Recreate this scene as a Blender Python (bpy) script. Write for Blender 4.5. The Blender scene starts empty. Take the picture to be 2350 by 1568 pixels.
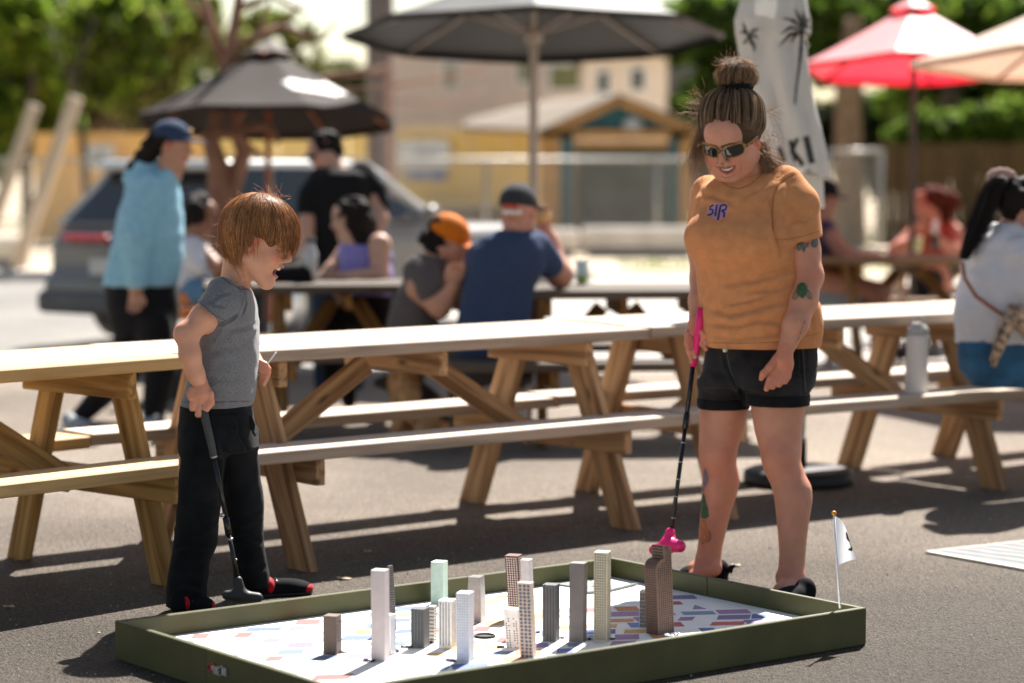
import bpy, math, random
import numpy as np
from mathutils import Vector, Matrix
from mathutils.bvhtree import BVHTree
random.seed(7)
rng = np.random.default_rng(7)
SC = bpy.context.scene
COL = SC.collection
R = math.radians
# ------------------------------------------------------------------ camera
CAM_H, FPX, CX, CY = 1.37, 85 / 36 * 2350, 1175.0, 784.0
PITCH = math.atan(399 / FPX)
cam = bpy.data.cameras.new('camera')
cam.lens = 85; cam.sensor_width = 36; cam.clip_end = 600; cam.clip_start = .1
cam.dof.use_dof = True; cam.dof.focus_distance = 7.15; cam.dof.aperture_fstop = 1.7; cam.dof.aperture_blades = 0
camo = bpy.data.objects.new('camera', cam); COL.objects.link(camo)
camo.location = (0, 0, CAM_H); camo.rotation_euler = (math.pi / 2 - PITCH, 0, 0)
SC.camera = camo
# ------------------------------------------------------------------ light
SUN = Vector((.27, .76, 1)).normalized()
elev = math.asin(SUN.z); azim = math.atan2(SUN.x, SUN.y)
w = bpy.data.worlds.new('World'); SC.world = w; w.use_nodes = True
nt = w.node_tree
sky = nt.nodes.new('ShaderNodeTexSky'); sky.sky_type = 'NISHITA'; sky.sun_disc = False
sky.sun_elevation = elev; sky.sun_rotation = azim; sky.altitude = 1600; sky.air_density = 1.0; sky.dust_density = 3.0
tint = nt.nodes.new('ShaderNodeVectorMath'); tint.operation = 'MULTIPLY'; tint.inputs[1].default_value = (1.16, 1.0, .80)   # the photograph's warm white balance
nt.links.new(sky.outputs[0], tint.inputs[0]); nt.links.new(tint.outputs[0], nt.nodes['Background'].inputs[0]); nt.nodes['Background'].inputs[1].default_value = .06
sl = bpy.data.lights.new('sun', 'SUN'); sl.energy = 5.0; sl.angle = R(.55); sl.color = (1, .955, .89)
so = bpy.data.objects.new('sun', sl); COL.objects.link(so)
so.rotation_euler = SUN.to_track_quat('Z', 'Y').to_euler(); so.location = (5, 10, 20)
SC.view_settings.view_transform = 'Standard'; SC.view_settings.look = 'None'
SC.view_settings.exposure = 1.5; SC.view_settings.gamma = 1; SC.view_settings.use_curve_mapping = False
SC.cycles.use_denoising = True
SC.cycles.max_bounces = 8; SC.cycles.transparent_max_bounces = 12
# ------------------------------------------------------------------ pixel <-> world helpers (survey of the photograph, 2350 px wide)
cp, sp_ = math.cos(PITCH), math.sin(PITCH)
def ray(x, y):
    a, b = (x - CX) / FPX, (CY - y) / FPX
    return np.array([a, cp + b * sp_, -sp_ + b * cp])
def W(x, y, Y):
    r = ray(x, y); t = Y / r[1]
    return np.array([0, 0, CAM_H]) + r * t
def G(x, y, z=0.0):
    r = ray(x, y); t = (z - CAM_H) / r[2]
    return np.array([0, 0, CAM_H]) + r * t
def V(*a): return np.array(a, float)
def unit(v): v = np.asarray(v, float); return v / (np.linalg.norm(v) + 1e-12)
# ------------------------------------------------------------------ tags and linking
def tag(o, label=None, cat=None, group=None, kind=None):
    if label: o['label'] = label
    if cat: o['category'] = cat
    if group: o['group'] = group
    if kind: o['kind'] = kind
    return o
def empty(name, loc, rz=0, **k):
    o = bpy.data.objects.new(name, None); COL.objects.link(o)
    o.location = tuple(loc); o.rotation_euler = (0, 0, rz); o.empty_display_size = .1
    return tag(o, **k)
def inv_of(parent):
    M = Matrix.Identity(4); p = parent
    chain = []
    while p is not None: chain.append(p); p = p.parent
    for q in reversed(chain): M = M @ q.matrix_basis
    return M.inverted()
def link(me, name, parent=None, m=None, world=True, M=None, **k):
    """mesh -> object; world=True: its vertices are world coordinates whatever the parent's transform is"""
    o = bpy.data.objects.new(name, me); COL.objects.link(o)
    if m is not None and not me.materials:
        for q in (m if isinstance(m, (list, tuple)) else [m]): me.materials.append(q)
    o.parent = parent
    T = M if M is not None else Matrix.Identity(4)
    if parent is not None and world: T = inv_of(parent) @ T
    o.matrix_basis = T
    return tag(o, **k)
def qmesh(name, v, f, smooth=False, mi=None, col=None):
    """fast mesh from vertex array and a list of equal-size face arrays"""
    me = bpy.data.meshes.new(name)
    v = np.asarray(v, np.float32)
    fs = [np.asarray(q, np.int32) for q in (f if isinstance(f, list) and len(f) and isinstance(f[0], np.ndarray) and f[0].ndim == 2 else [np.asarray(f, np.int32)])]
    fs = [q for q in fs if len(q)]
    me.vertices.add(len(v)); me.vertices.foreach_set('co', v.ravel())
    nl = sum(q.size for q in fs); npoly = sum(len(q) for q in fs)
    me.loops.add(nl); me.loops.foreach_set('vertex_index', np.concatenate([q.ravel() for q in fs]))
    me.polygons.add(npoly)
    st = []; o = 0
    for q in fs:
        st.append(o + np.arange(len(q)) * q.shape[1]); o += q.size
    me.polygons.foreach_set('loop_start', np.concatenate(st).astype(np.int32))
    me.polygons.foreach_set('use_smooth', np.full(npoly, smooth))
    if mi is not None: me.polygons.foreach_set('material_index', np.asarray(mi, np.int32))
    me.update(calc_edges=True)
    me.validate()
    if col is not None and len(me.vertices) == len(v):
        a = me.color_attributes.new('Col', 'FLOAT_COLOR', 'POINT')
        c = np.ones((len(v), 4), np.float32); c[:, :3] = col
        a.data.foreach_set('color', c.ravel())
    return me
class MB:
    """collects simple solids into one mesh"""
    def __init__(s): s.v = []; s.f4 = []; s.f3 = []; s.m4 = []; s.m3 = []; s.n = 0
    def add(s, v, f, m=0):
        v = np.asarray(v, float); f = np.asarray(f, int) + s.n
        s.v.append(v); s.n += len(v)
        if f.shape[1] == 4: s.f4.append(f); s.m4 += [m] * len(f)
        else: s.f3.append(f); s.m3 += [m] * len(f)
    def box(s, c, h, M=None, m=0, bev=0.0):
        c = np.asarray(c, float); h = np.asarray(h, float)
        if bev <= 0:
            p = np.array([[x, y, z] for x in (-1, 1) for y in (-1, 1) for z in (-1, 1)], float) * h
            if M is not None: p = p @ np.asarray(M).T
            s.add(p + c, [[0, 1, 3, 2], [4, 6, 7, 5], [0, 4, 5, 1], [2, 3, 7, 6], [0, 2, 6, 4], [1, 5, 7, 3]], m)
        else:
            # chamfered on the four long (x) edges and ends
            b = min(bev, h.min() * .9)
            prof = [(h[1] - b, -h[2]), (h[1], -h[2] + b), (h[1], h[2] - b), (h[1] - b, h[2]), (-h[1] + b, h[2]), (-h[1], h[2] - b), (-h[1], -h[2] + b), (-h[1] + b, -h[2])]
            rings = []
            for x, k in ((-h[0], b * .8), (-h[0] + b * .8, 0), (h[0] - b * .8, 0), (h[0], b * .8)):
                rings.append([[x, y - math.copysign(min(k, abs(y)), y), z - math.copysign(min(k, abs(z)), z)] for y, z in prof])
            p = np.array(rings).reshape(-1, 3)
            q = []
            for i in range(3):
                for j in range(8):
                    q.append([i * 8 + j, i * 8 + (j + 1) % 8, (i + 1) * 8 + (j + 1) % 8, (i + 1) * 8 + j])
            for o, fl in ((0, 1), (24, 0)):
                for a in ((0, 1, 2, 3), (0, 3, 4, 7), (4, 5, 6, 7)):
                    a = [o + t for t in a]; q.append(a[::-1] if fl else a)
            if M is not None: p = p @ np.asarray(M).T
            s.add(p + c, q, m)
        return s
    def tube(s, pts, r, n=8, m=0, cap=True):
        pts = np.asarray(pts, float); L = len(pts)
        r = np.broadcast_to(np.asarray(r, float), (L,))
        t = np.gradient(pts, axis=0); t /= (np.linalg.norm(t, axis=1)[:, None] + 1e-12)
        ref = V(0, 0, 1) if abs(t[0][2]) < .9 else V(1, 0, 0)
        vs = []
        u = unit(np.cross(t[0], ref))
        for i in range(L):
            u = unit(u - t[i] * np.dot(u, t[i])); w_ = np.cross(t[i], u)
            a = np.arange(n) * 2 * math.pi / n
            vs.append(pts[i] + r[i] * (np.cos(a)[:, None] * u + np.sin(a)[:, None] * w_))
        v = np.concatenate(vs)
        q = [[i * n + j, i * n + (j + 1) % n, (i + 1) * n + (j + 1) % n, (i + 1) * n + j] for i in range(L - 1) for j in range(n)]
        s.add(v, q, m)
        if cap:
            b = s.n - len(v)
            for o, e, fl in ((b, pts[0], 1), (b + (L - 1) * n, pts[-1], 0)):
                c = s.n; s.v.append(np.array([e])); s.n += 1
                tr = [[o + j, o + (j + 1) % n, c] for j in range(n)]
                s.f3.append(np.array([x[::-1] if fl else x for x in tr])); s.m3 += [m] * n
        return s
    def poly(s, pts, m=0, thick=None):
        """flat quad/tri strip fan polygon"""
        pts = np.asarray(pts, float); n = len(pts)
        s.add(pts, [[0, i, i + 1] for i in range(1, n - 1)], m)
        return s
    def prism(s, pts, d, m=0):
        """polygon (3d, planar, convex) extruded by vector d"""
        a = np.asarray(pts, float); n = len(a); b = a + np.asarray(d)
        s.add(np.vstack([a, b]), [[i, (i + 1) % n, n + (i + 1) % n, n + i] for i in range(n)], m)
        o = s.n - 2 * n
        s.f3.append(np.array([[o, o + i + 1, o + i] for i in range(1, n - 1)])); s.m3 += [m] * (n - 2)
        s.f3.append(np.array([[o + n, o + n + i, o + n + i + 1] for i in range(1, n - 1)])); s.m3 += [m] * (n - 2)
        return s
    def mesh(s, name, smooth=False):
        v = np.concatenate(s.v)
        fs = [np.concatenate(q) for q in (s.f4, s.f3) if q]
        return qmesh(name, v, fs, smooth, s.m4 + s.m3)
    def build(s, name, m, parent=None, smooth=False, **k):
        return link(s.mesh(name, smooth), name, parent, m, **k)
def rotz(a): c, s = math.cos(a), math.sin(a); return np.array([[c, -s, 0], [s, c, 0], [0, 0, 1.]])
def frame(xa, up=(0, 0, 1)):
    x = unit(xa); z = unit(np.asarray(up, float) - x * np.dot(up, x)); y = np.cross(z, x)
    return np.array([x, y, z]).T
# ------------------------------------------------------------------ materials
MATS = {}
def srgb(h):
    h = h.lstrip('#'); c = [int(h[i:i + 2], 16) / 255 for i in (0, 2, 4)]
    return tuple(x / 12.92 if x <= .04045 else ((x + .055) / 1.055) ** 2.4 for x in c)
def mat(name, col=(.5, .5, .5), rough=.7, var=.15, vs=6., bump=0., bs=60., attr=False, metal=0., spec=.4, sheen=0., trans=0., detail=6, stretch=(1, 1, 1), coat=0., emis=None, sss=0., randobj=0.):
    if name in MATS: return MATS[name]
    m = bpy.data.materials.new(name); m.use_nodes = True; n = m.node_tree; N = n.nodes; Lk = n.links
    b = N['Principled BSDF']
    tc = N.new('ShaderNodeTexCoord'); mp = N.new('ShaderNodeMapping'); mp.inputs['Scale'].default_value = stretch
    Lk.new(tc.outputs['Object'], mp.inputs[0])
    ns = N.new('ShaderNodeTexNoise'); ns.inputs['Scale'].default_value = vs; ns.inputs['Detail'].default_value = detail
    Lk.new(mp.outputs[0], ns.inputs['Vector'])
    mr = N.new('ShaderNodeMapRange'); mr.inputs[1].default_value = .3; mr.inputs[2].default_value = .7
    mr.inputs[3].default_value = 1 - var; mr.inputs[4].default_value = 1 + var
    Lk.new(ns.outputs[0], mr.inputs[0])
    mx = N.new('ShaderNodeVectorMath'); mx.operation = 'SCALE'
    if attr:
        at = N.new('ShaderNodeAttribute'); at.attribute_name = 'Col'; Lk.new(at.outputs['Color'], mx.inputs[0])
    else: mx.inputs[0].default_value = col[:3]
    if randobj:
        oi = N.new('ShaderNodeObjectInfo'); m2 = N.new('ShaderNodeMapRange'); m2.inputs[3].default_value = 1 - randobj; m2.inputs[4].default_value = 1 + randobj
        Lk.new(oi.outputs['Random'], m2.inputs[0]); mm = N.new('ShaderNodeMath'); mm.operation = 'MULTIPLY'
        Lk.new(mr.outputs[0], mm.inputs[0]); Lk.new(m2.outputs[0], mm.inputs[1]); Lk.new(mm.outputs[0], mx.inputs['Scale'])
    else: Lk.new(mr.outputs[0], mx.inputs['Scale'])
    Lk.new(mx.outputs[0], b.inputs['Base Color'])
    b.inputs['Roughness'].default_value = rough; b.inputs['Metallic'].default_value = metal
    b.inputs['Specular IOR Level'].default_value = spec
    b.inputs['Sheen Weight'].default_value = sheen
    b.inputs['Coat Weight'].default_value = coat
    if sss: b.inputs['Subsurface Weight'].default_value = sss; b.inputs['Subsurface Radius'].default_value = (1, .35, .2); b.inputs['Subsurface Scale'].default_value = .012
    if bump:
        n2 = N.new('ShaderNodeTexNoise'); n2.inputs['Scale'].default_value = bs; n2.inputs['Detail'].default_value = 4
        Lk.new(mp.outputs[0], n2.inputs['Vector'])
        bp = N.new('ShaderNodeBump'); bp.inputs['Strength'].default_value = bump; bp.inputs['Distance'].default_value = .004
        Lk.new(n2.outputs[0], bp.inputs['Height']); Lk.new(bp.outputs[0], b.inputs['Normal'])
    if trans:
        tr = N.new('ShaderNodeBsdfTranslucent'); ms = N.new('ShaderNodeMixShader'); ms.inputs[0].default_value = trans
        Lk.new(mx.outputs[0], tr.inputs[0]); Lk.new(b.outputs[0], ms.inputs[1]); Lk.new(tr.outputs[0], ms.inputs[2])
        Lk.new(ms.outputs[0], N['Material Output'].inputs[0])
    MATS[name] = m
    return m
def wood(name, base, dark, rough=.65, scale=1.0, worn=None, wornamt=0.):
    """board timber: grain runs along the object's own x axis"""
    if name in MATS: return MATS[name]
    m = bpy.data.materials.new(name); m.use_nodes = True; n = m.node_tree; N = n.nodes; Lk = n.links; b = N['Principled BSDF']
    tc = N.new('ShaderNodeTexCoord'); oi = N.new('ShaderNodeObjectInfo')
    va = N.new('ShaderNodeVectorMath'); va.operation = 'MULTIPLY_ADD'
    rv = N.new('ShaderNodeCombineXYZ')
    for i in range(3): Lk.new(oi.outputs['Random'], rv.inputs[i])
    va.inputs[1].default_value = (7.3, 11.1, 5.7); Lk.new(rv.outputs[0], va.inputs[0]); Lk.new(tc.outputs['Object'], va.inputs[2])
    mp = N.new('ShaderNodeMapping'); mp.inputs['Scale'].default_value = (.9 * scale, 15 * scale, 15 * scale); Lk.new(va.outputs[0], mp.inputs[0])
    g = N.new('ShaderNodeTexNoise'); g.inputs['Scale'].default_value = 1.6; g.inputs['Detail'].default_value = 8; g.inputs['Distortion'].default_value = .8; Lk.new(mp.outputs[0], g.inputs['Vector'])
    mp2 = N.new('ShaderNodeMapping'); mp2.inputs['Scale'].default_value = (3.2, 9, 9); Lk.new(va.outputs[0], mp2.inputs[0])
    k = N.new('ShaderNodeTexVoronoi'); k.inputs['Scale'].default_value = 1.0; Lk.new(mp2.outputs[0], k.inputs['Vector'])
    kr = N.new('ShaderNodeMapRange'); kr.inputs[1].default_value = .03; kr.inputs[2].default_value = .14; kr.inputs[3].default_value = .75; kr.inputs[4].default_value = 0; Lk.new(k.outputs['Distance'], kr.inputs[0])
    cr = N.new('ShaderNodeValToRGB'); cr.color_ramp.elements[0].position = .36; cr.color_ramp.elements[1].position = .58
    cr.color_ramp.elements[0].color = (*dark, 1); cr.color_ramp.elements[1].color = (*base, 1); Lk.new(g.outputs[0], cr.inputs[0])
    mk = N.new('ShaderNodeMix'); mk.data_type = 'RGBA'; mk.inputs['B'].default_value = (dark[0] * .3, dark[1] * .25, dark[2] * .22, 1)
    Lk.new(kr.outputs[0], mk.inputs['Factor']); Lk.new(cr.outputs[0], mk.inputs['A'])
    out = mk.outputs['Result']
    if worn is not None:
        geo = N.new('ShaderNodeNewGeometry'); sx = N.new('ShaderNodeSeparateXYZ'); Lk.new(geo.outputs['Normal'], sx.inputs[0])
        mw = N.new('ShaderNodeMapRange'); mw.inputs[1].default_value = .2; mw.inputs[2].default_value = .8; mw.inputs[3].default_value = wornamt * .35; mw.inputs[4].default_value = wornamt
        Lk.new(sx.outputs[2], mw.inputs[0])
        mz = N.new('ShaderNodeMix'); mz.data_type = 'RGBA'; mz.inputs['B'].default_value = (*worn, 1); Lk.new(mw.outputs[0], mz.inputs['Factor']); Lk.new(out, mz.inputs['A']); out = mz.outputs['Result']
    m2 = N.new('ShaderNodeMapRange'); m2.inputs[3].default_value = .82; m2.inputs[4].default_value = 1.15; Lk.new(oi.outputs['Random'], m2.inputs[0])
    sc = N.new('ShaderNodeVectorMath'); sc.operation = 'SCALE'; Lk.new(out, sc.inputs[0]); Lk.new(m2.outputs[0], sc.inputs['Scale'])
    Lk.new(sc.outputs[0], b.inputs['Base Color'])
    b.inputs['Roughness'].default_value = rough; b.inputs['Specular IOR Level'].default_value = .15
    bp = N.new('ShaderNodeBump'); bp.inputs['Strength'].default_value = .5; bp.inputs['Distance'].default_value = .003
    Lk.new(g.outputs[0], bp.inputs['Height']); Lk.new(bp.outputs[0], b.inputs['Normal'])
    MATS[name] = m
    return m
# ------------------------------------------------------------------ noise (numpy)
_LAT = rng.random((24, 24, 24)).astype(np.float32) * 2 - 1
def vnoise(p, scale, off=0.):
    q = np.asarray(p) * scale + off; i = np.floor(q).astype(int); f = q - i; f = f * f * (3 - 2 * f)
    out = 0
    for dx in (0, 1):
        for dy in (0, 1):
            for dz in (0, 1):
                wgt = (f[:, 0] if dx else 1 - f[:, 0]) * (f[:, 1] if dy else 1 - f[:, 1]) * (f[:, 2] if dz else 1 - f[:, 2])
                out = out + wgt * _LAT[(i[:, 0] + dx) % 24, (i[:, 1] + dy) % 24, (i[:, 2] + dz) % 24]
    return out
# ------------------------------------------------------------------ implicit surfaces
def _smin(a, b, k):
    if k <= 0: return np.minimum(a, b)
    h = np.maximum(k - np.abs(a - b), 0) / k
    return np.minimum(a, b) - h * h * k * .25
class SDF:
    def __init__(s): s.p = []
    def cone(s, a, b, ra, rb=None, k=.012, op=1, sq=None):
        a = np.asarray(a, float); b = np.asarray(b, float); rb = ra if rb is None else rb
        m = max(ra, rb) * (1 if sq is None else max(1, 1 / sq[1]))
        s.p.append(('c', (a, b, ra, rb, sq), k, op, np.minimum(a, b) - m, np.maximum(a, b) + m)); return s
    def chain(s, pts, rs, k=.012, op=1):
        for i in range(len(pts) - 1): s.cone(pts[i], pts[i + 1], rs[i], rs[i + 1], k, op)
        return s
    def ell(s, c, r, M=None, k=.012, op=1):
        c = np.asarray(c, float); r = np.asarray(r, float) * np.ones(3); M = np.eye(3) if M is None else np.asarray(M)
        e = np.abs(M) @ r
        s.p.append(('e', (c, r, M), k, op, c - e, c + e)); return s
    def box(s, c, h, M=None, rd=.005, k=.0, op=1):
        c = np.asarray(c, float); h = np.asarray(h, float); M = np.eye(3) if M is None else np.asarray(M)
        e = np.abs(M) @ h
        s.p.append(('b', (c, h, M, rd), k, op, c - e, c + e)); return s
    def stack(s, rows, k=.012, op=1, pw=2.0, sm=.03):
        """rows: (z, cx, cy, rx, ry)"""
        q = np.array(sorted(rows, key=lambda t: t[0]), float)
        z = np.linspace(q[0, 0], q[-1, 0], 96); T = np.stack([np.interp(z, q[:, 0], q[:, i]) for i in range(1, 5)], 1)
        n = max(1, int(sm / max(z[1] - z[0], 1e-6)))
        if n > 1:
            ker = np.hanning(n + 2)[1:-1]; ker /= ker.sum()
            T = np.stack([np.convolve(np.pad(T[:, i], (n, n), 'edge'), ker, 'same')[n:-n] for i in range(4)], 1)
        lo = np.array([(T[:, 0] - T[:, 2]).min(), (T[:, 1] - T[:, 3]).min(), z[0]]); hi = np.array([(T[:, 0] + T[:, 2]).max(), (T[:, 1] + T[:, 3]).max(), z[-1]])
        s.p.append(('s', (z, T, pw), k, op, lo, hi)); return s
    def _ev(s, t, a, X, Y, Z):
        if t == 'c':
            A, B, ra, rb, sq = a
            d = B - A
            PX, PY, PZ = X - A[0], Y - A[1], Z - A[2]
            if sq is not None:
                ax, f = unit(sq[0]), sq[1]
                dt = PX * ax[0] + PY * ax[1] + PZ * ax[2]
                PX, PY, PZ = PX + dt * (f - 1) * ax[0], PY + dt * (f - 1) * ax[1], PZ + dt * (f - 1) * ax[2]
                d = d + np.dot(d, ax) * (f - 1) * ax
            L2 = float(d @ d) + 1e-12
            t_ = np.clip((PX * d[0] + PY * d[1] + PZ * d[2]) / L2, 0, 1)
            return np.sqrt((PX - t_ * d[0]) ** 2 + (PY - t_ * d[1]) ** 2 + (PZ - t_ * d[2]) ** 2) - (ra + (rb - ra) * t_)
        if t == 'e':
            c, r, M = a
            PX, PY, PZ = X - c[0], Y - c[1], Z - c[2]
            q = [PX * M[0, i] + PY * M[1, i] + PZ * M[2, i] for i in range(3)]
            k0 = np.sqrt(sum((q[i] / r[i]) ** 2 for i in range(3))); k1 = np.sqrt(sum((q[i] / r[i] ** 2) ** 2 for i in range(3))) + 1e-9
            return k0 * (k0 - 1) / k1
        if t == 'b':
            c, h, M, rd = a
            PX, PY, PZ = X - c[0], Y - c[1], Z - c[2]
            q = [np.abs(PX * M[0, i] + PY * M[1, i] + PZ * M[2, i]) - (h[i] - rd) for i in range(3)]
            return np.sqrt(sum(np.maximum(u, 0) ** 2 for u in q)) + np.minimum(np.maximum(np.maximum(q[0], q[1]), q[2]), 0) - rd
        z, T, pw = a
        zz = Z[0, 0]
        cx, cy, rx, ry = (np.interp(zz, z, T[:, i])[None, None, :] for i in range(4))
        u = np.abs((X - cx) / rx); v = np.abs((Y - cy) / ry)
        k0 = (u ** pw + v ** pw) ** (1 / pw)
        d = (k0 - 1) * np.minimum(rx, ry) * (np.where(k0 > 1, 1.0, 1.0))
        dz = np.maximum(z[0] - zz, zz - z[-1])[None, None, :]
        return np.where((d > 0) & (dz > 0), np.sqrt(np.maximum(d, 0) ** 2 + np.maximum(dz, 0) ** 2), np.maximum(d, dz))
    def mesh(s, h, smooth=2, fn=None):
        pos = [q for q in s.p if q[3] > 0]
        lo = np.min([q[4] for q in pos], 0) - 4 * h; hi = np.max([q[5] for q in pos], 0) + 4 * h
        n = np.ceil((hi - lo) / h).astype(int) + 1
        ax = [(lo[i] + h * np.arange(n[i])).astype(np.float32) for i in range(3)]
        F = np.full(n, .2, np.float32)
        for t, a, k, op, l, u in s.p:
            pad = k + 3 * h
            i0 = np.clip(np.floor((l - pad - lo) / h).astype(int), 0, n); i1 = np.clip(np.ceil((u + pad - lo) / h).astype(int) + 1, 0, n)
            if (i1 <= i0).any(): continue
            sl_ = tuple(slice(i0[i], i1[i]) for i in range(3))
            X = ax[0][sl_[0]][:, None, None]; Y = ax[1][sl_[1]][None, :, None]; Z = ax[2][sl_[2]][None, None, :]
            d = s._ev(t, a, X, Y, Z).astype(np.float32)
            F[sl_] = _smin(F[sl_], d, k) if op > 0 else -_smin(-F[sl_], d, k)
        F[0] = F[-1] = .1; F[:, 0] = F[:, -1] = .1; F[:, :, 0] = F[:, :, -1] = .1
        v, f = nets(F, lo, h)
        return relax(v, f, smooth), f
def nets(F, lo, h):
    S = F < 0
    nx, ny, nz = F.shape
    c = np.zeros((nx - 1, ny - 1, nz - 1), np.int8)
    for dx in (0, 1):
        for dy in (0, 1):
            for dz in (0, 1): c += S[dx:nx - 1 + dx, dy:ny - 1 + dy, dz:nz - 1 + dz]
    I = np.argwhere((c > 0) & (c < 8))
    idx = np.full(c.shape, -1, np.int32); idx[I[:, 0], I[:, 1], I[:, 2]] = np.arange(len(I))
    acc = np.zeros((len(I), 3)); cnt = np.zeros(len(I))
    for axis in range(3):
        o = [a for a in range(3) if a != axis]
        for p in (0, 1):
            for q in (0, 1):
                A = I.copy(); A[:, o[0]] += p; A[:, o[1]] += q; B = A.copy(); B[:, axis] += 1
                fa = F[A[:, 0], A[:, 1], A[:, 2]]; fb = F[B[:, 0], B[:, 1], B[:, 2]]
                m = (fa < 0) != (fb < 0)
                t = np.where(m, fa / np.where(m, fa - fb, 1), 0)
                P = A.astype(float); P[:, axis] += t
                acc[m] += P[m]; cnt[m] += 1
    v = lo + h * acc / cnt[:, None]
    fs = []
    for axis in range(3):
        a0 = [slice(None)] * 3; a1 = [slice(None)] * 3
        a0[axis] = slice(0, -1); a1[axis] = slice(1, None)
        E = np.argwhere(S[tuple(a0)] != S[tuple(a1)])
        o = [(axis + 1) % 3, (axis + 2) % 3]
        ok = (E[:, o[0]] > 0) & (E[:, o[1]] > 0) & (E[:, o[0]] < F.shape[o[0]] - 1) & (E[:, o[1]] < F.shape[o[1]] - 1); E = E[ok]
        q = []
        for p, r_ in ((1, 1), (0, 1), (0, 0), (1, 0)):
            A = E.copy(); A[:, o[0]] -= p; A[:, o[1]] -= r_; q.append(idx[A[:, 0], A[:, 1], A[:, 2]])
        q = np.stack(q, 1)
        ins = S[E[:, 0], E[:, 1], E[:, 2]]
        q[~ins] = q[~ins][:, ::-1]
        fs.append(q)
    f = np.concatenate(fs)
    return v, f[(f >= 0).all(1)]
def relax(v, f, it):
    if it <= 0: return v
    e = np.concatenate([f[:, [0, 1]], f[:, [1, 2]], f[:, [2, 3]], f[:, [3, 0]]])
    for _ in range(it):
        acc = np.zeros_like(v); cnt = np.bincount(e[:, 0], minlength=len(v)).astype(float)
        for i in range(3): acc[:, i] = np.bincount(e[:, 0], v[e[:, 1], i], len(v)) + np.bincount(e[:, 1], v[e[:, 0], i], len(v))
        cnt = cnt + np.bincount(e[:, 1], minlength=len(v))
        v = v * .5 + .5 * acc / np.maximum(cnt, 1)[:, None]
    return v
def vnormals(v, f):
    n = np.cross(v[f[:, 2]] - v[f[:, 0]], v[f[:, 3]] - v[f[:, 1]])
    o = np.zeros_like(v)
    for i in range(3):
        for j in range(4): o[:, i] += np.bincount(f[:, j], n[:, i], len(v))
    return o / (np.linalg.norm(o, axis=1)[:, None] + 1e-12)
def px_of(v):
    """world points -> photo pixels (2350 wide)"""
    p = np.asarray(v) - np.array([0, 0, CAM_H])
    dep = p[:, 1] * cp - p[:, 2] * sp_; up = p[:, 1] * sp_ + p[:, 2] * cp
    return np.stack([CX + FPX * p[:, 0] / dep, CY - FPX * up / dep], 1)
def joinv(parts):
    vs, fs, cs, n = [], [], [], 0
    for q in parts:
        vs.append(q[0]); fs.append(q[1] + n); n += len(q[0])
        if len(q) > 2: cs.append(q[2])
    return np.concatenate(vs), np.concatenate(fs), (np.concatenate(cs) if cs else None)
def folds(v, f, base, lines=(), amp=.0012, scale=14, off=0.):
    """cloth relief: fine crumple plus the creases listed as photo polylines (pts, width_px, depth_m)"""
    n = vnormals(v, f)
    d = amp * (vnoise(v, scale, off) + .6 * vnoise(v, scale * 2.3, off + 3))
    P = px_of(v); front = n[:, 1] < .3
    for pts, wd, dp in lines:
        pts = np.asarray(pts, float); best = np.full(len(v), 1e9); sg = np.zeros(len(v)); tt = np.zeros(len(v))
        for i in range(len(pts) - 1):
            a, b = pts[i], pts[i + 1]; e = b - a; L = (e @ e) ** .5
            t = np.clip(((P - a) @ e) / (L * L), 0, 1); q = P - a - t[:, None] * e
            dd = np.hypot(q[:, 0], q[:, 1]); m = dd < best
            best = np.where(m, dd, best); sg = np.where(m, np.sign(e[0] * q[:, 1] - e[1] * q[:, 0]), sg); tt = np.where(m, (i + t) / (len(pts) - 1), tt)
        env = np.clip(np.minimum(tt, 1 - tt) * 5, 0, 1) * front
        d += env * dp * (-np.exp(-(best / wd) ** 2) + .75 * np.exp(-((best - 1.9 * wd) / (1.1 * wd)) ** 2) * (.6 + .4 * sg))
    return v + n * d[:, None]
class Fig:
    def __init__(s, Y0): s.Y = Y0
    def P(s, x, y, d=0.): return W(x, y, s.Y + d)
    def r(s, px, d=0.): return px * (s.Y + d) / FPX
    def rows(s, L, d=0., ry=1.0, grow=0.):
        """(y, xl, xr[, d[, ry]]) -> stack rows"""
        out = []
        for q in L:
            y, xl, xr = q[:3]; dd = q[3] if len(q) > 3 else d; rr = q[4] if len(q) > 4 else None
            c = s.P((xl + xr) / 2, y, dd); rx = s.r((xr - xl) / 2, dd) + grow
            out.append((c[2], c[0], c[1], rx, (rr + grow) if rr else rx * ry))
        return out
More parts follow.
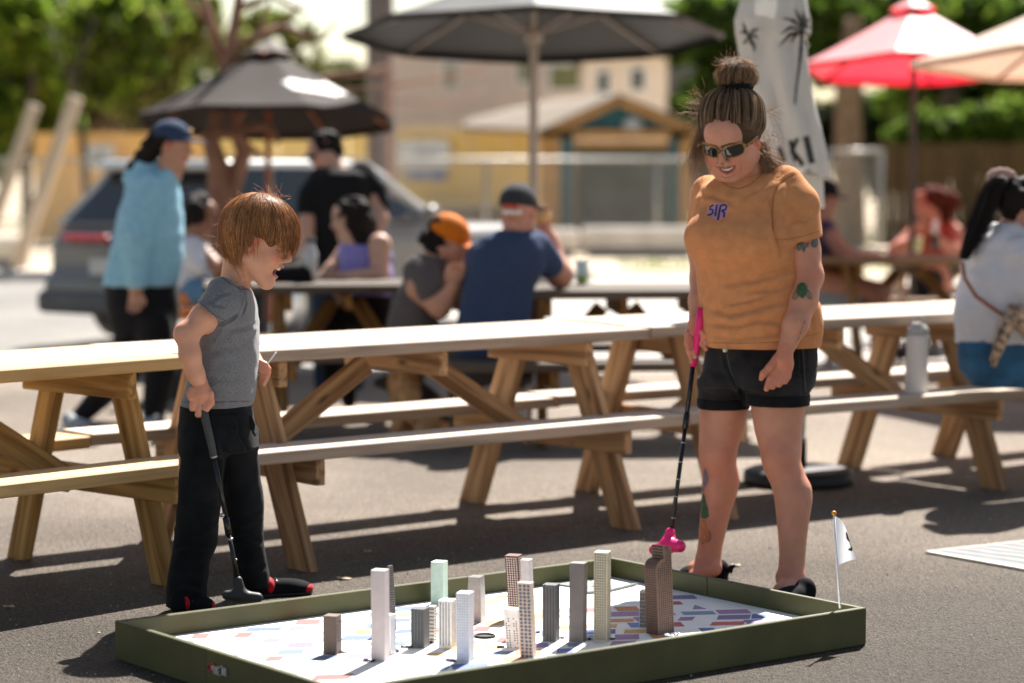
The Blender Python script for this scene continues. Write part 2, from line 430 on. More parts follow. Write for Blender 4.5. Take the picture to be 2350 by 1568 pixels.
def decal(name, shapes, targets, parent, off=.0012, g=1.0):
    """flat print: photo-plane outlines laid onto the surface of the target meshes. shapes: [(polygon px, material)]"""
    vs, fs, n = [], [], 0
    for v, f in targets: vs.append(v); fs.append(f + n); n += len(v)
    bvh = BVHTree.FromPolygons([Vector(p) for p in np.concatenate(vs)], np.concatenate(fs).tolist())
    org = Vector((0, 0, CAM_H)); V_, F_, mi, mats = [], [], [], []
    lay = 0
    for poly, m in shapes:
        lay += 1
        if m not in mats: mats.append(m)
        k = mats.index(m)
        P = np.asarray(poly, float); lo = np.floor(P.min(0)); hi = np.ceil(P.max(0))
        gx = np.arange(lo[0], hi[0] + g, g); gy = np.arange(lo[1], hi[1] + g, g); cache = {}
        def inside(x, y):
            c = False; j = len(P) - 1
            for i in range(len(P)):
                if (P[i][1] > y) != (P[j][1] > y) and x < (P[j][0] - P[i][0]) * (y - P[i][1]) / (P[j][1] - P[i][1]) + P[i][0]: c = not c
                j = i
            return c
        def vert(i, j):
            if (i, j) in cache: return cache[i, j]
            d = Vector(ray(gx[i], gy[j])).normalized(); h = bvh.ray_cast(org, d)
            if h[0] is None: cache[i, j] = None; return None
            V_.append(tuple(h[0] - d * (off + .0003 * lay))); cache[i, j] = len(V_) - 1; return len(V_) - 1
        for i in range(len(gx) - 1):
            for j in range(len(gy) - 1):
                if inside(gx[i] + g / 2, gy[j] + g / 2):
                    q = [vert(i, j), vert(i, j + 1), vert(i + 1, j + 1), vert(i + 1, j)]
                    if None in q: continue
                    F_.append(q); mi.append(k)
    if not F_: return None
    A = np.array(V_); Q = np.array(F_)
    sp = np.max([np.linalg.norm(A[Q[:, a]] - A[Q[:, b]], axis=1) for a, b in ((0, 1), (1, 2), (2, 3), (3, 0))], 0)
    okk = sp < .03 * max(1, g); Q = Q[okk]; mi = list(np.array(mi)[okk])
    me = qmesh(name, A, Q, True, mi)
    return link(me, name, parent, mats)
def poly_line(pts, wd):
    """outline of a stroke with width"""
    P = np.asarray(pts, float); t = np.gradient(P, axis=0); t /= np.linalg.norm(t, axis=1)[:, None] + 1e-9
    n = np.stack([-t[:, 1], t[:, 0]], 1); wd = np.broadcast_to(np.asarray(wd, float), (len(P),))[:, None] / 2
    return np.concatenate([P + n * wd, (P - n * wd)[::-1]])
def strands(name, paths, rad, parent, m, col=None, sides=3):
    """paths (n, k, 3) -> thin tubes"""
    n, k, _ = paths.shape
    t = np.gradient(paths, axis=1); t /= np.linalg.norm(t, axis=2)[..., None] + 1e-12
    ref = np.array([.31, -.77, .55]); u = np.cross(t, ref); u /= np.linalg.norm(u, axis=2)[..., None] + 1e-9; w_ = np.cross(t, u)
    taper = np.interp(np.linspace(0, 1, k), [0, .1, .7, 1], [.8, 1, 1, .25])[None, :, None]
    rr = (rad * np.ones(n))[:, None, None] * taper
    ring = [paths + rr * (math.cos(a) * u + math.sin(a) * w_) for a in [2 * math.pi * i / sides for i in range(sides)]]
    v = np.stack(ring, 2).reshape(-1, 3)
    base = (np.arange(n)[:, None] * k + np.arange(k - 1)[None, :]).ravel() * sides
    q = np.concatenate([np.stack([base + j, base + (j + 1) % sides, base + sides + (j + 1) % sides, base + sides + j], 1) for j in range(sides)])
    c = None
    if col is not None: c = np.repeat(col, k * sides, 0)
    me = qmesh(name, v, q, True, None, c)
    return link(me, name, parent, m)
# ================================================================== ground
def ground_mat(name, c1, c2, rough, fine=140., bump=.35, big=.5, spec=.5):
    m = bpy.data.materials.new(name); m.use_nodes = True; n = m.node_tree; N = n.nodes; Lk = n.links; b = N['Principled BSDF']
    tc = N.new('ShaderNodeTexCoord')
    a = N.new('ShaderNodeTexNoise'); a.inputs['Scale'].default_value = fine; a.inputs['Detail'].default_value = 3; a.inputs['Roughness'].default_value = .75
    v = N.new('ShaderNodeTexVoronoi'); v.inputs['Scale'].default_value = fine * .9
    L = N.new('ShaderNodeTexNoise'); L.inputs['Scale'].default_value = big; L.inputs['Detail'].default_value = 7; L.inputs['Distortion'].default_value = .4
    for q in (a, v, L): Lk.new(tc.outputs['Object'], q.inputs['Vector'])
    mr = N.new('ShaderNodeMapRange'); mr.inputs[1].default_value = .3; mr.inputs[2].default_value = .7; Lk.new(a.outputs[0], mr.inputs[0])
    mx = N.new('ShaderNodeMix'); mx.data_type = 'RGBA'; mx.inputs['A'].default_value = (*c1, 1); mx.inputs['B'].default_value = (*c2, 1); Lk.new(mr.outputs[0], mx.inputs['Factor'])
    lr = N.new('ShaderNodeMapRange'); lr.inputs[1].default_value = .3; lr.inputs[2].default_value = .7; lr.inputs[3].default_value = .68; lr.inputs[4].default_value = 1.28; Lk.new(L.outputs[0], lr.inputs[0])
    vr = N.new('ShaderNodeMapRange'); vr.inputs[1].default_value = 0; vr.inputs[2].default_value = .9; vr.inputs[3].default_value = .4; vr.inputs[4].default_value = 1.5; Lk.new(v.outputs['Color'], vr.inputs[0])
    mu = N.new('ShaderNodeMath'); mu.operation = 'MULTIPLY'; Lk.new(lr.outputs[0], mu.inputs[0]); Lk.new(vr.outputs[0], mu.inputs[1])
    s = N.new('ShaderNodeVectorMath'); s.operation = 'SCALE'; Lk.new(mx.outputs['Result'], s.inputs[0]); Lk.new(mu.outputs[0], s.inputs['Scale'])
    Lk.new(s.outputs[0], b.inputs['Base Color']); b.inputs['Roughness'].default_value = rough; b.inputs['Specular IOR Level'].default_value = spec
    bp = N.new('ShaderNodeBump'); bp.inputs['Strength'].default_value = bump; bp.inputs['Distance'].default_value = .01
    ad = N.new('ShaderNodeMath'); ad.operation = 'ADD'; Lk.new(a.outputs[0], ad.inputs[0]); Lk.new(v.outputs['Distance'], ad.inputs[1])
    Lk.new(ad.outputs[0], bp.inputs['Height']); Lk.new(bp.outputs[0], b.inputs['Normal'])
    return m
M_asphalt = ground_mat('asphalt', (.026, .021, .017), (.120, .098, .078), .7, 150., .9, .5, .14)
def paler_far(m):   # the paving colour grows paler beyond the tables
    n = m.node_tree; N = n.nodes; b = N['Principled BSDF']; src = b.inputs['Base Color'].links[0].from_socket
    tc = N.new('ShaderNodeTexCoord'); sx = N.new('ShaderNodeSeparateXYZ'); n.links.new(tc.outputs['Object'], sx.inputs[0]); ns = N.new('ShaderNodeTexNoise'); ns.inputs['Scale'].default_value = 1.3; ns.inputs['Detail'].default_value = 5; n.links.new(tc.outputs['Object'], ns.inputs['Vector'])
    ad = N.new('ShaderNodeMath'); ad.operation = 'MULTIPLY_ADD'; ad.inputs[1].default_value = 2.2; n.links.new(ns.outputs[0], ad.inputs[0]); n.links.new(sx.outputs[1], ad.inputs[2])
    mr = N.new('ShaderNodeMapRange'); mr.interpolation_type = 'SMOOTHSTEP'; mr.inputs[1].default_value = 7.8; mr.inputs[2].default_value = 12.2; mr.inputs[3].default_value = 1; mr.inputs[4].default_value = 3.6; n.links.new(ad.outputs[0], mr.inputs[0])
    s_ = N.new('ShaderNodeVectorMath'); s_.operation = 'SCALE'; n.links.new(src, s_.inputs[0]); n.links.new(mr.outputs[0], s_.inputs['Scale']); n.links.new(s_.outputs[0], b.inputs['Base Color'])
paler_far(M_asphalt)
M_lot = ground_mat('pale lot paving', (.26, .235, .205), (.36, .33, .29), .7, 60, .2)
M_street = ground_mat('street asphalt', (.10, .09, .078), (.17, .155, .135), .7, 60, .2)
M_dirt = ground_mat('dry dirt', (.42, .34, .25), (.55, .47, .36), .95, 20, .5, .35, .1)
M_grass = mat('grass green', (.11, .17, .03), .9, .5, 8)
M_conc = mat('concrete pale', (.62, .56, .5), .85, .12, 3)
def sheet(name, x0, x1, y0, y1, z, m, n=1, **k):
    v = [[x0, y0, z], [x1, y0, z], [x1, y1, z], [x0, y1, z]]
    return link(qmesh(name, v, [[0, 1, 2, 3]]), name, None, m, **k)
sheet('ground', -250, 250, -30, 420, -.012, M_dirt, kind='structure')
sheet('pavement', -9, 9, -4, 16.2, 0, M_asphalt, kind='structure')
sheet('street', -60, -1.6, 16.2, 29.5, -.004, M_street, kind='structure'); sheet('parking_lot', -1.6, 60, 16.2, 29.5, -.004, M_lot, kind='structure')
# kerb beyond the street
kb = MB(); kb.box((-14.5, 29.7, .05), (15.5, .2, .065)); kb.box((22, 29.7, .05), (14, .2, .065)); kb.build('kerb', M_conc, kind='structure')
# loose light grit on the asphalt
gv = MB(); octa = np.array([[1, 0, 0], [-1, 0, 0], [0, 1, 0], [0, -1, 0], [0, 0, 1], [0, 0, -1]], float); of = [[0, 2, 4], [2, 1, 4], [1, 3, 4], [3, 0, 4], [2, 0, 5], [1, 2, 5], [3, 1, 5], [0, 3, 5]]
for i in range(1700):
    y = rng.uniform(5.6, 11.5); x = rng.uniform(-.235, .235) * y
    s_ = rng.uniform(.0012, .0032) * (1 if rng.random() < .95 else 1.9)
    gv.add(octa * s_ * rng.uniform(.6, 1.3, 3) + [x, y, s_ * .4], of)
gv.build('grit', mat('grit stone', (.42, .38, .33), .7, .3, 30), kind='stuff', label='loose pale grit scattered over the asphalt')
# a few dead leaves / litter scraps
for i, (px, py, s_) in enumerate(((1690, 1300, .02), (790, 1330, .03), (20, 1225 + 170, .02), (845, 1268, .02))):
    p = G(px, py); b_ = MB(); a = rng.random(7) * .5 + .6
    b_.prism([[p[0] + s_ * a[j] * math.cos(j * .9), p[1] + s_ * .8 * a[j] * math.sin(j * .9), .003 + .004 * (j % 2)] for j in range(7)], (0, 0, .0012))
    b_.build('dead_leaf', mat('dead leaf', (.5, .4, .28), .8), label=('pale dry leaf lying by the woman\'s feet', 'pale dry leaf in the table shade behind the mint block', 'dry leaf on the asphalt at the far left', 'small dry leaf in the shade right of the boy')[i], cat='leaf', group='dead leaves on the asphalt')
# ================================================================== mini golf board
M_green = mat('green paint', (.072, .072, .024), .5, .22, 5, .12, 90)
M_board = mat('board print white', (.80, .78, .74), .75, .05, 12)
ZB = .05; HR = .108; TH = .019
cL, cN, cR, cF = G(268, 1431, HR), G(797, 1569, HR), G(1983, 1397, HR), G(1355, 1283, HR)
u_b = unit(((cR - cN) + (cF - cL)) / 2); v_b = unit(V(-u_b[1], u_b[0], 0)); 
LU = (np.linalg.norm(cR - cN) + np.linalg.norm(cF - cL)) / 2; LV = (np.linalg.norm(cL - cN) + np.linalg.norm(cF - cR)) / 2 * 1.03; LU *= 1.038
O_b = (cL + cN + cR + cF) / 4 - u_b * LU / 2 - v_b * LV / 2 + V(.014, 0, 0); O_b[2] = 0
Mb = np.array([u_b, v_b, V(0, 0, 1)]).T; ang_b = math.atan2(u_b[1], u_b[0])
def B(u, v, z=0): return O_b + u_b * u + v_b * v + V(0, 0, z)
board = empty('golf_board', B(LU / 2, LV / 2), ang_b, label='low green wooden mini golf tray with a printed city map floor', cat='golf board')
def rail(name, c0, c1, h0=0.):
    c = (c0 + c1) / 2; d = c1 - c0; L = np.linalg.norm(d)
    b_ = MB(); b_.box((0, 0, 0), (L / 2, TH / 2, HR / 2 - h0), bev=.0022)
    T = Matrix.Translation((c[0], c[1], HR / 2 + h0 + .001)) @ Matrix.Rotation(math.atan2(d[1], d[0]), 4, 'Z')
    return link(b_.mesh(name), name, board, M_green, M=T)
t2 = TH / 2
rail('side_rail', B(0, t2), B(LU, t2)); rail('side_rail', B(TH, LV - t2), B(LU * .48, LV - t2)); rail('side_rail', B(LU * .48 + .002, LV - t2), B(LU - TH, LV - t2))
rail('end_rail', B(t2, TH), B(t2, LV * .56)); rail('end_rail', B(t2, LV * .56 + .002), B(t2, LV))
rail('end_rail', B(LU - t2, TH), B(LU - t2, LV * .58)); rail('end_rail', B(LU - t2, LV * .58 + .002), B(LU - t2, LV))
b_ = MB(); b_.box(B(LU / 2, LV / 2, ZB - .012), (LU / 2 - TH - .0015, LV / 2 - TH - .0015, .012), Mb); b_.build('map_floor', M_board, board)
# printed map: coloured city blocks, ink flush on the floor
cols = [srgb('6b7fb5'), srgb('8d7aa8'), srgb('e0945c'), srgb('cf5a58'), srgb('9fb3a5'), srgb('7f93ad'), srgb('d9b26b'), srgb('a985ac'), srgb('5f74b0'), srgb('b9c4b4')]
vs_, fs_, cc_ = [], [], []
an = R(-30); ca, sa = math.cos(an), math.sin(an)
def clipq(u, v): return TH + .012 < u < LU - TH - .012 and TH + .012 < v < LV - TH - .012
def in_hull_gap(u, v): return (u > LU - .42 and v > LV - .36)
for i in range(-10, 22):
    for j in range(-14, 24):
        w0, h0 = .098, .066
        a0 = i * (w0 + .016) + (j % 3) * .035 + rng.uniform(-.006, .006); b0 = j * (h0 + .020) + rng.uniform(-.003, .003)
        if rng.random() < .12: continue
        ww = w0 * rng.choice([.45, .7, 1, 1]); hh = h0 * rng.choice([.8, 1, 1.1]); sk = rng.choice([0, .012, .02])
        if rng.random() < .06: q = [[a0, b0], [a0 + ww, b0], [a0 + ww * .5, b0 + hh]]; q.append(q[2])
        else: q = [[a0, b0], [a0 + ww, b0], [a0 + ww + sk, b0 + hh], [a0 + sk, b0 + hh]]
        q = [(x * ca - y * sa + .1, x * sa + y * ca + .2) for x, y in q]
        band = abs((q[0][0] - .62) * .5 + (q[0][1] - .55) * -.86)
        if not all(clipq(*t) for t in q) or any(in_hull_gap(*t) for t in q) or band < .035: continue
        n0 = len(vs_); vs_ += [B(x, y, ZB + .0006) for x, y in q]; fs_.append([n0, n0 + 1, n0 + 2, n0 + 3])
        c = np.array(cols[rng.integers(len(cols))]) * rng.uniform(.85, 1.15); cc_ += [np.clip(c * .78 + .03, 0, .9)] * 4
M_ink = mat('map ink', attr=True, rough=.75, var=.22, vs=120)
link(qmesh('map_print', np.array(vs_), np.array(fs_), False, None, np.array(cc_)), 'map_print', board, M_ink)
# grey felt pieces in the far corner
M_felt = mat('grey felt', (.25, .28, .27), .95, .2, 60, .5, 400)
for q in ([(1240, 1338), (1283, 1324), (1395, 1342), (1362, 1347)], [(1325, 1361), (1372, 1349), (1468, 1342), (1380, 1326), (1420, 1324), (1472, 1343), (1398, 1362), (1342, 1366)]):
    pass
b_ = MB(); b_.prism([G(x, y, ZB + .002) for x, y in ((1236, 1338), (1288, 1325), (1380, 1340), (1350, 1352))][::-1], (0, 0, .004)); b_.prism([G(x, y, ZB + .002) for x, y in ((1332, 1364), (1352, 1352), (1466, 1342), (1400, 1358))][::-1], (0, 0, .006)); b_.build('felt_patch', M_felt, board)
# cup hole, dark slots, rubber cup rim
M_black = mat('black plastic', (.018, .018, .02), .5, .2, 20)
hp = G(1113, 1462, ZB); b_ = MB(); a = np.linspace(0, 2 * math.pi, 25); b_.tube([hp + V(.027 * math.cos(t), .027 * math.sin(t), .003) for t in a], .004, 6); b_.prism([hp + V(.027 * math.cos(t), .027 * math.sin(t), .0012) for t in a[:-1]], (0, 0, .001)); b_.build('cup', M_black, board)
for (x, y, w_, l_) in ((783, 1499, .03, .02), (845, 1518, .022, .02), (905, 1497, .034, .02), (936, 1487, .03, .016), (988, 1477, .018, .01), (1036, 1518, .018, .018), (1150, 1487, .028, .016), (1235, 1453, .01, .006), (1290, 1467, .012, .006), (1351, 1469, .012, .007), (1406, 1469, .011, .006)):
    p = G(x, y, ZB); b_ = MB()
    for k in range(5):
        c = p + V(rng.uniform(-w_, w_) * .45, rng.uniform(-l_, l_) * .45, .002); aa = rng.uniform(0, 6.28); rr = rng.uniform(.2, .45) * l_
        b_.tube([c + V(rr * math.cos(t + aa) * 1.3, rr * math.sin(t + aa), .0015 * (1 + math.sin(t * 2))) for t in np.linspace(0, 5.5, 8)], .0016, 5)
    b_.build('block_fixing', M_black, board)
# latch on the left end rail
M_red = mat('red rubber', (.42, .012, .02), .45); M_chrome = mat('bright metal', (.6, .6, .62), .28, .1, 30, metal=1.)
def onend(x, y, o=.002):   # point on the outer face of the left end rail
    r = ray(x, y); n = -u_b; p0 = B(0, 0, 0); t = ((p0 - V(0, 0, CAM_H)) @ n) / (r @ n); return V(0, 0, CAM_H) + r * t + n * o
la = empty('latch', onend(500, 1537)); la.parent = board; la.matrix_basis = inv_of(board) @ Matrix.Translation(Vector(onend(500, 1537)))
b_ = MB(); b_.tube([onend(x, y, .004) for x, y in ((494, 1523), (482, 1525), (480, 1535), (490, 1541), (495, 1538))], .0028, 6); b_.build('lever', M_red, la)
b_ = MB()
for pl in (((488, 1530), (500, 1532)), ((495, 1526), (496, 1545), (505, 1547)), ((500, 1538), (514, 1528), (519, 1546), (508, 1550), (500, 1538)), ((490, 1536), (510, 1541))): b_.tube([onend(x, y, .006) for x, y in pl], .0018, 6)
b_.prism([onend(x, y, .0005) for x, y in ((487, 1527), (487, 1541), (506, 1547), (506, 1531))], -u_b * .003); b_.prism([onend(x, y, .0005) for x, y in ((512, 1530), (512, 1549), (522, 1552), (522, 1534))], -u_b * .004); b_.build('catch', M_chrome, la)
# nail dimples along the long side
b_ = MB()
for x, y in ((1930, 1463), (1924, 1428), (1650, 1520), (1302, 1557), (1862, 1502), (1400, 1540)):
    r = ray(x, y); n = -v_b; t = ((B(0, 0, 0) - V(0, 0, CAM_H)) @ n) / (r @ n); p = V(0, 0, CAM_H) + r * t + n * .0006
    b_.prism([p + u_b * .0022 * math.cos(a_) + V(0, 0, .0022) * math.sin(a_) for a_ in np.arange(6) * math.pi / 3], n * .0006)
b_.build('nail_head', mat('nail', (.03, .03, .02), .5), board)
# crumpled foil beside the brown tower
fo = SDF(); p = G(1545, 1462, ZB)
for k in range(14): fo.ell(p + V(rng.uniform(-.02, .02), rng.uniform(-.012, .012), rng.uniform(0, .008)), (.008, .006, .004), k=.001)
v, f = fo.mesh(.0018, 0); link(qmesh('crumpled_foil', v + rng.normal(0, .0007, v.shape), f), 'crumpled_foil', None, M_chrome, label='crumpled ball of silver foil at the foot of the tall brown tower block', cat='foil')
# ================================================================== model skyscrapers
TH_B = R(17)
def block(label, x3, yb, yt, body, front=None, side=None, hidden_left=None, lean=0., taper=0., th=TH_B, top=None, kind=None):
    """x3: photo x of left edge, near vertical edge, right edge; yb/yt base and top of the near edge"""
    xl, xe, xr = x3
    p = G(xe, yb, ZB); s = FPX / (p[1] * cp + (CAM_H - p[2]) * sp_)
    wd = (xe - xl) / s / math.cos(th); dp = max(.012, (xr - xe) / s / math.sin(th)); dp = min(dp, wd * 1.15)
    hgt = (yb - yt) / s * 1.002
    ln = lean / s
    ex = V(-math.cos(th), math.sin(th) * 1.0, 0)   # along the front face, to the left (recedes slightly)
    ey = V(math.sin(th), math.cos(th), 0)          # depth
    ex = V(-math.cos(th), math.sin(th), 0)
    root = empty('model_skyscraper', p + (ex * wd + ey * dp) / 2, 0, label=label, cat='model building', group='painted wooden model skyscrapers on the golf board')
    def Q(a, b, z):   # a along front from the near edge, b depth, z height 0..1
        k = 1 - taper * z
        aa = wd / 2 + (a * wd - wd / 2) * k; bb = dp / 2 + (b * dp - dp / 2) * (1 - taper * .6 * z)
        return p + ex * aa + ey * bb + V(ln * z, 0, hgt * z)
    b_ = MB(); c = .0012 / max(wd, 1e-3)
    prof = [(c, 0), (1 - c, 0), (1, c), (1, 1 - c), (1 - c, 1), (c, 1), (0, 1 - c), (0, c)]
    vv = []
    for z, g_ in ((0, 0), (1 - .0012 / hgt, 0), (1, c)): vv += [Q(a + (.5 - a) * g_ * 2, b + (.5 - b) * g_ * 2, z) for a, b in prof]
    q4 = [[i * 8 + j, i * 8 + (j + 1) % 8, (i + 1) * 8 + (j + 1) % 8, (i + 1) * 8 + j][::-1] for i in range(2) for j in range(8)]
    b_.add(vv, q4); b_.add([Q(a, b, 1) + V(0, 0, 0) for a, b in prof], [[0, i, i + 1][::-1] for i in range(1, 7)])
    M1 = body if isinstance(body, bpy.types.Material) else mat('block paint ' + str(len(MATS)), body, .55, .08, 60)
    b_.build('body', M1, root)
    def quads(face, spec, off=.0004):
        """spec: (kind, cols, rows, material, extra)"""
        kd, nc, nr, m, z0, z1 = spec; m_ = MB(); n = (-ey if face == 'f' else -ex) * off
        L_ = (lambda t, z: Q(1 - t, 0, z)) if face == 'f' else (lambda t, z: Q(0, t, z))
        if face == 'f': L_ = lambda t, z: Q(1 - t, 0, z)
        for i in range(nc):
            for j in range(nr):
                u0, u1, w0, w1 = {'sq': (.22, .78, .2, .78), 'rd': (.12, .9, .1, .9), 'ln': (.38, .62, .0, 1.), 'bar': (0.02, .98, .3, .62), 'sm': (.25, .75, .25, .7), 'gr': (.06, .94, .06, .94), 'ir': (.2, .8, .2, .8)}[kd]
                if kd == 'ir' and (abs(i - (nc - 1) / 2) < .6 or rng.random() < .1): continue
                jx, jz = rng.uniform(-.05, .05, 2)
                A0, A1 = (i + u0 + jx) / nc, (i + u1 + jx) / nc; Z0, Z1 = z0 + (z1 - z0) * (j + w0 + jz) / nr, z0 + (z1 - z0) * (j + w1 + jz) / nr
                mrg = .06; A0, A1 = mrg + A0 * (1 - 2 * mrg), mrg + A1 * (1 - 2 * mrg)
                if kd in ('rd', 'ir'):
                    am, zm, ra, rz = (A0 + A1) / 2, (Z0 + Z1) / 2, (A1 - A0) / 2, (Z1 - Z0) / 2
                    m_.poly([L_(am + ra * math.cos(t), zm + rz * math.sin(t)) + n for t in np.arange(8) * math.pi / 4])
                else: m_.poly([L_(A0, Z0) + n, L_(A1, Z0) + n, L_(A1, Z1) + n, L_(A0, Z1) + n])
        m_.build('window_print', m, root)
    if front: quads('f', front)
    if side: quads('s', side)
    return root
K_ = mat('ink black', (.03, .03, .035), .5); Kb = mat('ink faded blue', (.22, .26, .42), .6); Kg = mat('ink grey', (.13, .13, .14), .6); Kw = mat('ink cream', (.72, .66, .60), .6); Kdb = mat('ink slate blue', (.10, .12, .20), .6); Kbr = mat('ink dark brown', (.035, .018, .012), .5); Kl = mat('ink light line', (.5, .5, .5), .6)
PGR = mat('block grey metal paint', (.17, .165, .16), .35, .15, 80, metal=.35)
def z2(x, y): return ((750 + x / 4.26) / 1.0638, (1300 + y / 4.26) / 1.0638)
def z3(x, y): return ((1200 + x / 4.26) / 1.0638, (1300 + y / 4.26) / 1.0638)
def X2(*a): return tuple(z2(t, 0)[0] for t in a)
def X3(*a): return tuple(z3(t, 0)[0] for t in a)
Y2 = lambda y: z2(0, y)[1]
block('short plain brown wooden block nearest the left end of the board', X2(162, 305, 350), Y2(1278), Y2(873), (.15, .105, .085), None, ('sq', 2, 6, Kbr, .3, .9))
block('tall plain lilac-white tower, the largest of the left group', X2(662, 808, 850), Y2(1347), Y2(395), mat('lilac white', (.56, .49, .50), .6, .06, 30))
w1 = block('slim grey striped wedge tower half hidden behind the lilac-white tower', X2(790, 862, 950), Y2(1032), Y2(352), PGR, None, ('bar', 1, 26, K_, .02, .98), taper=.72, th=R(40))
block('small white block with a blue stripe beside the lilac-white tower', X2(800, 868, 930), Y2(1275), Y2(858), (.68, .70, .72), None, ('ln', 4, 1, Kb, .1, .9), th=R(35))
block('short dark grey block with black vertical stripes left of the white striped one', X2(1075, 1218, 1275), Y2(1212), Y2(800), mat('block slate', (.10, .105, .11), .5, .1, 40), ('ln', 4, 1, K_, .05, .96), ('ln', 4, 1, Kbr, .05, .95))
block('cream block with short window dashes behind the dark grey striped block', X2(1262, 1325, 1362), Y2(1150), Y2(768), (.66, .63, .56), ('bar', 1, 9, Kg, .05, .98), ('bar', 1, 12, Kbr, .05, .98))
block('white block with four bold black vertical stripes', X2(1360, 1500, 1556), Y2(1213), Y2(712), (.74, .71, .69), ('ln', 4, 1, K_, .07, .97), ('ln', 5, 1, Kbr, .05, .97))
block('pale mint green tower standing at the back of the left group', X2(1283, 1414, 1478), Y2(752), Y2(312), (.50, .64, .55))
block('white tower covered in small pale blue square windows', X2(1547, 1686, 1748), Y2(1358), Y2(632), (.74, .74, .77), ('sq', 5, 25, mat('ink pale blue', (.42, .46, .62), .6), .02, .985), ('bar', 4, 25, mat('ink ghost', (.6, .62, .68), .6), .02, .98))
block('grey metallic tower with tapering sides near the back rail', X2(1650, 1808, 1866), Y2(943), Y2(472), mat('block light metal', (.33, .31, .29), .3, .15, 60, metal=.4), taper=.24)
block('leaning red-brown tower with white dotted windows', X3(180, 318, 366), Y2(900), Y2(245), mat('block red brown', (.13, .062, .05), .5, .1, 40), ('sq', 5, 26, Kw, .02, .98), ('bar', 3, 26, Kw, .02, .98), lean=-10)
block('plain white tower behind the red-brown leaning one', X3(330, 425, 482), Y2(1048), Y2(285), (.66, .62, .63), lean=-7)
block('short white block with irregular black dots near the front rail', X3(152, 300, 345), Y2(1215), Y2(806), (.78, .76, .75), ('ir', 5, 13, K_, .0, .8), lean=-7)
block('peach block with round blue dots standing against the front rail', X3(298, 440, 470), Y2(1310), Y2(524), (.66, .52, .42), ('rd', 3, 20, Kdb, .0, .985), ('bar', 3, 20, mat('ink tan', (.5, .42, .36), .6), .0, .98), lean=-7)
block('dark grey block with thin black stripes right of the peach block', X3(528, 668, 712), Y2(1143), Y2(548), mat('block slate'), ('ln', 4, 1, K_, .05, .97))
block('plain tall grey tower between the striped block and the cream tower', X3(803, 952, 994), Y2(1148), Y2(322), mat('block mid grey', (.17, .155, .15), .5, .1, 40), lean=2)
block('tallest cream tower covered in small dark square windows', X3(1062, 1200, 1248), Y2(1143), Y2(208), (.62, .56, .40), ('sq', 5, 33, Kg, .02, .99), ('bar', 3, 33, Kg, .02, .98))
block('small grey block with a pale window grid behind the big brown tower', X3(1537, 1640, 1690), Y2(997), Y2(612), (.66, .6, .55), ('gr', 4, 9, mat('ink mid grey', (.2, .2, .21), .6), .01, .95))
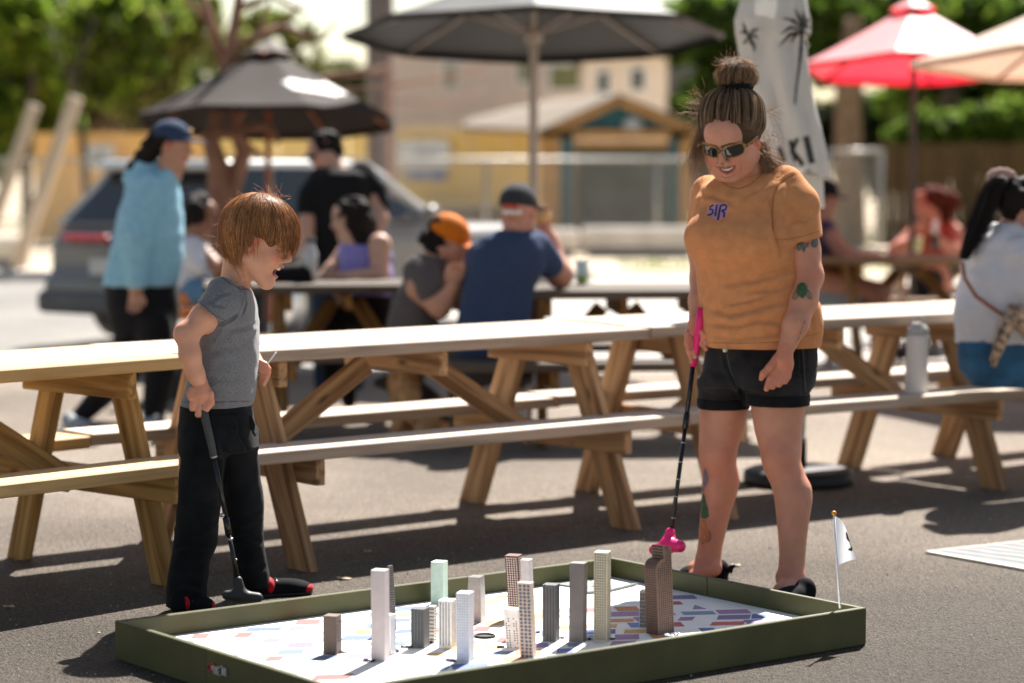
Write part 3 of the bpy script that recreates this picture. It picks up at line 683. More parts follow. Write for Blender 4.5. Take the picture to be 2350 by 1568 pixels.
# the big brown tower with the rounded shoulder
def big_tower():
    th = R(43); p = G(1630, 1463, ZB); p = G(*z3(1738, 1080)[:1], z3(0, 1072)[1], ZB); s = FPX / (p[1] * cp + (CAM_H - p[2]) * sp_)
    wl = (z3(1738, 0)[0] - z3(1618, 0)[0]) / s / math.cos(th); wr = (z3(1912, 0)[0] - z3(1738, 0)[0]) / s / math.sin(th)
    ex = V(-math.cos(th), math.sin(th), 0); ey = V(math.sin(th), math.cos(th), 0)
    H1 = (z3(0, 1072)[1] - z3(0, 300)[1]) / s; H2 = (z3(0, 1072)[1] - z3(0, 150)[1]) / s
    root = empty('model_skyscraper', p + (ex * wl + ey * wr) / 2, 0, label='tall brown tower with a stepped rounded top, covered in dark square windows', cat='model building', group='painted wooden model skyscrapers on the golf board')
    ln = V(-.010, 0, 0)
    # profile across the right face (b = depth 0..wr): rounded shoulder near, taller slab at the far half, cap rounded at its far edge
    pr = [(0, 0), (wr, 0), (wr, H2 - .018)] + [(wr - .016 + .016 * math.cos(t), H2 - .018 + .016 * math.sin(t)) for t in np.linspace(.2, 1.57, 6)] + [(wr * .52, H2), (wr * .52, H1 + .004)]
    pr += [(.03 - .03 * math.sin(t), H1 - .026 + .03 * math.cos(t)) for t in np.linspace(0, 1.57, 9)]
    n = len(pr); A = [p + ey * b + V(0, 0, z) + ln * (z / H2) for b, z in pr]; B_ = [a + ex * wl for a in A]
    b_ = MB(); b_.add(np.vstack([A, B_]), [[i, (i + 1) % n, n + (i + 1) % n, n + i][::-1] for i in range(n)])
    lo = [i for i in range(n) if True]
    # caps: fan the lower body and slab separately
    import mathutils
    tri = mathutils.geometry.tessellate_polygon([[Vector((b, z, 0)) for b, z in pr]])
    b_.add(np.array(A), [list(t) for t in tri]); b_.add(np.array(B_), [list(t)[::-1] for t in tri])
    b_.build('body', mat('block brown', (.19, .115, .085), .5, .1, 40), root)
    m_ = MB(); nf = 6; nr = 32
    def outline(t):  # walk up the front-left side: straight then shoulder arc
        Ls = H1 - .026
        if t < Ls: return 0., t, 0.
        a = (t - Ls) / .03
        return .03 - .03 * math.cos(a), Ls + .03 * math.sin(a), a
    tot = H1 - .026 + .03 * 1.5
    for i in range(nf):
        for j in range(nr + 1):
            t = (j + .5) / (nr + 1) * tot; b, z, a = outline(t); nn = -ey * math.cos(a) + V(0, 0, math.sin(a)); tg = V(0, 0, math.cos(a)) + ey * math.sin(a)
            c = p + ey * b + V(0, 0, z) + ex * wl * (.07 + .86 * (i + .5) / nf) + nn * .0005 + ln * (z / H2); hw, hh = wl * .86 / nf * .26, tot / (nr + 1) * .27
            m_.poly([c - ex * hw - tg * hh, c + ex * hw - tg * hh, c + ex * hw + tg * hh, c - ex * hw + tg * hh])
    for i in range(7):
        for j in range(38):
            z = (j + .5) / 38 * H2; b = wr * (.06 + .9 * (i + .5) / 7)
            if z > H1 - .008 and b < wr * .55: continue
            if b < .02 and z > H1 - .02: continue
            if b > wr - .012 and z > H2 - .012: continue
            c = p + ey * b + V(0, 0, z) - ex * .0005 + ln * (z / H2); k = 1 + rng.uniform(-.15, .25)
            hw, hh = wr * .9 / 7 * .26 * k, H2 / 38 * .28 * k; m_.poly([c - ey * hw - V(0, 0, hh), c + ey * hw - V(0, 0, hh), c + ey * hw + V(0, 0, hh), c - ey * hw + V(0, 0, hh)])
    for i in range(7):
        for j in range(4):
            z = H1 + .012 + j * .0085; c = p + ey * (wr * .52 - .0005) + ex * wl * (.07 + .86 * (i + .5) / 7) + V(0, 0, z) + ln * (z / H2)
            m_.poly([c - ex * .0022 - V(0, 0, .0024), c + ex * .0022 - V(0, 0, .0024), c + ex * .0022 + V(0, 0, .0024), c - ex * .0022 + V(0, 0, .0024)])
    m_.build('window_print', Kbr, root)
big_tower()
# ================================================================== flag on the rail
fp = G(1928, 1396, HR); fY = fp[1]
flag = empty('golf_flag', fp, 0, label='small white flag with a black letter on a white stick, upright on the board corner', cat='flag')
FF = Fig(fY)
b_ = MB(); b_.tube([fp, FF.P(1914, 1182)], .0034, 8); b_.build('stick', mat('white plastic', (.75, .75, .78), .4), flag, True)
b_ = MB(); s_ = SDF().ell(FF.P(1914, 1178), (.0072, .0072, .0072)); v, f = s_.mesh(.0015, 1); link(qmesh('finial', v, f, True), 'finial', flag, mat('amber bead', (.75, .32, .02), .25))
gx = np.linspace(0, 1, 12); V_ = []; F_ = []
topc = [(1914, 1184), (1922, 1185), (1931, 1190), (1938, 1199), (1943, 1210), (1946, 1222)]; 
def edge(t, pts): t = t * (len(pts) - 1); i = min(int(t), len(pts) - 2); a, b = np.array(pts[i]), np.array(pts[i + 1]); return a + (b - a) * (t - i)
top = [(1914, 1184), (1920, 1186), (1930, 1193), (1939, 1207), (1944, 1222)]; bot = [(1920, 1298), (1926, 1296), (1938, 1291), (1952, 1286), (1965, 1284)]
for i, a in enumerate(gx):
    for j, b in enumerate(np.linspace(0, 1, 12)):
        q = edge(a, top) * (1 - b) + edge(a, bot) * b
        V_.append(FF.P(q[0], q[1], .022 * math.sin(a * 4.5 + b) * a + .05 * a))
F_ = [[i * 12 + j, i * 12 + j + 1, (i + 1) * 12 + j + 1, (i + 1) * 12 + j] for i in range(11) for j in range(11)]
fc = qmesh('cloth', V_, F_, True); link(fc, 'cloth', flag, mat('white cloth thin', (.8, .81, .85), .8, .03, 20, trans=.35))
VF = (np.array(V_), np.array(F_))
S_pts = [(1955, 1222), (1948, 1219), (1944, 1224), (1946, 1236), (1953, 1244), (1956, 1254), (1953, 1263), (1948, 1260)]
decal('flag_letter', [(poly_line(S_pts, 7), mat('gold thread', (.35, .28, .08), .5)), (poly_line(S_pts, 4.6), K_)], [VF], flag, .001, .8)
# ================================================================== picnic tables
WN = wood('new pine', (.62, .40, .17), (.42, .23, .08), worn=(.74, .56, .34), wornamt=.55)
WNs = wood('new pine treated', (.52, .32, .12), (.25, .13, .04))
WW = wood('weathered pine', (.42, .30, .22), (.19, .12, .08), worn=(.68, .58, .48), wornamt=.85)
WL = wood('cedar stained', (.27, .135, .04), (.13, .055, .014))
WD = wood('old boards shade tone', (.13, .095, .07), (.06, .042, .03), worn=(.11, .095, .08), wornamt=.5)  # top colour darkened to stand in for the umbrellas' shade
WM = wood('table legs pine', (.52, .32, .17), (.22, .115, .055))
def plank(name, c, half, M3, m, parent, bev=.004):
    b_ = MB(); b_.box((0, 0, 0), half, bev=bev); T = Matrix.Translation(Vector(c)) @ Matrix(M3.tolist()).to_4x4()
    return link(b_.mesh(name), name, parent, m, M=T)
def table(label, c, ang, L=2.1, a=.75, top=.75, hw=.33, bz=.43, bo=.43, bw=.11, foot=.46, splay=.17, mt=WW, ml=WM, roll=0, th=.0215, over=0, legw=.06, nb=1, ends=None):
    c = V(c[0], c[1], 0); u = V(math.cos(ang), math.sin(ang), 0); n = V(math.sin(ang), -math.cos(ang), 0); Z = V(0, 0, 1)
    t = empty('picnic_table', c, ang, label=label, cat='picnic table', group='wooden picnic tables')
    Mx = np.array([u, -n, Z]).T
    k = 5; pw = 2 * hw / k
    for i in range(k):
        e = rng.uniform(-.02, .02, 2); o = -hw + pw * (i + .5)
        cc = c + u * (over + (e[0] + e[1]) / 2) + n * o + Z * (top - th + rng.uniform(-.0015, .0015))
        plank('plank', cc, (L / 2 + (e[0] - e[1]) / 2, pw / 2 - .003, th), Mx @ rotz(rng.uniform(-.002, .002)), mt, t)
    for s in (-1, 1):
        for q in range(nb):
            o = bo * s + (q - (nb - 1) / 2) * (2 * bw / nb)
            plank('bench_plank', c + u * (over + rng.uniform(-.015, .015)) + n * o + Z * (bz - th), (L / 2, bw / nb - .003 * (nb > 1), th), Mx, mt, t)
    for s in (-1, 1):
        cu = c + u * a * s
        for q in (-1, 1):
            p0 = cu + n * splay * q + Z * (top - 2 * th - .001); p1 = cu + n * foot * q
            d = p0 - p1; Ln = np.linalg.norm(d); x = d / Ln; y = u; z = np.cross(x, y); Ml = np.array([x, y, z]).T
            # square-cut leg, foot trimmed level
            b_ = MB(); pts = []
            hwz = legw
            for xx, zz in ((-Ln / 2, -hwz), (Ln / 2, -hwz), (Ln / 2, hwz), (-Ln / 2, hwz)):
                w_ = Ml @ V(xx, 0, zz); zt = (p0 + p1)[2] / 2 + w_[2]; tgt = 0.001 if xx < 0 else p0[2]
                xx2 = xx + (tgt - zt) / x[2]; pts.append(V(xx2, -.019, zz))
            b_.prism(pts, (0, .038, 0))
            T = Matrix.Translation(Vector((p0 + p1) / 2)) @ Matrix(Ml.tolist()).to_4x4()
            link(b_.mesh('leg'), 'leg', t, ml, M=T)
        Mn = np.array([n, u, -Z]).T
        plank('crossbeam', cu - u * .0395 * s + Z * (top - 2 * th - .046), (hw - .03, .019, .044), Mn, ml, t)
        plank('bench_support', cu - u * .0395 * s + Z * (bz - 2 * th - .046), (bo + bw * .85, .019, .044), Mn, ml, t)
        p0 = c + u * .18 * s * a + Z * (top - 2 * th - .055); p1 = cu - u * .075 * s + Z * (bz - 2 * th - .06); d = p1 - p0
        x = unit(d); y = n; Mq = np.array([x, y, np.cross(x, y)]).T
        plank('brace', (p0 + p1) / 2, (np.linalg.norm(d) / 2, .019, .04), Mq, ml, t)
    plank('crossbeam', c + Z * (top - 2 * th - .046), (hw - .03, .019, .044), np.array([n, u, -Z]).T, ml, t)
    return t
def mid_of_feet(near, far, side, L, ang, a):
    """centre of a table from the photo pixels of one leg pair; side=+1 if that pair is the right-hand one"""
    q = (G(*near) + G(*far)) / 2; u = V(math.cos(ang), math.sin(ang), 0)
    return q - u * a * side
A1 = R(47.6); tabL = table('new yellow pine picnic table at the left edge', mid_of_feet((357, 1352), (68, 1274), 1, 0, A1, .74), A1, L=1.98, a=.74, mt=WN, ml=WNs, hw=.32, bz=.417, foot=.40, top=.742, legw=.045)
A2 = R(39.5); pm = (G(691, 1307) + G(1440, 1217) + G(1092, 1152)) / 3; ctr = ((G(1440, 1217) + G(1092, 1152)) / 2 + (G(691, 1307) - V(math.sin(A2), -math.cos(A2), 0) * .47)) / 2
tabM = table('weathered sunlit picnic table between the boy and the woman', ctr, A2, L=2.2, a=.745, bz=.425, foot=.47, top=.745)
A3 = R(34.5); u3 = V(math.cos(A3), math.sin(A3), 0)
c3 = ((G(1336, 1127) + G(1705, 1188)) / 2 + u3 * .745 + (G(1903, 1068) + G(2310, 1129)) / 2 - u3 * .745) / 2
tabR = table('weathered picnic table behind the woman with a white bottle on its bench', c3, A3, L=2.06, a=.745, top=.752, bz=.433, over=.03)
A4 = R(37); c4 = G(2143, 1048) + V(math.sin(A4), -math.cos(A4), 0) * .47 + V(math.cos(A4), math.sin(A4), 0) * .8
tabE = table('picnic table under the seated woman at the right edge', c4, A4, L=2.1, a=.745)
def at_top(x, y, z): return G(x, y, z)
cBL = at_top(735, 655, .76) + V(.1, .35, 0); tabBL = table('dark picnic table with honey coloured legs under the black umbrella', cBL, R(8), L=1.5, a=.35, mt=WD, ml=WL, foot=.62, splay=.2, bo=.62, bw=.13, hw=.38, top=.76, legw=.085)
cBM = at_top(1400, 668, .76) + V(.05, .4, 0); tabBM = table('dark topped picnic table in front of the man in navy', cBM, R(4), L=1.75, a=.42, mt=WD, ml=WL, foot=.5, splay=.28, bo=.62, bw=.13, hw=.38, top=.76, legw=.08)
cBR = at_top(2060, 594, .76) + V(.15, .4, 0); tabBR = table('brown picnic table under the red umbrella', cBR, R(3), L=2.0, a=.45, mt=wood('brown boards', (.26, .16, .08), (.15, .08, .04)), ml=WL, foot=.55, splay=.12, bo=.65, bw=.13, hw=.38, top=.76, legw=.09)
# far table glimpsed behind the white blouse
cBX = at_top(2230, 672, .45); table('sunlit picnic table behind the white blouse', (cBX[0] + .35, cBX[1] + 1.3), R(12), L=1.8, a=.6)
# chip of bark on the new table's bench edge
# ================================================================== white bottle
BT = G(2102, 905, .427); bt = empty('bottle', BT, 0, label='matte white steel bottle with a grey carry-loop lid on the bench', cat='bottle')
FB = Fig(BT[1]); s_ = SDF(); rr = lambda q: FB.r(q)
s_.stack(FB.rows([(904, 2076, 2129), (900, 2075, 2130), (860, 2077, 2129), (800, 2080, 2130), (775, 2080, 2133), (768, 2081, 2132)], ry=1), pw=2, sm=.008)
v, f = s_.mesh(.0028, 2); link(qmesh('body', v, f, True), 'body', bt, mat('white powder coat', (.62, .60, .58), .45, .03, 40))
s_ = SDF().stack(FB.rows([(767.5, 2081, 2132), (755, 2083, 2131), (745, 2090, 2124), (741, 2094, 2119)], ry=1), sm=.006); v, f = s_.mesh(.0028, 2)
lid = link(qmesh('lid', v, f, True), 'lid', bt, mat('warm grey plastic', (.42, .40, .38), .5))
b_ = MB(); b_.tube([FB.P(2107 + 16 * math.cos(t), 745 - 21 * math.sin(t)) for t in np.linspace(-.2, 3.35, 14)], .0045, 8); b_.build('loop', mat('warm grey plastic'), bt, True)
# ================================================================== black umbrella base
UB = G(1830, 1112); ub = None
# ================================================================== printed mat at right
mp_ = [G(2123, 1271), G(2352, 1312), G(2700, 1260), G(2352, 1246)]
c = sum(mp_) / 4; b_ = MB(); z_ = V(0, 0, .006)
mt_ = empty('printed_mat', c, 0, label='flat printed mat with a white border lying on the asphalt at the right', cat='mat')
b_.prism([p + V(0, 0, .002) for p in mp_], (0, 0, .008)); b_.build('border', mat('mat white', (.66, .64, .56), .8), mt_)
cc = [c + (p - c) * .93 for p in mp_]; b_ = MB(); b_.poly([p + V(0, 0, .0112) for p in cc]); 
def stripes(name, c1, c2, c3_):
    m = bpy.data.materials.new(name); m.use_nodes = True; n = m.node_tree; N = n.nodes
    tc = N.new('ShaderNodeTexCoord'); wv = N.new('ShaderNodeTexWave'); wv.inputs['Scale'].default_value = 6; wv.inputs['Distortion'].default_value = 3; wv.bands_direction = 'DIAGONAL'
    cr = N.new('ShaderNodeValToRGB'); e = cr.color_ramp.elements; e[0].color = (*c1, 1); e[1].color = (*c2, 1); x = e.new(.5); x.color = (*c3_, 1)
    n.links.new(tc.outputs['Object'], wv.inputs[0]); n.links.new(wv.outputs[0], cr.inputs[0]); n.links.new(cr.outputs[0], N['Principled BSDF'].inputs['Base Color']); N['Principled BSDF'].inputs['Roughness'].default_value = .8
    return m
b_.build('print', stripes('mat print', (.035, .07, .075), (.26, .18, .20), (.14, .17, .16)), mt_)
# ================================================================== people: shared pieces
M_skin = mat('skin', attr=True, rough=.52, var=.07, vs=25, bump=.12, bs=420, spec=.35, sss=.10)
M_hair = mat('hair', attr=True, rough=.42, var=.2, vs=60, spec=.45, trans=.35)
M_cap_hair = mat('hair base', attr=True, rough=.7, var=.3, vs=200, spec=.2)
class Head:
    def __init__(s, C, F, sc=1., roll=0.):
        s.C = np.asarray(C, float); s.F = unit(F); S = unit(np.cross(V(0, 0, 1), s.F)) * 1.0
        S = -unit(np.cross(s.F, V(0, 0, 1))); s.S = -S if False else S
        s.U = unit(np.cross(s.F, s.S)); 
        if s.U[2] < 0: s.U = -s.U
        if roll: c, q = math.cos(roll), math.sin(roll); s.S, s.U = s.S * c + s.U * q, s.U * c - s.S * q
        s.sc = sc; s.M = np.array([s.S, s.F, s.U]).T
    def L(s, a, b, c): return s.C + s.sc * (a * s.S + b * s.F + c * s.U)
    def loc(s, p): return ((np.asarray(p) - s.C) @ s.M) / s.sc
def nose_at(P, F, sc, roll=0.):
    h = Head(P, F, sc, roll); h.C = np.asarray(P) - sc * (.110 * h.F - .025 * h.U); return h
def head_sdf(h, s, child=False, smile=False, gape=False, eyes=True):
    k = h.sc; e = lambda a, b, c, r, kk=.012, op=1, M=None: s.ell(h.L(a, b, c), np.array(r) * k, h.M if M is None else M, k=kk * k, op=op)
    jw = .9 if child else 1.
    e(0, -.014, .034, (.075, .096, .084)); e(0, .022, -.03, (.061, .066, .080), .03)
    e(0, .060, .045, (.052, .034, .045), .03)
    e(0, .066, -.094 - (.014 if gape else 0), (.021 * jw, .018, .016), .03)
    for q in (-1, 1):
        e(q * .036, .058, -.030 + (.006 if smile else 0), (.026, .026, .024), .022)
        s.cone(h.L(q * .060, .0, -.05), h.L(q * .018, .062, -.098 - (.012 if gape else 0)), .018 * k, .014 * k, .03 * k)
        e(q * .031, .094, .012, (.018, .012, .012), .010, -1)
        if eyes: e(q * .031, .0785, .010, (.0145, .0125, .0125), .002)
        # ear
        s.ell(h.L(q * .077, -.006, -.002), np.array((.007, .017, .030)) * k, h.M @ rotz(-q * .35), k=.006 * k)
        s.ell(h.L(q * .083, -.001, .002), np.array((.004, .009, .016)) * k, h.M @ rotz(-q * .35), k=.003 * k, op=-1)
    e(0, .085, .034, (.045, .012, .009), .014)
    nz = .92 if child else 1.
    s.cone(h.L(0, .088, .016), h.L(0, .108 * (.99 if child else 1), -.020), .0075 * k, .0105 * k * nz, .014 * k)
    for q in (-1, 1): e(q * .0125 * nz, .098, -.026, (.0085, .011, .008), .007)
    if gape:
        e(0, .088, -.049, (.020, .012, .0065), .006); e(0, .080, -.084, (.019, .012, .007), .006)
        e(0, .088, -.067, (.0165, .026, .0135), .004, -1)
    elif smile == 2:
        s.chain([h.L(-.031, .074, -.043), h.L(-.016, .090, -.049), h.L(0, .096, -.051), h.L(.016, .090, -.049), h.L(.031, .074, -.043)], [.004 * k, .006 * k, .0065 * k, .006 * k, .004 * k], .006 * k)
        s.chain([h.L(-.027, .076, -.052), h.L(-.014, .087, -.065), h.L(0, .091, -.068), h.L(.014, .087, -.065), h.L(.027, .076, -.052)], [.004 * k, .0065 * k, .008 * k, .0065 * k, .004 * k], .006 * k)
        s.chain([h.L(-.023, .089, -.050), h.L(0, .104, -.058), h.L(.023, .089, -.050)], [.0035 * k, .0060 * k, .0035 * k], .002 * k, -1)
        for q in (-1, 1): e(q * .043, .078, -.042, (.006, .010, .022), .008, -1)
    elif smile:
        s.chain([h.L(-.033, .072, -.046), h.L(-.016, .087, -.052), h.L(0, .092, -.054), h.L(.016, .087, -.052), h.L(.033, .072, -.046)], [.003 * k, .006 * k, .0065 * k, .006 * k, .003 * k], .008 * k)
        s.chain([h.L(-.027, .074, -.058), h.L(-.014, .084, -.067), h.L(0, .088, -.070), h.L(.014, .084, -.067), h.L(.027, .074, -.058)], [.003 * k, .006 * k, .007 * k, .006 * k, .003 * k], .008 * k)
    else:
        e(0, .090, -.050, (.021, .010, .006), .006); e(0, .089, -.060, (.018, .010, .0065), .006)
def skin_col(h, v, base, lips=(.42, .13, .11), brow=(.10, .05, .03), blush=.25, gape=False, smile=False):
    L = h.loc(v); c = np.tile(np.asarray(base, float), (len(v), 1))
    def mixin(w_, col):
        nonlocal c
        w_ = np.clip(w_, 0, 1)[:, None]; c = c * (1 - w_) + np.asarray(col) * w_
    for q in (-1, 1):
        r = np.sqrt(((L[:, 0] - q * .042) / .026) ** 2 + ((L[:, 2] + .028) / .024) ** 2)
        mixin(blush * (1 - r) * (L[:, 1] > 0), np.array(base) * [1.15, .62, .58])
        re = np.abs(L[:, 0]) > .068; mixin(.45 * re * (np.abs(L[:, 2]) < .035) * (np.abs(L[:, 1]) < .03), np.array(base) * [1.12, .75, .7])
    yl = -.055 if not gape else -.066
    hw, hh = (.027, .0125) if not gape else (.021, .024)
    if smile: hw, hh, yl = .030, .017, -.056
    r = np.sqrt((L[:, 0] / hw) ** 2 + ((L[:, 2] - yl - (.35 * np.abs(L[:, 0]) if smile else 0)) / hh) ** 2)
    mixin(np.clip((1 - r) * 5, 0, 1) * (L[:, 1] > .066), lips)
    if gape: r = np.sqrt((L[:, 0] / .017) ** 2 + ((L[:, 2] + .067) / .0135) ** 2); mixin(np.clip((1 - r) * 5, 0, 1) * (L[:, 1] > .04), (.10, .015, .015))
    if smile: r = np.sqrt((L[:, 0] / .023) ** 2 + ((L[:, 2] + .0565 - .30 * np.abs(L[:, 0])) / .0075) ** 2); mixin(np.clip((1 - r) * 6, 0, 1) * (L[:, 1] > .06), (.22, .04, .04))
    for q in (-1, 1):
        bz = .034 + .004 * np.cos((np.abs(L[:, 0]) - .03) * 60)
        mixin(.85 * (np.abs(L[:, 2] - bz) < .0042) * (np.abs(L[:, 0] - q * .032) < .021) * (L[:, 1] > .06), brow)
        mixin(.8 * (np.abs(L[:, 2] - .0125) < .0028) * (np.abs(L[:, 0] - q * .031) < .014) * (L[:, 1] > .08), brow)
    return np.clip(c, 0, 1)
def grow_hair(h, name, n, root_dir, cen, rad, length, parent, m, c0, c1, seed=1, layers=(.97, 1.04), g0=.05, g1=.6, steps=16, rad_s=.0009, clump=.5, ncl=120, spread=3.14, stop=None):
    """strands that leave a crown point and fall over a skull ellipsoid; length(phi)->metres"""
    r_ = np.random.default_rng(seed); ax = unit(root_dir)
    e1 = unit(np.cross(ax, V(1, 0, .01)) if abs(ax[0]) < .9 else np.cross(ax, V(0, 1, 0))); e1 = unit(V(0, 1, 0) - ax * ax[1]); e2 = np.cross(ax, e1)   # e1 = towards the face
    phi = r_.uniform(-spread, spread, n); cl = r_.uniform(-spread, spread, ncl); ci = np.abs(((phi[:, None] - cl[None] + math.pi) % (2 * math.pi)) - math.pi).argmin(1)
    lay = r_.uniform(*layers, n); Lh = length(phi) * r_.uniform(.68, 1.08, n) * (1 + .17 * np.sin(ci * 2.7) + .05 * np.sin(ci * 7.1)); amp = r_.uniform(.03, .30, n); fq = r_.uniform(2, 6, n); phs = r_.uniform(0, 6.3, n); csw = .35 * np.sin(ci * 4.1) + .2 * r_.normal(0, 1, n)
    th0 = r_.uniform(.02, 1.25, n) ** 1.0
    def at(ph, th): return ax * np.cos(th)[:, None] + (e1 * np.cos(ph)[:, None] + e2 * np.sin(ph)[:, None]) * np.sin(th)[:, None]
    q = at(phi, th0); p = np.asarray(cen) + q * rad * lay[:, None]
    # remaining length shrinks with the root's distance from the crown
    Lh = np.maximum(Lh - th0 * .095, .035)
    out = [p.copy()]; gv = h.M.T @ V(0, 0, -1)
    for s_ in range(steps - 1):
        t = s_ / (steps - 1); qq = (p - cen) / rad; nq = qq / np.linalg.norm(qq, axis=1)[:, None]
        ph = phi + (cl[ci] - phi + math.pi) % (2 * math.pi) * 0
        dphi = ((cl[ci] - phi + math.pi) % (2 * math.pi)) - math.pi
        tan = nq * (nq @ ax)[:, None] - ax; tan /= np.linalg.norm(tan, axis=1)[:, None] + 1e-6
        side = np.cross(ax, nq); side /= np.linalg.norm(side, axis=1)[:, None] + 1e-6
        g = g0 + (g1 - g0) * t ** 1.3
        d = tan * (1 - g) + gv * g + side * (dphi * clump * (1.2 - t) + amp * np.sin(fq * t + phs) + csw * (t ** 1.2) * .55)[:, None]
        d /= np.linalg.norm(d, axis=1)[:, None]
        p = p + d * (Lh / (steps - 1))[:, None]
        qq = (p - cen) / rad; ln = np.linalg.norm(qq, axis=1); inn = ln < lay
        p = np.where(inn[:, None], cen + qq / ln[:, None] * lay[:, None] * rad, p)
        out.append(p.copy())
    P = np.stack(out, 1) ; Wd = h.C + h.sc * (P @ h.M.T)
    tcol = (np.sin(ci * 12.9) * .5 + .5) * .5 + r_.random(n) * .5
    col = np.asarray(c0)[None] * (1 - tcol[:, None]) + np.asarray(c1)[None] * tcol[:, None]
    return strands(name, Wd, rad_s * h.sc, parent, m, col)
def put_skin(name, parts, parent, m=None, **k):
    v, f, c = joinv(parts); return link(qmesh(name, v, f, True, None, c), name, parent, m or M_skin, **k), (v, f)
def cloth(name, sdf, h, m, parent, lines=(), amp=.0012, scale=14, sm=2, off=0.):
    v, f = sdf.mesh(h, sm); v = folds(v, f, None, lines, amp, scale, off)
    return link(qmesh(name, v, f, True), name, parent, m), (v, f)
def fabric(name, col=(.01, .01, .011), rough=.85, var=.08, bump=.25, bs=900, sheen=.06, vs=30, trans=0.):
    return mat(name, col, rough, var, vs, bump, bs, sheen=sheen, spec=.08, trans=trans)
def shoe(f_, heel, toe, wid, hgt, m, msole, parent, name='shoe', h=.004, mid=None):
    """heel/toe: world points on the ground"""
    s = SDF(); d = unit(toe - heel); L = np.linalg.norm(toe - heel); n = V(-d[1], d[0], 0); Z = V(0, 0, 1); M = np.array([d, n, Z]).T
    s.ell(heel + d * L * .16 + Z * hgt * .45, (L * .17, wid * .42, hgt * .55), M, k=.02); s.ell(heel + d * L * .5 + Z * hgt * .33, (L * .34, wid * .42, hgt * .42), M, k=.02)
    s.ell(heel + d * L * .78 + Z * hgt * .28, (L * .23, wid * .5, hgt * .32), M, k=.02)
    s.box(heel + d * L * .5 - Z * .03, (L, wid, .034), M, 0, 0, -1)
    v, fc = s.mesh(h, 1); o = link(qmesh(name, v, fc, True), name, parent, m)
    s = SDF(); s.ell(heel + d * L * .2 + Z * .007, (L * .21, wid * .43, .008), M, k=.01); s.ell(heel + d * L * .55 + Z * .007, (L * .3, wid * .42, .008), M, k=.01); s.ell(heel + d * L * .78 + Z * .007, (L * .235, wid * .51, .008), M, k=.01)
    v, fc = s.mesh(h * .8, 0); link(qmesh('sole', v, fc, True), 'sole', o, msole)
    return o
# ================================================================== the woman
w = Fig(7.86); SKW = (.56, .255, .165)
wo = empty('person', G(1725, 1352), 0, label='woman in a mustard tee and black denim shorts, bun and sunglasses, holding a pink putter', cat='person')
FW = unit(V(-math.sin(R(24)) * math.cos(R(27)), -math.cos(R(24)) * math.cos(R(27)), -math.sin(R(27))))
hw_ = nose_at(w.P(1656, 378, -.13), FW, 1.12)
WL_L = [(900, 1604, 1716), (940, 1604, 1718), (985, 1604, 1707), (1034, 1603, 1693), (1060, 1606, 1690), (1102, 1611, 1699), (1135, 1610, 1692), (1170, 1608, 1679), (1215, 1604, 1668), (1255, 1601, 1658), (1285, 1594, 1655), (1306, 1586, 1655)]
WL_R = [(880, 1722, 1852), (900, 1718, 1851), (935, 1722, 1849), (990, 1731, 1841), (1040, 1744, 1840), (1060, 1748, 1838), (1090, 1758, 1848), (1119, 1770, 1863), (1150, 1777, 1865), (1187, 1781, 1859), (1230, 1785, 1853), (1273, 1788, 1849), (1305, 1786, 1847), (1340, 1783, 1848)]
def dl(L, d0, d1): return [(y, a, b, d0 + (d1 - d0) * (i / (len(L) - 1))) for i, (y, a, b) in enumerate(L)]
s = SDF()
s.stack(w.rows(dl(WL_L, .05, .10), ry=.92), k=.02, sm=.02); s.stack(w.rows(dl(WL_R, -.03, -.16), ry=.92), k=.02, sm=.02)
# knees, shins, ankles
s.ell(w.P(1645, 1046, .022), (.036, .03, .045), k=.05); s.ell(w.P(1788, 1056, -.12), (.038, .03, .045), k=.05)
s.ell(w.P(1812, 1325, -.17), (.045, .028, .03), k=.02); s.ell(w.P(1612, 1302, .08), (.05, .03, .022), k=.02)
s.cone(w.P(1635, 1306, .08), w.P(1592, 1322, .05), .028, .020, .02); s.cone(w.P(1815, 1340, -.18), w.P(1792, 1356, -.26), .032, .026, .02)
# trunk
s.stack(w.rows([(865, 1640, 1840, 0, .09), (800, 1630, 1865, 0, .12), (700, 1615, 1862, 0, .13), (620, 1606, 1835, 0, .11), (540, 1596, 1826, 0, .11), (450, 1610, 1820, 0, .09), (415, 1650, 1780, 0, .06)]), k=.03)
s.cone(w.P(1722, 425, .02), w.P(1700, 365, -.03), .058, .055, .03)
# her left arm, hanging at the picture's right
s.chain([w.P(1826, 452, .0), w.P(1838, 520, -.035), w.P(1842, 575, -.06), w.P(1858, 634, -.09), w.P(1845, 690, -.14), w.P(1826, 745, -.175), w.P(1803, 802, -.195)], [w.r(q) for q in (38, 38, 39, 30.5, 30, 28, 19)], .02)
# her right arm, behind the shirt then forward
s.chain([w.P(1622, 450, .10), w.P(1615, 570, .14), w.P(1612, 640, .12), w.P(1606, 690, .06), w.P(1597, 742, .0)], [w.r(q) for q in (40, 36, 28, 25, 17)], .02)
bv, bf = s.mesh(.0050, 3)
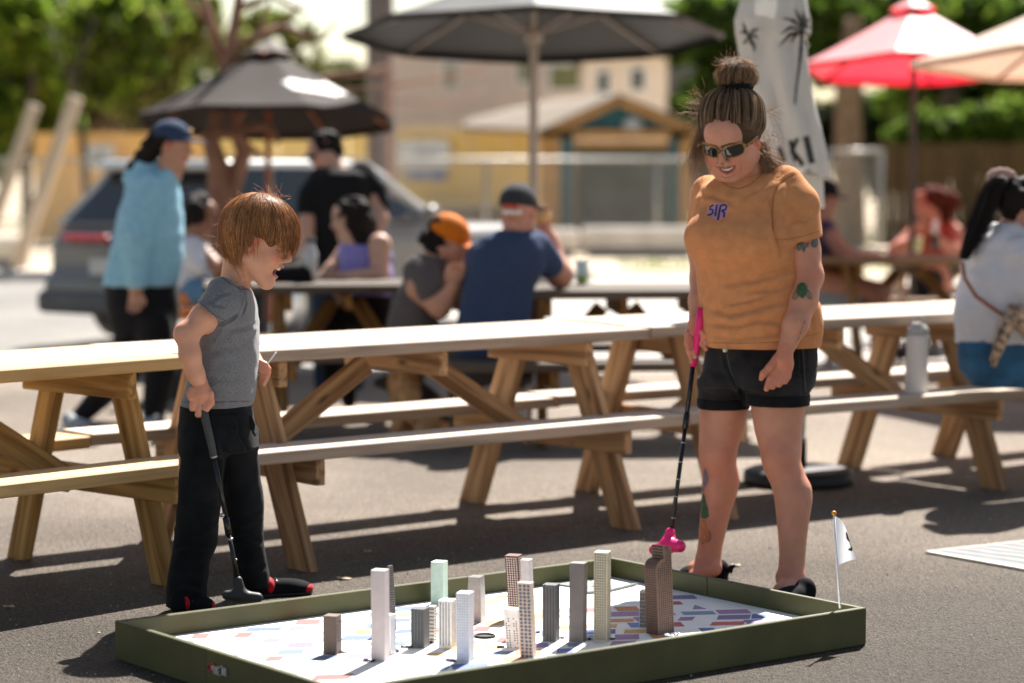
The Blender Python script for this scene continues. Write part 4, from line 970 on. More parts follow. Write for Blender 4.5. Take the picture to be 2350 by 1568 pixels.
# hands
s = SDF()
s.cone(w.P(1806, 790, -.195), w.P(1797, 828, -.205), w.r(17), w.r(20), .012, sq=None); s.ell(w.P(1796, 838, -.205), (w.r(25), .016, w.r(27)), k=.015)
for pts, rr_ in ((((1780, 846), (1768, 868), (1759, 893)), (9, 8.5, 6.5)), (((1790, 850), (1781, 872), (1773, 888)), (9, 8.5, 7)), (((1801, 850), (1795, 870), (1788, 883)), (9, 8, 7)), (((1811, 846), (1808, 864), (1802, 876)), (8, 7.5, 6.5))):
    s.chain([w.P(x, y, -.21 - .006 * i) for i, (x, y) in enumerate(pts)], [w.r(q) for q in rr_], .004)
s.chain([w.P(1783, 822, -.21), w.P(1766, 844, -.225), w.P(1752, 858, -.23), w.P(1747, 869, -.23)], [w.r(q) for q in (10, 9, 8, 6)], .005)
hv, hf = s.mesh(.0028, 2)
s = SDF(); GX = w.P(1604, 755, -.02)
s.cone(w.P(1596, 735, .0), w.P(1590, 762, -.005), w.r(15), w.r(16), .012); s.ell(w.P(1589, 772, -.0), (w.r(19), .02, w.r(27)), k=.012)
for pts, rr_ in ((((1583, 775), (1582, 805), (1587, 829)), (8, 7.5, 6)), (((1590, 785), (1591, 805), (1596, 818)), (8, 7.5, 6)), (((1578, 765), (1577, 790), (1581, 805)), (7, 7, 6)), (((1600, 755), (1610, 762), (1618, 770)), (7, 7, 6)), (((1606, 785), (1614, 792), (1620, 801)), (7, 7, 6)), (((1606, 770), (1616, 778), (1622, 786)), (7, 7, 6))):
    s.chain([w.P(x, y, (-.02 if x < 1600 else -.035) - .008 * i) for i, (x, y) in enumerate(pts)], [w.r(q) for q in rr_], .004)
gv_, gf_ = s.mesh(.0028, 2)
s = SDF(); head_sdf(hw_, s, smile=3); [s.ell(hw_.L(q_ * .040, .030, -.035), np.array((.030, .040, .055)) * 1.14, hw_.M, k=.03) for q_ in (-1, 1)]; s.cone(hw_.L(0, -.03, -.04), w.P(1712, 418, .01), .052, .056, .03)
fv, ff = s.mesh(.0030, 1)
bc = np.tile(SKW, (len(bv), 1)); pz = px_of(bv)
red = np.exp(-(((pz[:, 1] - 1060) / 60) ** 2)) * .35 + np.exp(-(((pz[:, 1] - 1320) / 30) ** 2)) * .3 + np.exp(-(((pz[:, 0] - 1870) / 20) ** 2 + ((pz[:, 1] - 640) / 40) ** 2)) * .5
bc = bc * (1 - red[:, None]) + red[:, None] * np.array(SKW) * [1.1, .72, .66]
hc = np.tile(np.array(SKW) * [1.08, .88, .84], (len(hv), 1)); gc = np.tile(np.array(SKW) * [1.08, .88, .84], (len(gv_), 1))
_, BODYW = put_skin('body', [(bv, bf, bc), (hv, hf, hc), (gv_, gf_, gc), (fv, ff, skin_col(hw_, fv, (.57, .26, .175), lips=(.57, .26, .175), brow=(.57, .26, .175), blush=.3))], wo)
FACEW = (fv, ff)
# tee shirt
M_tee = fabric('mustard cotton', (.60, .255, .108), .9, .10)
s = SDF()
tee = [(392, 1690, 1790, .03, .055), (405, 1645, 1815, .02, .09), (425, 1613, 1835, .01, .115), (460, 1594, 1848, 0, .135), (500, 1588, 1846, 0, .145), (550, 1583, 1838, -.01, .155), (580, 1585, 1838, -.01, .155), (620, 1597, 1848, 0, .145), (660, 1600, 1864, 0, .145), (700, 1603, 1884, 0, .155), (740, 1606, 1890, 0, .158), (770, 1610, 1888, 0, .158), (796, 1617, 1884, 0, .152)]
s.cone(w.P(1800, 425, .0), w.P(1829, 470, -.02), w.r(46), w.r(50), .03); s.cone(w.P(1829, 470, -.02), w.P(1832, 560, -.055), w.r(51), w.r(56), .012)
s.cone(w.P(1625, 440, .06), w.P(1612, 560, .14), w.r(38), w.r(40), .03)
d_ = unit(w.P(1882, 541) - w.P(1777, 562)); nn = np.cross(d_, V(0, 1, 0)); nn = nn if nn[2] < 0 else -nn
Mc = np.array([d_, V(0, 1, 0), nn]).T; cc_ = (w.P(1882, 541) + w.P(1777, 562)) / 2 - V(0, .05, 0)
s.box(cc_ + nn * .15 + V(.007, 0, 0), (.079, .16, .15), Mc, .001, .002, -1)
s.stack(w.rows(tee), k=.02, pw=2.35, sm=.02)
s.ell(w.P(1625, 545, -.09), (.075, .075, .07), k=.05); s.ell(w.P(1730, 555, -.12), (.085, .075, .07), k=.06)
s.ell(hw_.L(0, -.005, -.115), (.070, .062, .05), hw_.M, k=.008, op=-1)
s.box(w.P(1745, 860), (.5, .4, w.r(862 - 797)), np.eye(3), .001, .003, -1)
tl = [(((1774, 436), (1769, 470), (1774, 520), (1784, 560), (1800, 600)), 4.5, .010), (((1827, 398), (1800, 412), (1778, 440)), 3, .004),
      (((1640, 655), (1740, 640), (1800, 622), (1832, 610)), 8, .010), (((1700, 670), (1780, 665), (1850, 640)), 6, .006),
      (((1606, 700), (1680, 722), (1760, 700), (1840, 680)), 8, .010), (((1612, 740), (1690, 748), (1740, 735), (1800, 742)), 6, .008),
      (((1618, 768), (1700, 778), (1790, 765), (1880, 740)), 6, .007), (((1660, 700), (1720, 690), (1770, 675)), 5, .006), (((1790, 480), (1800, 520), (1812, 555)), 5, .006),
      (((1600, 440), (1640, 452), (1700, 470)), 7, .005), (((1595, 480), (1612, 455), (1640, 440)), 5, .006), (((1700, 455), (1750, 430), (1780, 400)), 5, .004), (((1850, 700), (1862, 730), (1868, 775)), 6, .008), (((1780, 560), (1800, 552), (1850, 548), (1883, 538)), 2, .002), (((1620, 786), (1700, 787), (1800, 787), (1885, 768)), 1.8, .002),
      (((1800, 520), (1830, 505), (1860, 508)), 5, .005), (((1630, 600), (1690, 612), (1760, 606), (1812, 588)), 9, .006)]
tee_o, TEE = cloth('tee_shirt', s, .0050, M_tee, wo, [(a_, b_2, c_ * .75) for a_, b_2, c_ in tl], .0012, 13)
M_lip = mat('lips', (.36, .10, .085), .4, .1, 60); M_tth = mat('teeth', (.72, .66, .58), .3, .03); M_mth = mat('mouth dark', (.10, .02, .018), .5); M_brow = mat('eyebrow', (.11, .055, .03), .7, .3, 90); M_crs = mat('skin crease', (.40, .15, .10), .6)
def z7b(x, y): return ((1650 + x / 3.92) / 1.0638, (130 + y / 3.92) / 1.0638)
decal('mouth', [([z7b(*p) for p in ((405, 1094), (450, 1100), (500, 1092), (545, 1074), (580, 1066), (568, 1108), (536, 1146), (494, 1164), (450, 1152), (424, 1126))], M_lip), ([z7b(*p) for p in ((422, 1103), (465, 1112), (512, 1104), (562, 1080), (540, 1118), (500, 1140), (455, 1134), (436, 1120))], M_mth), ([z7b(*p) for p in ((430, 1104), (470, 1110), (512, 1103), (552, 1084), (536, 1110), (500, 1126), (458, 1124), (440, 1114))], M_tth)], [FACEW], wo, .0010, .6)
decal('eyebrow', [(poly_line([z7b(*p) for p in ((272, 876), (320, 890), (385, 902))], [2.5, 5, 4]), M_brow), (poly_line([z7b(*p) for p in ((430, 900), (520, 872), (610, 858))], [4, 5.5, 2.5]), M_brow)], [FACEW], wo, .0010, .6)
decal('crease', [(poly_line([z7b(*p) for p in ((598, 1040), (622, 1080), (618, 1130), (600, 1165))], [.5, 1.3, 1.2, .5]), M_crs), (poly_line([z7b(*p) for p in ((380, 1075), (392, 1095), (398, 1120))], [.5, 1.2, .5]), M_crs), (poly_line([z7b(*p) for p in ((430, 1058), (445, 1064), (455, 1058))], 2.2), M_mth), (poly_line([z7b(*p) for p in ((392, 1050), (400, 1058), (410, 1056))], 1.6), M_mth)], [FACEW], wo, .0010, .6)
# SIR logo
Mi = mat('print ink', (.035, .035, .045), .6, .1, 60); Mp = mat('print purple', (.42, .25, .52), .7); Mo = mat('print coral', (.72, .26, .17), .7)
def z7(x, y): return ((1650 + x / 3.92) / 1.0638, (130 + y / 3.92) / 1.0638)
def zz(x, y): return ((1650 + x / 2.75) / 1.0638, (0 + y / 2.75) / 1.0638)
blob = [zz(*p) for p in ((205, 1455), (212, 1400), (235, 1368), (290, 1360), (350, 1356), (358, 1400), (345, 1450), (325, 1475), (318, 1465), (300, 1478), (282, 1498), (262, 1470), (235, 1450), (215, 1458))]
blob2 = [zz(*p) for p in ((212, 1448), (220, 1402), (240, 1376), (290, 1370), (343, 1366), (348, 1400), (338, 1440), (318, 1462), (300, 1455), (283, 1485), (262, 1460), (236, 1442), (218, 1450))]
S1 = poly_line([zz(*p) for p in ((252, 1376), (232, 1388), (228, 1402), (248, 1412), (250, 1428), (236, 1440), (212, 1446))], 4.2)
I1 = poly_line([zz(*p) for p in ((276, 1374), (270, 1410), (264, 1452))], 4.4)
R1 = poly_line([zz(*p) for p in ((300, 1382), (292, 1420), (282, 1480))], 4.6); R2 = poly_line([zz(*p) for p in ((298, 1384), (325, 1374), (340, 1385), (335, 1405), (305, 1418))], 4.2); R3 = poly_line([zz(*p) for p in ((310, 1415), (325, 1430), (322, 1462))], 4.4)
decal('shirt_logo', [(blob, Mo), (blob2, Mp)] + [(q, Mi) for q in (S1, I1, R1, R2, R3)], [TEE], tee_o, .001, .7)
M_tsm = mat('tee seam', (.36, .14, .05), .9)
for p_, w_ in ((((1828, 399), (1806, 408), (1786, 424), (1775, 450), (1772, 490), (1775, 530)), 1.6), (((1780, 551), (1810, 549), (1850, 541), (1882, 530)), 1.3), (((1620, 787), (1700, 788), (1790, 786), (1884, 764)), 1.3), (((1654, 416), (1672, 428), (1694, 434), (1722, 424), (1748, 400), (1770, 372)), 2.2)): decal('seam', [(poly_line(p_, w_), M_tsm)], [TEE], tee_o, .0012, .7)
# shorts
M_den = fabric('black denim', (.022, .020, .021), .85, .6, .3, 700, .08, 9); M_cuff = fabric('black denim cuff', (.010, .010, .011), .9, .2)
s = SDF()
s.stack(w.rows([(786, 1621, 1874, 0, .130), (820, 1617, 1876, 0, .138), (860, 1610, 1872, 0, .142), (885, 1606, 1866, 0, .138)]), k=.02, pw=2.3)
s.stack(w.rows([(870, 1604, 1722, .03, .095), (912, 1602, 1719, .05, .092), (936, 1602, 1719, .05, .09)]), k=.03, pw=2.2)
s.stack(w.rows([(860, 1716, 1866, -.03, .12), (905, 1713, 1856, -.04, .112), (928, 1714, 1852, -.04, .108)]), k=.03, pw=2.2)
sh, SHO = cloth('shorts', s, .0050, M_den, wo, [(((1662, 800), (1668, 840), (1690, 880), (1712, 915)), 4, .006), (((1625, 850), (1660, 862), (1690, 868)), 7, .004), (((1720, 840), (1770, 850), (1820, 842)), 8, .004), (((1835, 790), (1838, 850), (1842, 925)), 2.5, .003), (((1850, 795), (1852, 850), (1858, 860)), 2, .003), (((1615, 880), (1650, 890), (1690, 892)), 6, .003), (((1730, 880), (1780, 890), (1830, 880)), 6, .003)], .0016, 18)
for q in ((912, 937, 1601, 1720, .05, .094), (903, 929, 1712, 1857, -.04, .113)):
    s = SDF(); s.stack(w.rows([(q[0], q[2], q[3], q[4], q[5]), (q[1], q[2], q[3], q[4], q[5])], grow=.002), pw=2.2)
    cloth('cuff', s, .0045, M_cuff, sh, [], .0012, 20, 1)
b_ = MB(); c = w.P(1664, 803, -.143); b_.tube([c, c + V(0, -.006, 0)], .0085, 14); b_.build('button', mat('brass button', (.62, .52, .36), .35, metal=.7), sh, True)
for pl in (((1692, 888), (1676, 850), (1668, 812)), ((1842, 795), (1846, 850), (1850, 900))):
    decal('seam', [(poly_line(pl, 1.6), mat('seam thread', (.09, .085, .085), .8))], [SHO], sh, .0012, .8)
# sandals / slip-on shoes
M_shoe = mat('black canvas', (.010, .010, .012), .85, .1, 30, spec=.08); M_sole = mat('rubber sole', (.02, .02, .02), .7)
def gp(x, y): p = G(x, y); p[2] = 0; return p
shoe(w, gp(1672, 1333), gp(1560, 1327), .085, .07, M_shoe, M_sole, wo); shoe(w, gp(1862, 1377), gp(1776, 1392), .09, .075, M_shoe, M_sole, wo)
for x, y, x2, y2, d in ((1672, 1305, 1686, 1298, .08), (1850, 1345, 1862, 1334, -.18)):
    b_ = MB(); b_.tube([w.P(x, y + 8, d), w.P((x + x2) / 2, (y + y2) / 2, d), w.P(x2, y2, d - .01)], [.012, .009, .004], 8); b_.build('heel_tab', M_shoe, wo, True)
# tattoos
Tg = mat('tattoo grey', (.13, .13, .115), .6, .4, 90, spec=.3); Tgr = mat('tattoo green', (.045, .105, .045), .6, .4, 90); Tor = mat('tattoo orange', (.50, .20, .08), .6, .2, 60); Tpu = mat('tattoo purple grey', (.22, .15, .18), .6, .3, 60); Ttan = mat('tattoo tan', (.24, .16, .10), .6, .4, 120)
def z6(x, y): return ((1650 + x / 2.75) / 1.0638, (500 + y / 2.75) / 1.0638)
BW = [BODYW]
decal('tattoo', [([z6(*p) for p in ((808, 300), (815, 262), (850, 250), (870, 262), (895, 250), (890, 285), (872, 290), (868, 315), (850, 320), (846, 295), (828, 312))], Tg), ([z6(*p) for p in ((903, 262), (915, 240), (950, 225), (956, 245), (952, 280), (935, 288), (915, 285))], Tg)], BW, wo, .0012, .9)
decal('tattoo', [([z6(*p) for p in ((780, 632), (784, 595), (808, 566), (826, 590), (822, 625), (800, 642))], Ttan), ([z6(*p) for p in ((866, 570), (895, 575), (916, 600), (918, 635), (892, 635), (872, 615))], Ttan), ([z6(*p) for p in ((808, 570), (815, 540), (835, 524), (862, 524), (882, 545), (886, 575), (874, 605), (852, 632), (832, 618), (812, 598))], Tgr)], BW, wo, .0012, .9)
tx = [([z6(x, y), z6(x + 9, y - 12), z6(x + 7, y - 3)], Tg) for x, y in ()]
wr = []
for i in range(16):
    t = i / 15; x, y = 814 + 48 * t + rng.uniform(-3, 3), 915 - 130 * t
    if i in (4, 8, 12): continue
    wr.append((poly_line([z6(x, y), z6(x + 6 + 2 * (i % 3), y - 2), z6(x + 2, y - 7)], 1.3), Tg))
decal('tattoo', wr, BW, wo, .0012, .6)
def z4(x, y): return ((1500 + x / 2.76) / 1.0638, (1100 + y / 2.76) / 1.0638)
lt = [([z4(*p) for p in ((606, 110), (622, 130), (638, 185), (630, 225), (608, 250), (600, 290), (592, 280), (594, 200))], Tpu), ([z4(*p) for p in ((594, 285), (608, 300), (618, 350), (632, 390), (637, 445), (610, 462), (584, 455), (580, 380))], Tgr),
      ([z4(*p) for p in ((584, 462), (612, 470), (625, 520), (640, 540), (645, 580), (618, 615), (584, 625), (574, 600), (578, 520))], Tor), (poly_line([z4(*p) for p in ((640, 540), (649, 580), (638, 612), (622, 616))], 2.2), Tg), (poly_line([z4(*p) for p in ((582, 622), (605, 628))], 2.2), Tg)]
decal('tattoo', lt, BW, wo, .0012, .9)
# sunglasses
M_fr = bpy.data.materials.new('tortoise frame'); M_fr.use_nodes = True; _n = M_fr.node_tree; _N = _n.nodes
_w = _N.new('ShaderNodeTexNoise'); _w.inputs['Scale'].default_value = 110; _w.inputs['Detail'].default_value = 1; _r = _N.new('ShaderNodeValToRGB'); _r.color_ramp.interpolation = 'CONSTANT'
_e = _r.color_ramp.elements; _e[0].color = (.34, .13, .02, 1); _e[1].position = .48; _e[1].color = (.06, .08, .04, 1); _x = _e.new(.58); _x.color = (.45, .27, .07, 1)
_t = _N.new('ShaderNodeTexCoord'); _n.links.new(_t.outputs['Object'], _w.inputs[0]); _n.links.new(_w.outputs[0], _r.inputs[0]); _n.links.new(_r.outputs[0], _N['Principled BSDF'].inputs['Base Color']); _N['Principled BSDF'].inputs['Roughness'].default_value = .3
gl = empty('sunglasses', hw_.L(0, .1, .012), 0); gl.parent = wo; gl.matrix_basis = inv_of(wo) @ Matrix.Translation(Vector(hw_.L(0, .1, .012)))
def lens_pt(q, t, k, b=.0):
    x, z = math.cos(t), math.sin(t); x = math.copysign(abs(x) ** .62, x); z = math.copysign(abs(z) ** .62, z)
    xx = q * .034 + x * .0275 * k; return hw_.L(xx * (1.0), .1045 + b - 2.6 * xx * xx * 3, .009 + z * .0165 * k - .10 * max(0, -z) * (.0) + .08 * abs(xx) * (z > 0))
M_lens = mat('dark lens', (.012, .012, .015), .08, .0, 5, spec=.8, coat=.2)
for q in (-1, 1):
    T = np.linspace(0, 2 * math.pi, 33)
    b_ = MB(); b_.tube([lens_pt(q, t, 1.0) for t in T], .0021, 8); b_.build('rim', M_fr, gl, True)
    b_ = MB(); b_.tube([lens_pt(q, t, 1.04) + hw_.U * .002 for t in np.linspace(.25, math.pi - .25, 14)], [.0018] + [.0032] * 12 + [.0018], 8); b_.build('brow_bar', M_fr, gl, True)
    vs = [hw_.L(q * .034, .1085 - 7.8 * .034 ** 2 + .0015, .009)] + [lens_pt(q, t, .98) for t in T[:-1]]
    b_ = MB(); b_.add(vs, [[0, 1 + i, 1 + (i + 1) % 32] for i in range(32)]); b_.build('lens', M_lens, gl, True)
    b_ = MB(); b_.tube([lens_pt(q, .5 if q > 0 else math.pi - .5, 1.08), hw_.L(q * .0735, .082, .020), hw_.L(q * .081, .03, .018), hw_.L(q * .082, -.01, .012)], [.0045, .0045, .0035, .003], 8); b_.build('temple', M_fr, gl, True)
b_ = MB(); b_.tube([lens_pt(-1, .35, 1.0), hw_.L(0, .111, .014), lens_pt(1, math.pi - .35, 1.0)], .0028, 8); b_.build('bridge', M_fr, gl, True)
# hair: cap, gathered strands, bun, scrunchie, wisps
c0, c1 = (.13, .070, .040), (.62, .41, .24)
hr = empty('hair', hw_.C, 0); hr.parent = wo; hr.matrix_basis = inv_of(wo) @ Matrix.Translation(Vector(hw_.C))
hcen = V(0, -.016, .034); hrad = V(.0905, .1065, .0965)
s = SDF(); s.ell(hw_.L(*hcen), hrad * hw_.sc * .985, hw_.M, k=0); s.ell(hw_.L(0, -.060, .105), np.array((.060, .055, .030)) * 1.14, hw_.M, k=.04)
s.ell(hw_.L(0, .125, -.055), np.array((.084, .105, .125)) * 1.14, hw_.M, k=.006, op=-1)
for q in (-1, 1): s.ell(hw_.L(q * .085, .02, -.03), np.array((.02, .03, .04)) * 1.14, hw_.M, k=.006, op=-1)
s.box(hw_.L(0, 0, -.145), np.array((.15, .2, .09)) * 1.14, hw_.M, 0, .01, -1)
v, f = s.mesh(.004, 1); link(qmesh('scalp_hair', v, f, True, None, np.tile((.075, .042, .025), (len(v), 1))), 'scalp_hair', hr, M_cap_hair)
def gathered(n, seed):
    r_ = np.random.default_rng(seed); ax = unit(V(0, -.061, .098)); e1 = unit(V(0, 1, 0) - ax * ax[1]); e2 = np.cross(ax, e1)
    phi = r_.uniform(-math.pi, math.pi, n); tm = 1.77 + .0 * phi; a = np.abs(phi)
    tm = np.interp(a, [0, .5, 1.1, 1.6, 2.2, 3.15], [1.73, 1.76, 1.90, 2.0, 2.05, 2.05]) + r_.normal(0, .045, n)
    fr = r_.random(n) < .6; tm = np.where(fr, tm, tm * r_.uniform(.4, 1, n)); 
    k = 14; T = np.linspace(0, 1, k); cl = r_.uniform(-math.pi, math.pi, 60); ci = np.abs(phi[:, None] - cl[None]).argmin(1)
    P = []
    lay = 1 + r_.uniform(-.01, .035, n) + .03 * np.sin(ci * 3.1)
    for t in T:
        th = tm * (1 - t) + .30 * t; ph = phi + .35 * (cl[ci] - phi) * math.sin(t * math.pi) + .05 * np.sin(t * 4 + ci)
        d = ax * np.cos(th)[:, None] + (e1 * np.cos(ph)[:, None] + e2 * np.sin(ph)[:, None]) * np.sin(th)[:, None]
        bulge = 1 + .03 * math.sin(t * math.pi) * (.6 + .4 * np.sin(ci * 5.3)) + .13 * np.exp(-((th - .78) / .42) ** 2)
        P.append(hcen + d * hrad * (1 - .15 * (1 - min(1, t * 3.2)) ** 1.6) * (1 + (lay * bulge - 1) * min(1, t * 4))[:, None] + ax * (.012 * t ** 3))
    P = np.stack(P, 1); Wd = hw_.C + hw_.sc * (P @ hw_.M.T); tc_ = r_.random(n) * .6 + .4 * (np.sin(ci * 7.7) * .5 + .5)
    tc_ = tc_ ** 1.5
    return Wd, np.asarray(c0) * (1 - tc_[:, None]) + np.asarray(c1) * tc_[:, None]
Wd, cw = gathered(7000, 3); strands('gathered_hair', Wd, .00058, hr, M_hair, cw)
bc_ = hw_.L(0, -.094, .172)
bc_ = w.P(1687, 177, 0) ; bc_[1] = hw_.L(0, -.094, .172)[1]
s = SDF(); s.ell(bc_ - V(0, 0, .006), (.048, .045, .030), k=.01); v, f = s.mesh(.004, 1); link(qmesh('bun_core', v, f, True, None, np.tile((.075, .042, .025), (len(v), 1))), 'bun_core', hr, M_cap_hair)
def bun(n, seed):
    r_ = np.random.default_rng(seed); P = []; k = 16
    a0 = r_.uniform(0, 6.28, n); tilt = r_.uniform(-.9, .9, n); dr = r_.uniform(.85, 1.16, n); ln = r_.uniform(1.2, 3.2, n); az = np.round(r_.uniform(0, 6.28, n) * 5) / 5 + r_.normal(0, .06, n); mode = r_.random(n)
    for t in np.linspace(0, 1, k):
        # loops rising out of the scrunchie and folding back
        th = -1.0 + 3.3 * t + .2 * np.sin(az * 3)
        x = np.cos(th) * np.cos(az + .5 * t); y = np.cos(th) * np.sin(az + .5 * t); z = np.sin(th)
        fl = np.where((mode > .86) & (t > .6), 1 + (t - .6) * .9, 1)
        P.append(np.stack([x * .058 * dr * fl, y * .052 * dr * fl, z * .038 * dr * fl], 1))
    P = np.stack(P, 1) + r_.normal(0, .0018, (n, k, 3)).cumsum(1) * .9
    tc_ = r_.random(n) ** 1.6; return P + bc_, np.asarray(c0) * (1 - tc_[:, None]) + np.asarray(c1) * 1.25 * tc_[:, None]
Wd, cw = bun(2600, 5); strands('bun', Wd, .00062, hr, M_hair, cw)
s = SDF(); cS = w.P(1688, 199, 0); cS[1] = hw_.L(0, -.075, .14)[1]
for t in np.linspace(0, 2 * math.pi, 22): s.ell(cS + V(.040 * math.cos(t), .037 * math.sin(t), .003 * math.sin(5 * t)), (.015, .015, .0165), k=.004)
v, f = s.mesh(.0035, 1); link(qmesh('scrunchie', v, f, True), 'scrunchie', wo, fabric('black scrunchie', (.008, .010, .013), .9))
def wisps(starts, n, seed, spread, length, dirs, curl=.01, jit=.012):
    r_ = np.random.default_rng(seed); P = []
    for i in range(n):
        j = r_.integers(len(starts)); p = starts[j] + r_.normal(0, jit, 3); d = unit(dirs[j] + r_.normal(0, spread, 3)); L = length * r_.uniform(.4, 1.2); ax = unit(r_.normal(0, 1, 3)); a = r_.uniform(0, 6.28); q = []
        for t in np.linspace(0, 1, 12):
            p = p + d * L / 11; d = unit(d + ax * math.cos(a + t * 5) * .22 + V(0, 0, -.05 * t)); q.append(p + ax * curl * math.sin(a + t * 6) * t)
        P.append(q)
    return np.array(P)
st = [w.P(1600, 300, -.02), w.P(1598, 260, 0), w.P(1606, 235, .0), w.P(1762, 260, .02), w.P(1765, 300, .04)]; di = [V(-.4, 0, -.8), V(-.8, 0, .1), V(-.6, 0, .6), V(.5, 0, .2), V(.3, 0, -.7)]
P1 = wisps(st, 200, 8, .35, .055, di, .006)
stL = [w.P(1606, 300, -.04), w.P(1602, 320, -.04), w.P(1615, 290, -.06)]; P2 = wisps(stL, 520, 9, .13, .125, [V(-.10, 0, -1)] * 3, .010, .008)
stR = [w.P(1738, 335, -.03), w.P(1750, 345, .0), w.P(1745, 325, .0)]; P3 = wisps(stR, 800, 10, .14, .115, [V(.42, 0, -.9), V(.5, 0, -.75), V(.35, 0, -.9)], .008, .009)
stT = [w.P(1680, 140, .05), w.P(1660, 150, .05), w.P(1715, 150, .05)]; P4 = wisps(stT, 70, 11, .5, .035, [V(0, 0, 1), V(-.8, 0, .6), V(.6, 0, .5)], .004)
P5 = np.array([[w.P(x + dx, y + dy, z_) for x, y in ((1770, 262), (1784, 285), (1794, 310), (1797, 335), (1786, 352))] for dx, dy, z_ in ((0, 0, .04), (4, 3, .05), (-5, 2, .03))])
P5 = np.stack([np.array([[np.interp(t, np.linspace(0, 1, 5), q[:, c]) for c in range(3)] for t in np.linspace(0, 1, 12)]) for q in P5])
Pw = np.concatenate([P1, P2, P3, P4, P5]); r_ = np.random.default_rng(2); tc_ = r_.random(len(Pw))[:, None]
strands('loose_hair', Pw, .00038, hr, M_hair, np.array((.16, .08, .04)) * (1 - tc_) + np.array((.55, .33, .17)) * tc_)
# nose ring
b_ = MB(); c = hw_.L(.010, .108, -.034); b_.tube([c + hw_.S * .004 * math.cos(t) + hw_.U * .004 * math.sin(t) for t in np.linspace(0, 6, 10)], .0007, 5); b_.build('nose_ring', M_chrome, wo, True)
# pink putter
M_pk = mat('hot pink plastic', (.78, .012, .16), .38, .06, 30, spec=.5); M_shaft = mat('black shaft', (.012, .012, .013), .3, .1, 60)
pt = empty('putter', gp(1550, 1262), 0, label='mini golf putter with a hot pink grip and head, held by the woman', cat='putter')
pth = [(1609, 706, -.045), (1605, 745, -.04), (1598, 800, -.03), (1590, 840, -.02)]
b_ = MB(); b_.tube([w.P(*p) for p in pth], [.0125, .0145, .0135, .0125], 12); b_.build('grip', M_pk, pt, True)
b_ = MB(); b_.tube([w.P(1593, 822, -.013), w.P(1592.5, 826, -.0135)], .0139, 12); b_.build('grip_band', mat('white plastic'), pt, True)
b_ = MB(); b_.tube([w.P(1590, 838, -.015), w.P(1576, 955, -.05)], .0082, 10); b_.tube([w.P(1576, 950, -.05), w.P(1572, 985, -.055)], .0105, 10); b_.tube([w.P(1572, 985, -.055), w.P(1539, 1232, -.12)], .0072, 10); b_.build('shaft', M_shaft, pt, True)
b_ = MB()
for t in (.12, .3, .46, .62, .82): 
    a = np.array((1572, 985, -.055)) * (1 - t) + np.array((1539, 1232, -.12)) * t; b_.tube([w.P(*a), w.P(a[0] - .25, a[1] + 2, a[2])], .0079, 10)
b_.build('shaft_band', M_chrome, pt, True)
s = SDF(); s.cone(w.P(1538, 1222, -.12), w.P(1534, 1252, -.13), .016, .024, .01); s.cone(w.P(1532, 1250, -.13), w.P(1560, 1254, -.17), .024, .020, .012); s.cone(w.P(1532, 1254, -.13), w.P(1501, 1262, -.08), .022, .017, .012)
v, f = s.mesh(.0035, 1); link(qmesh('putter_head', v, f, True), 'putter_head', pt, M_pk)
# ================================================================== the boy
b = Fig(7.46); SKB = (.62, .31, .20)
bo = empty('person', G(520, 1388), 0, label='red-haired boy in a grey tee and black trousers, mouth open, leaning on a black putter', cat='person')
FBo = unit(V(math.cos(R(19)) * math.cos(R(10)), -math.sin(R(10)) * math.cos(R(19)), -math.sin(R(19))))
hb = nose_at(b.P(664, 600, -.02), FBo, 1.02)
s = SDF()
s.chain([b.P(500, 690, -.10), b.P(468, 730, -.13), b.P(429, 766, -.16), b.P(436, 815, -.17), b.P(449, 858, -.165), b.P(461, 886, -.15)], [b.r(q) for q in (30, 30, 24.5, 23, 19, 16)], .02)
s.ell(b.P(414, 766, -.165), (.018, .018, .022), k=.02)
s.chain([b.P(545, 690, .12), b.P(560, 790, .14), b.P(596, 842, .06)], [b.r(q) for q in (30, 24, 15)], .02)
s.stack(b.rows([(940, 430, 570, 0, .10), (850, 440, 575, 0, .10), (760, 455, 580, 0, .12), (690, 470, 575, 0, .13), (668, 490, 565, 0, .08)]), k=.03)
s.cone(b.P(536, 668, .0), hb.L(0, -.045, -.055), .046, .046, .03)
# shins and feet inside the trousers
s.cone(b.P(455, 1000, -.06), b.P(428, 1370, -.04), .06, .03); s.cone(b.P(540, 1000, .08), b.P(576, 1335, .17), .05, .026)
bv, bf = s.mesh(.0050, 3)
s = SDF()   # right fist on the grip at his hip
s.cone(b.P(460, 878, -.15), b.P(464, 905, -.155), b.r(17), b.r(21), .012); s.ell(b.P(465, 912, -.155), (b.r(26), .020, b.r(24)), k=.014)
for pts, rr_ in ((((482, 905), (483, 925), (474, 938)), (9, 9, 8)), (((474, 918), (470, 938), (462, 951)), (9, 8.5, 7)), (((462, 918), (457, 938), (454, 952)), (9, 8.5, 7)), (((450, 912), (444, 928), (441, 938)), (9, 8.5, 7)), (((440, 895), (436, 905), (438, 914)), (8, 8, 7))):
    s.chain([b.P(x, y, -.165 - .005 * i) for i, (x, y) in enumerate(pts)], [b.r(q) for q in rr_], .005)
h1 = s.mesh(.0028, 2)
s = SDF()   # left hand with the paper stick
s.ell(b.P(600, 852, .05), (b.r(13), .018, b.r(22)), k=.012)
for pts, rr_ in ((((598, 832), (608, 838), (616, 847)), (8, 8, 7)), (((603, 848), (613, 853), (616, 858)), (7.5, 7.5, 6.5)), (((602, 862), (611, 866), (611, 872)), (7.5, 7, 6)), (((598, 872), (606, 876), (605, 882)), (7, 6.5, 6)), (((592, 840), (598, 848), (606, 852)), (7, 7, 6))):
    s.chain([b.P(x, y, .035 - .004 * i) for i, (x, y) in enumerate(pts)], [b.r(q) for q in rr_], .005)
h2 = s.mesh(.0028, 2)
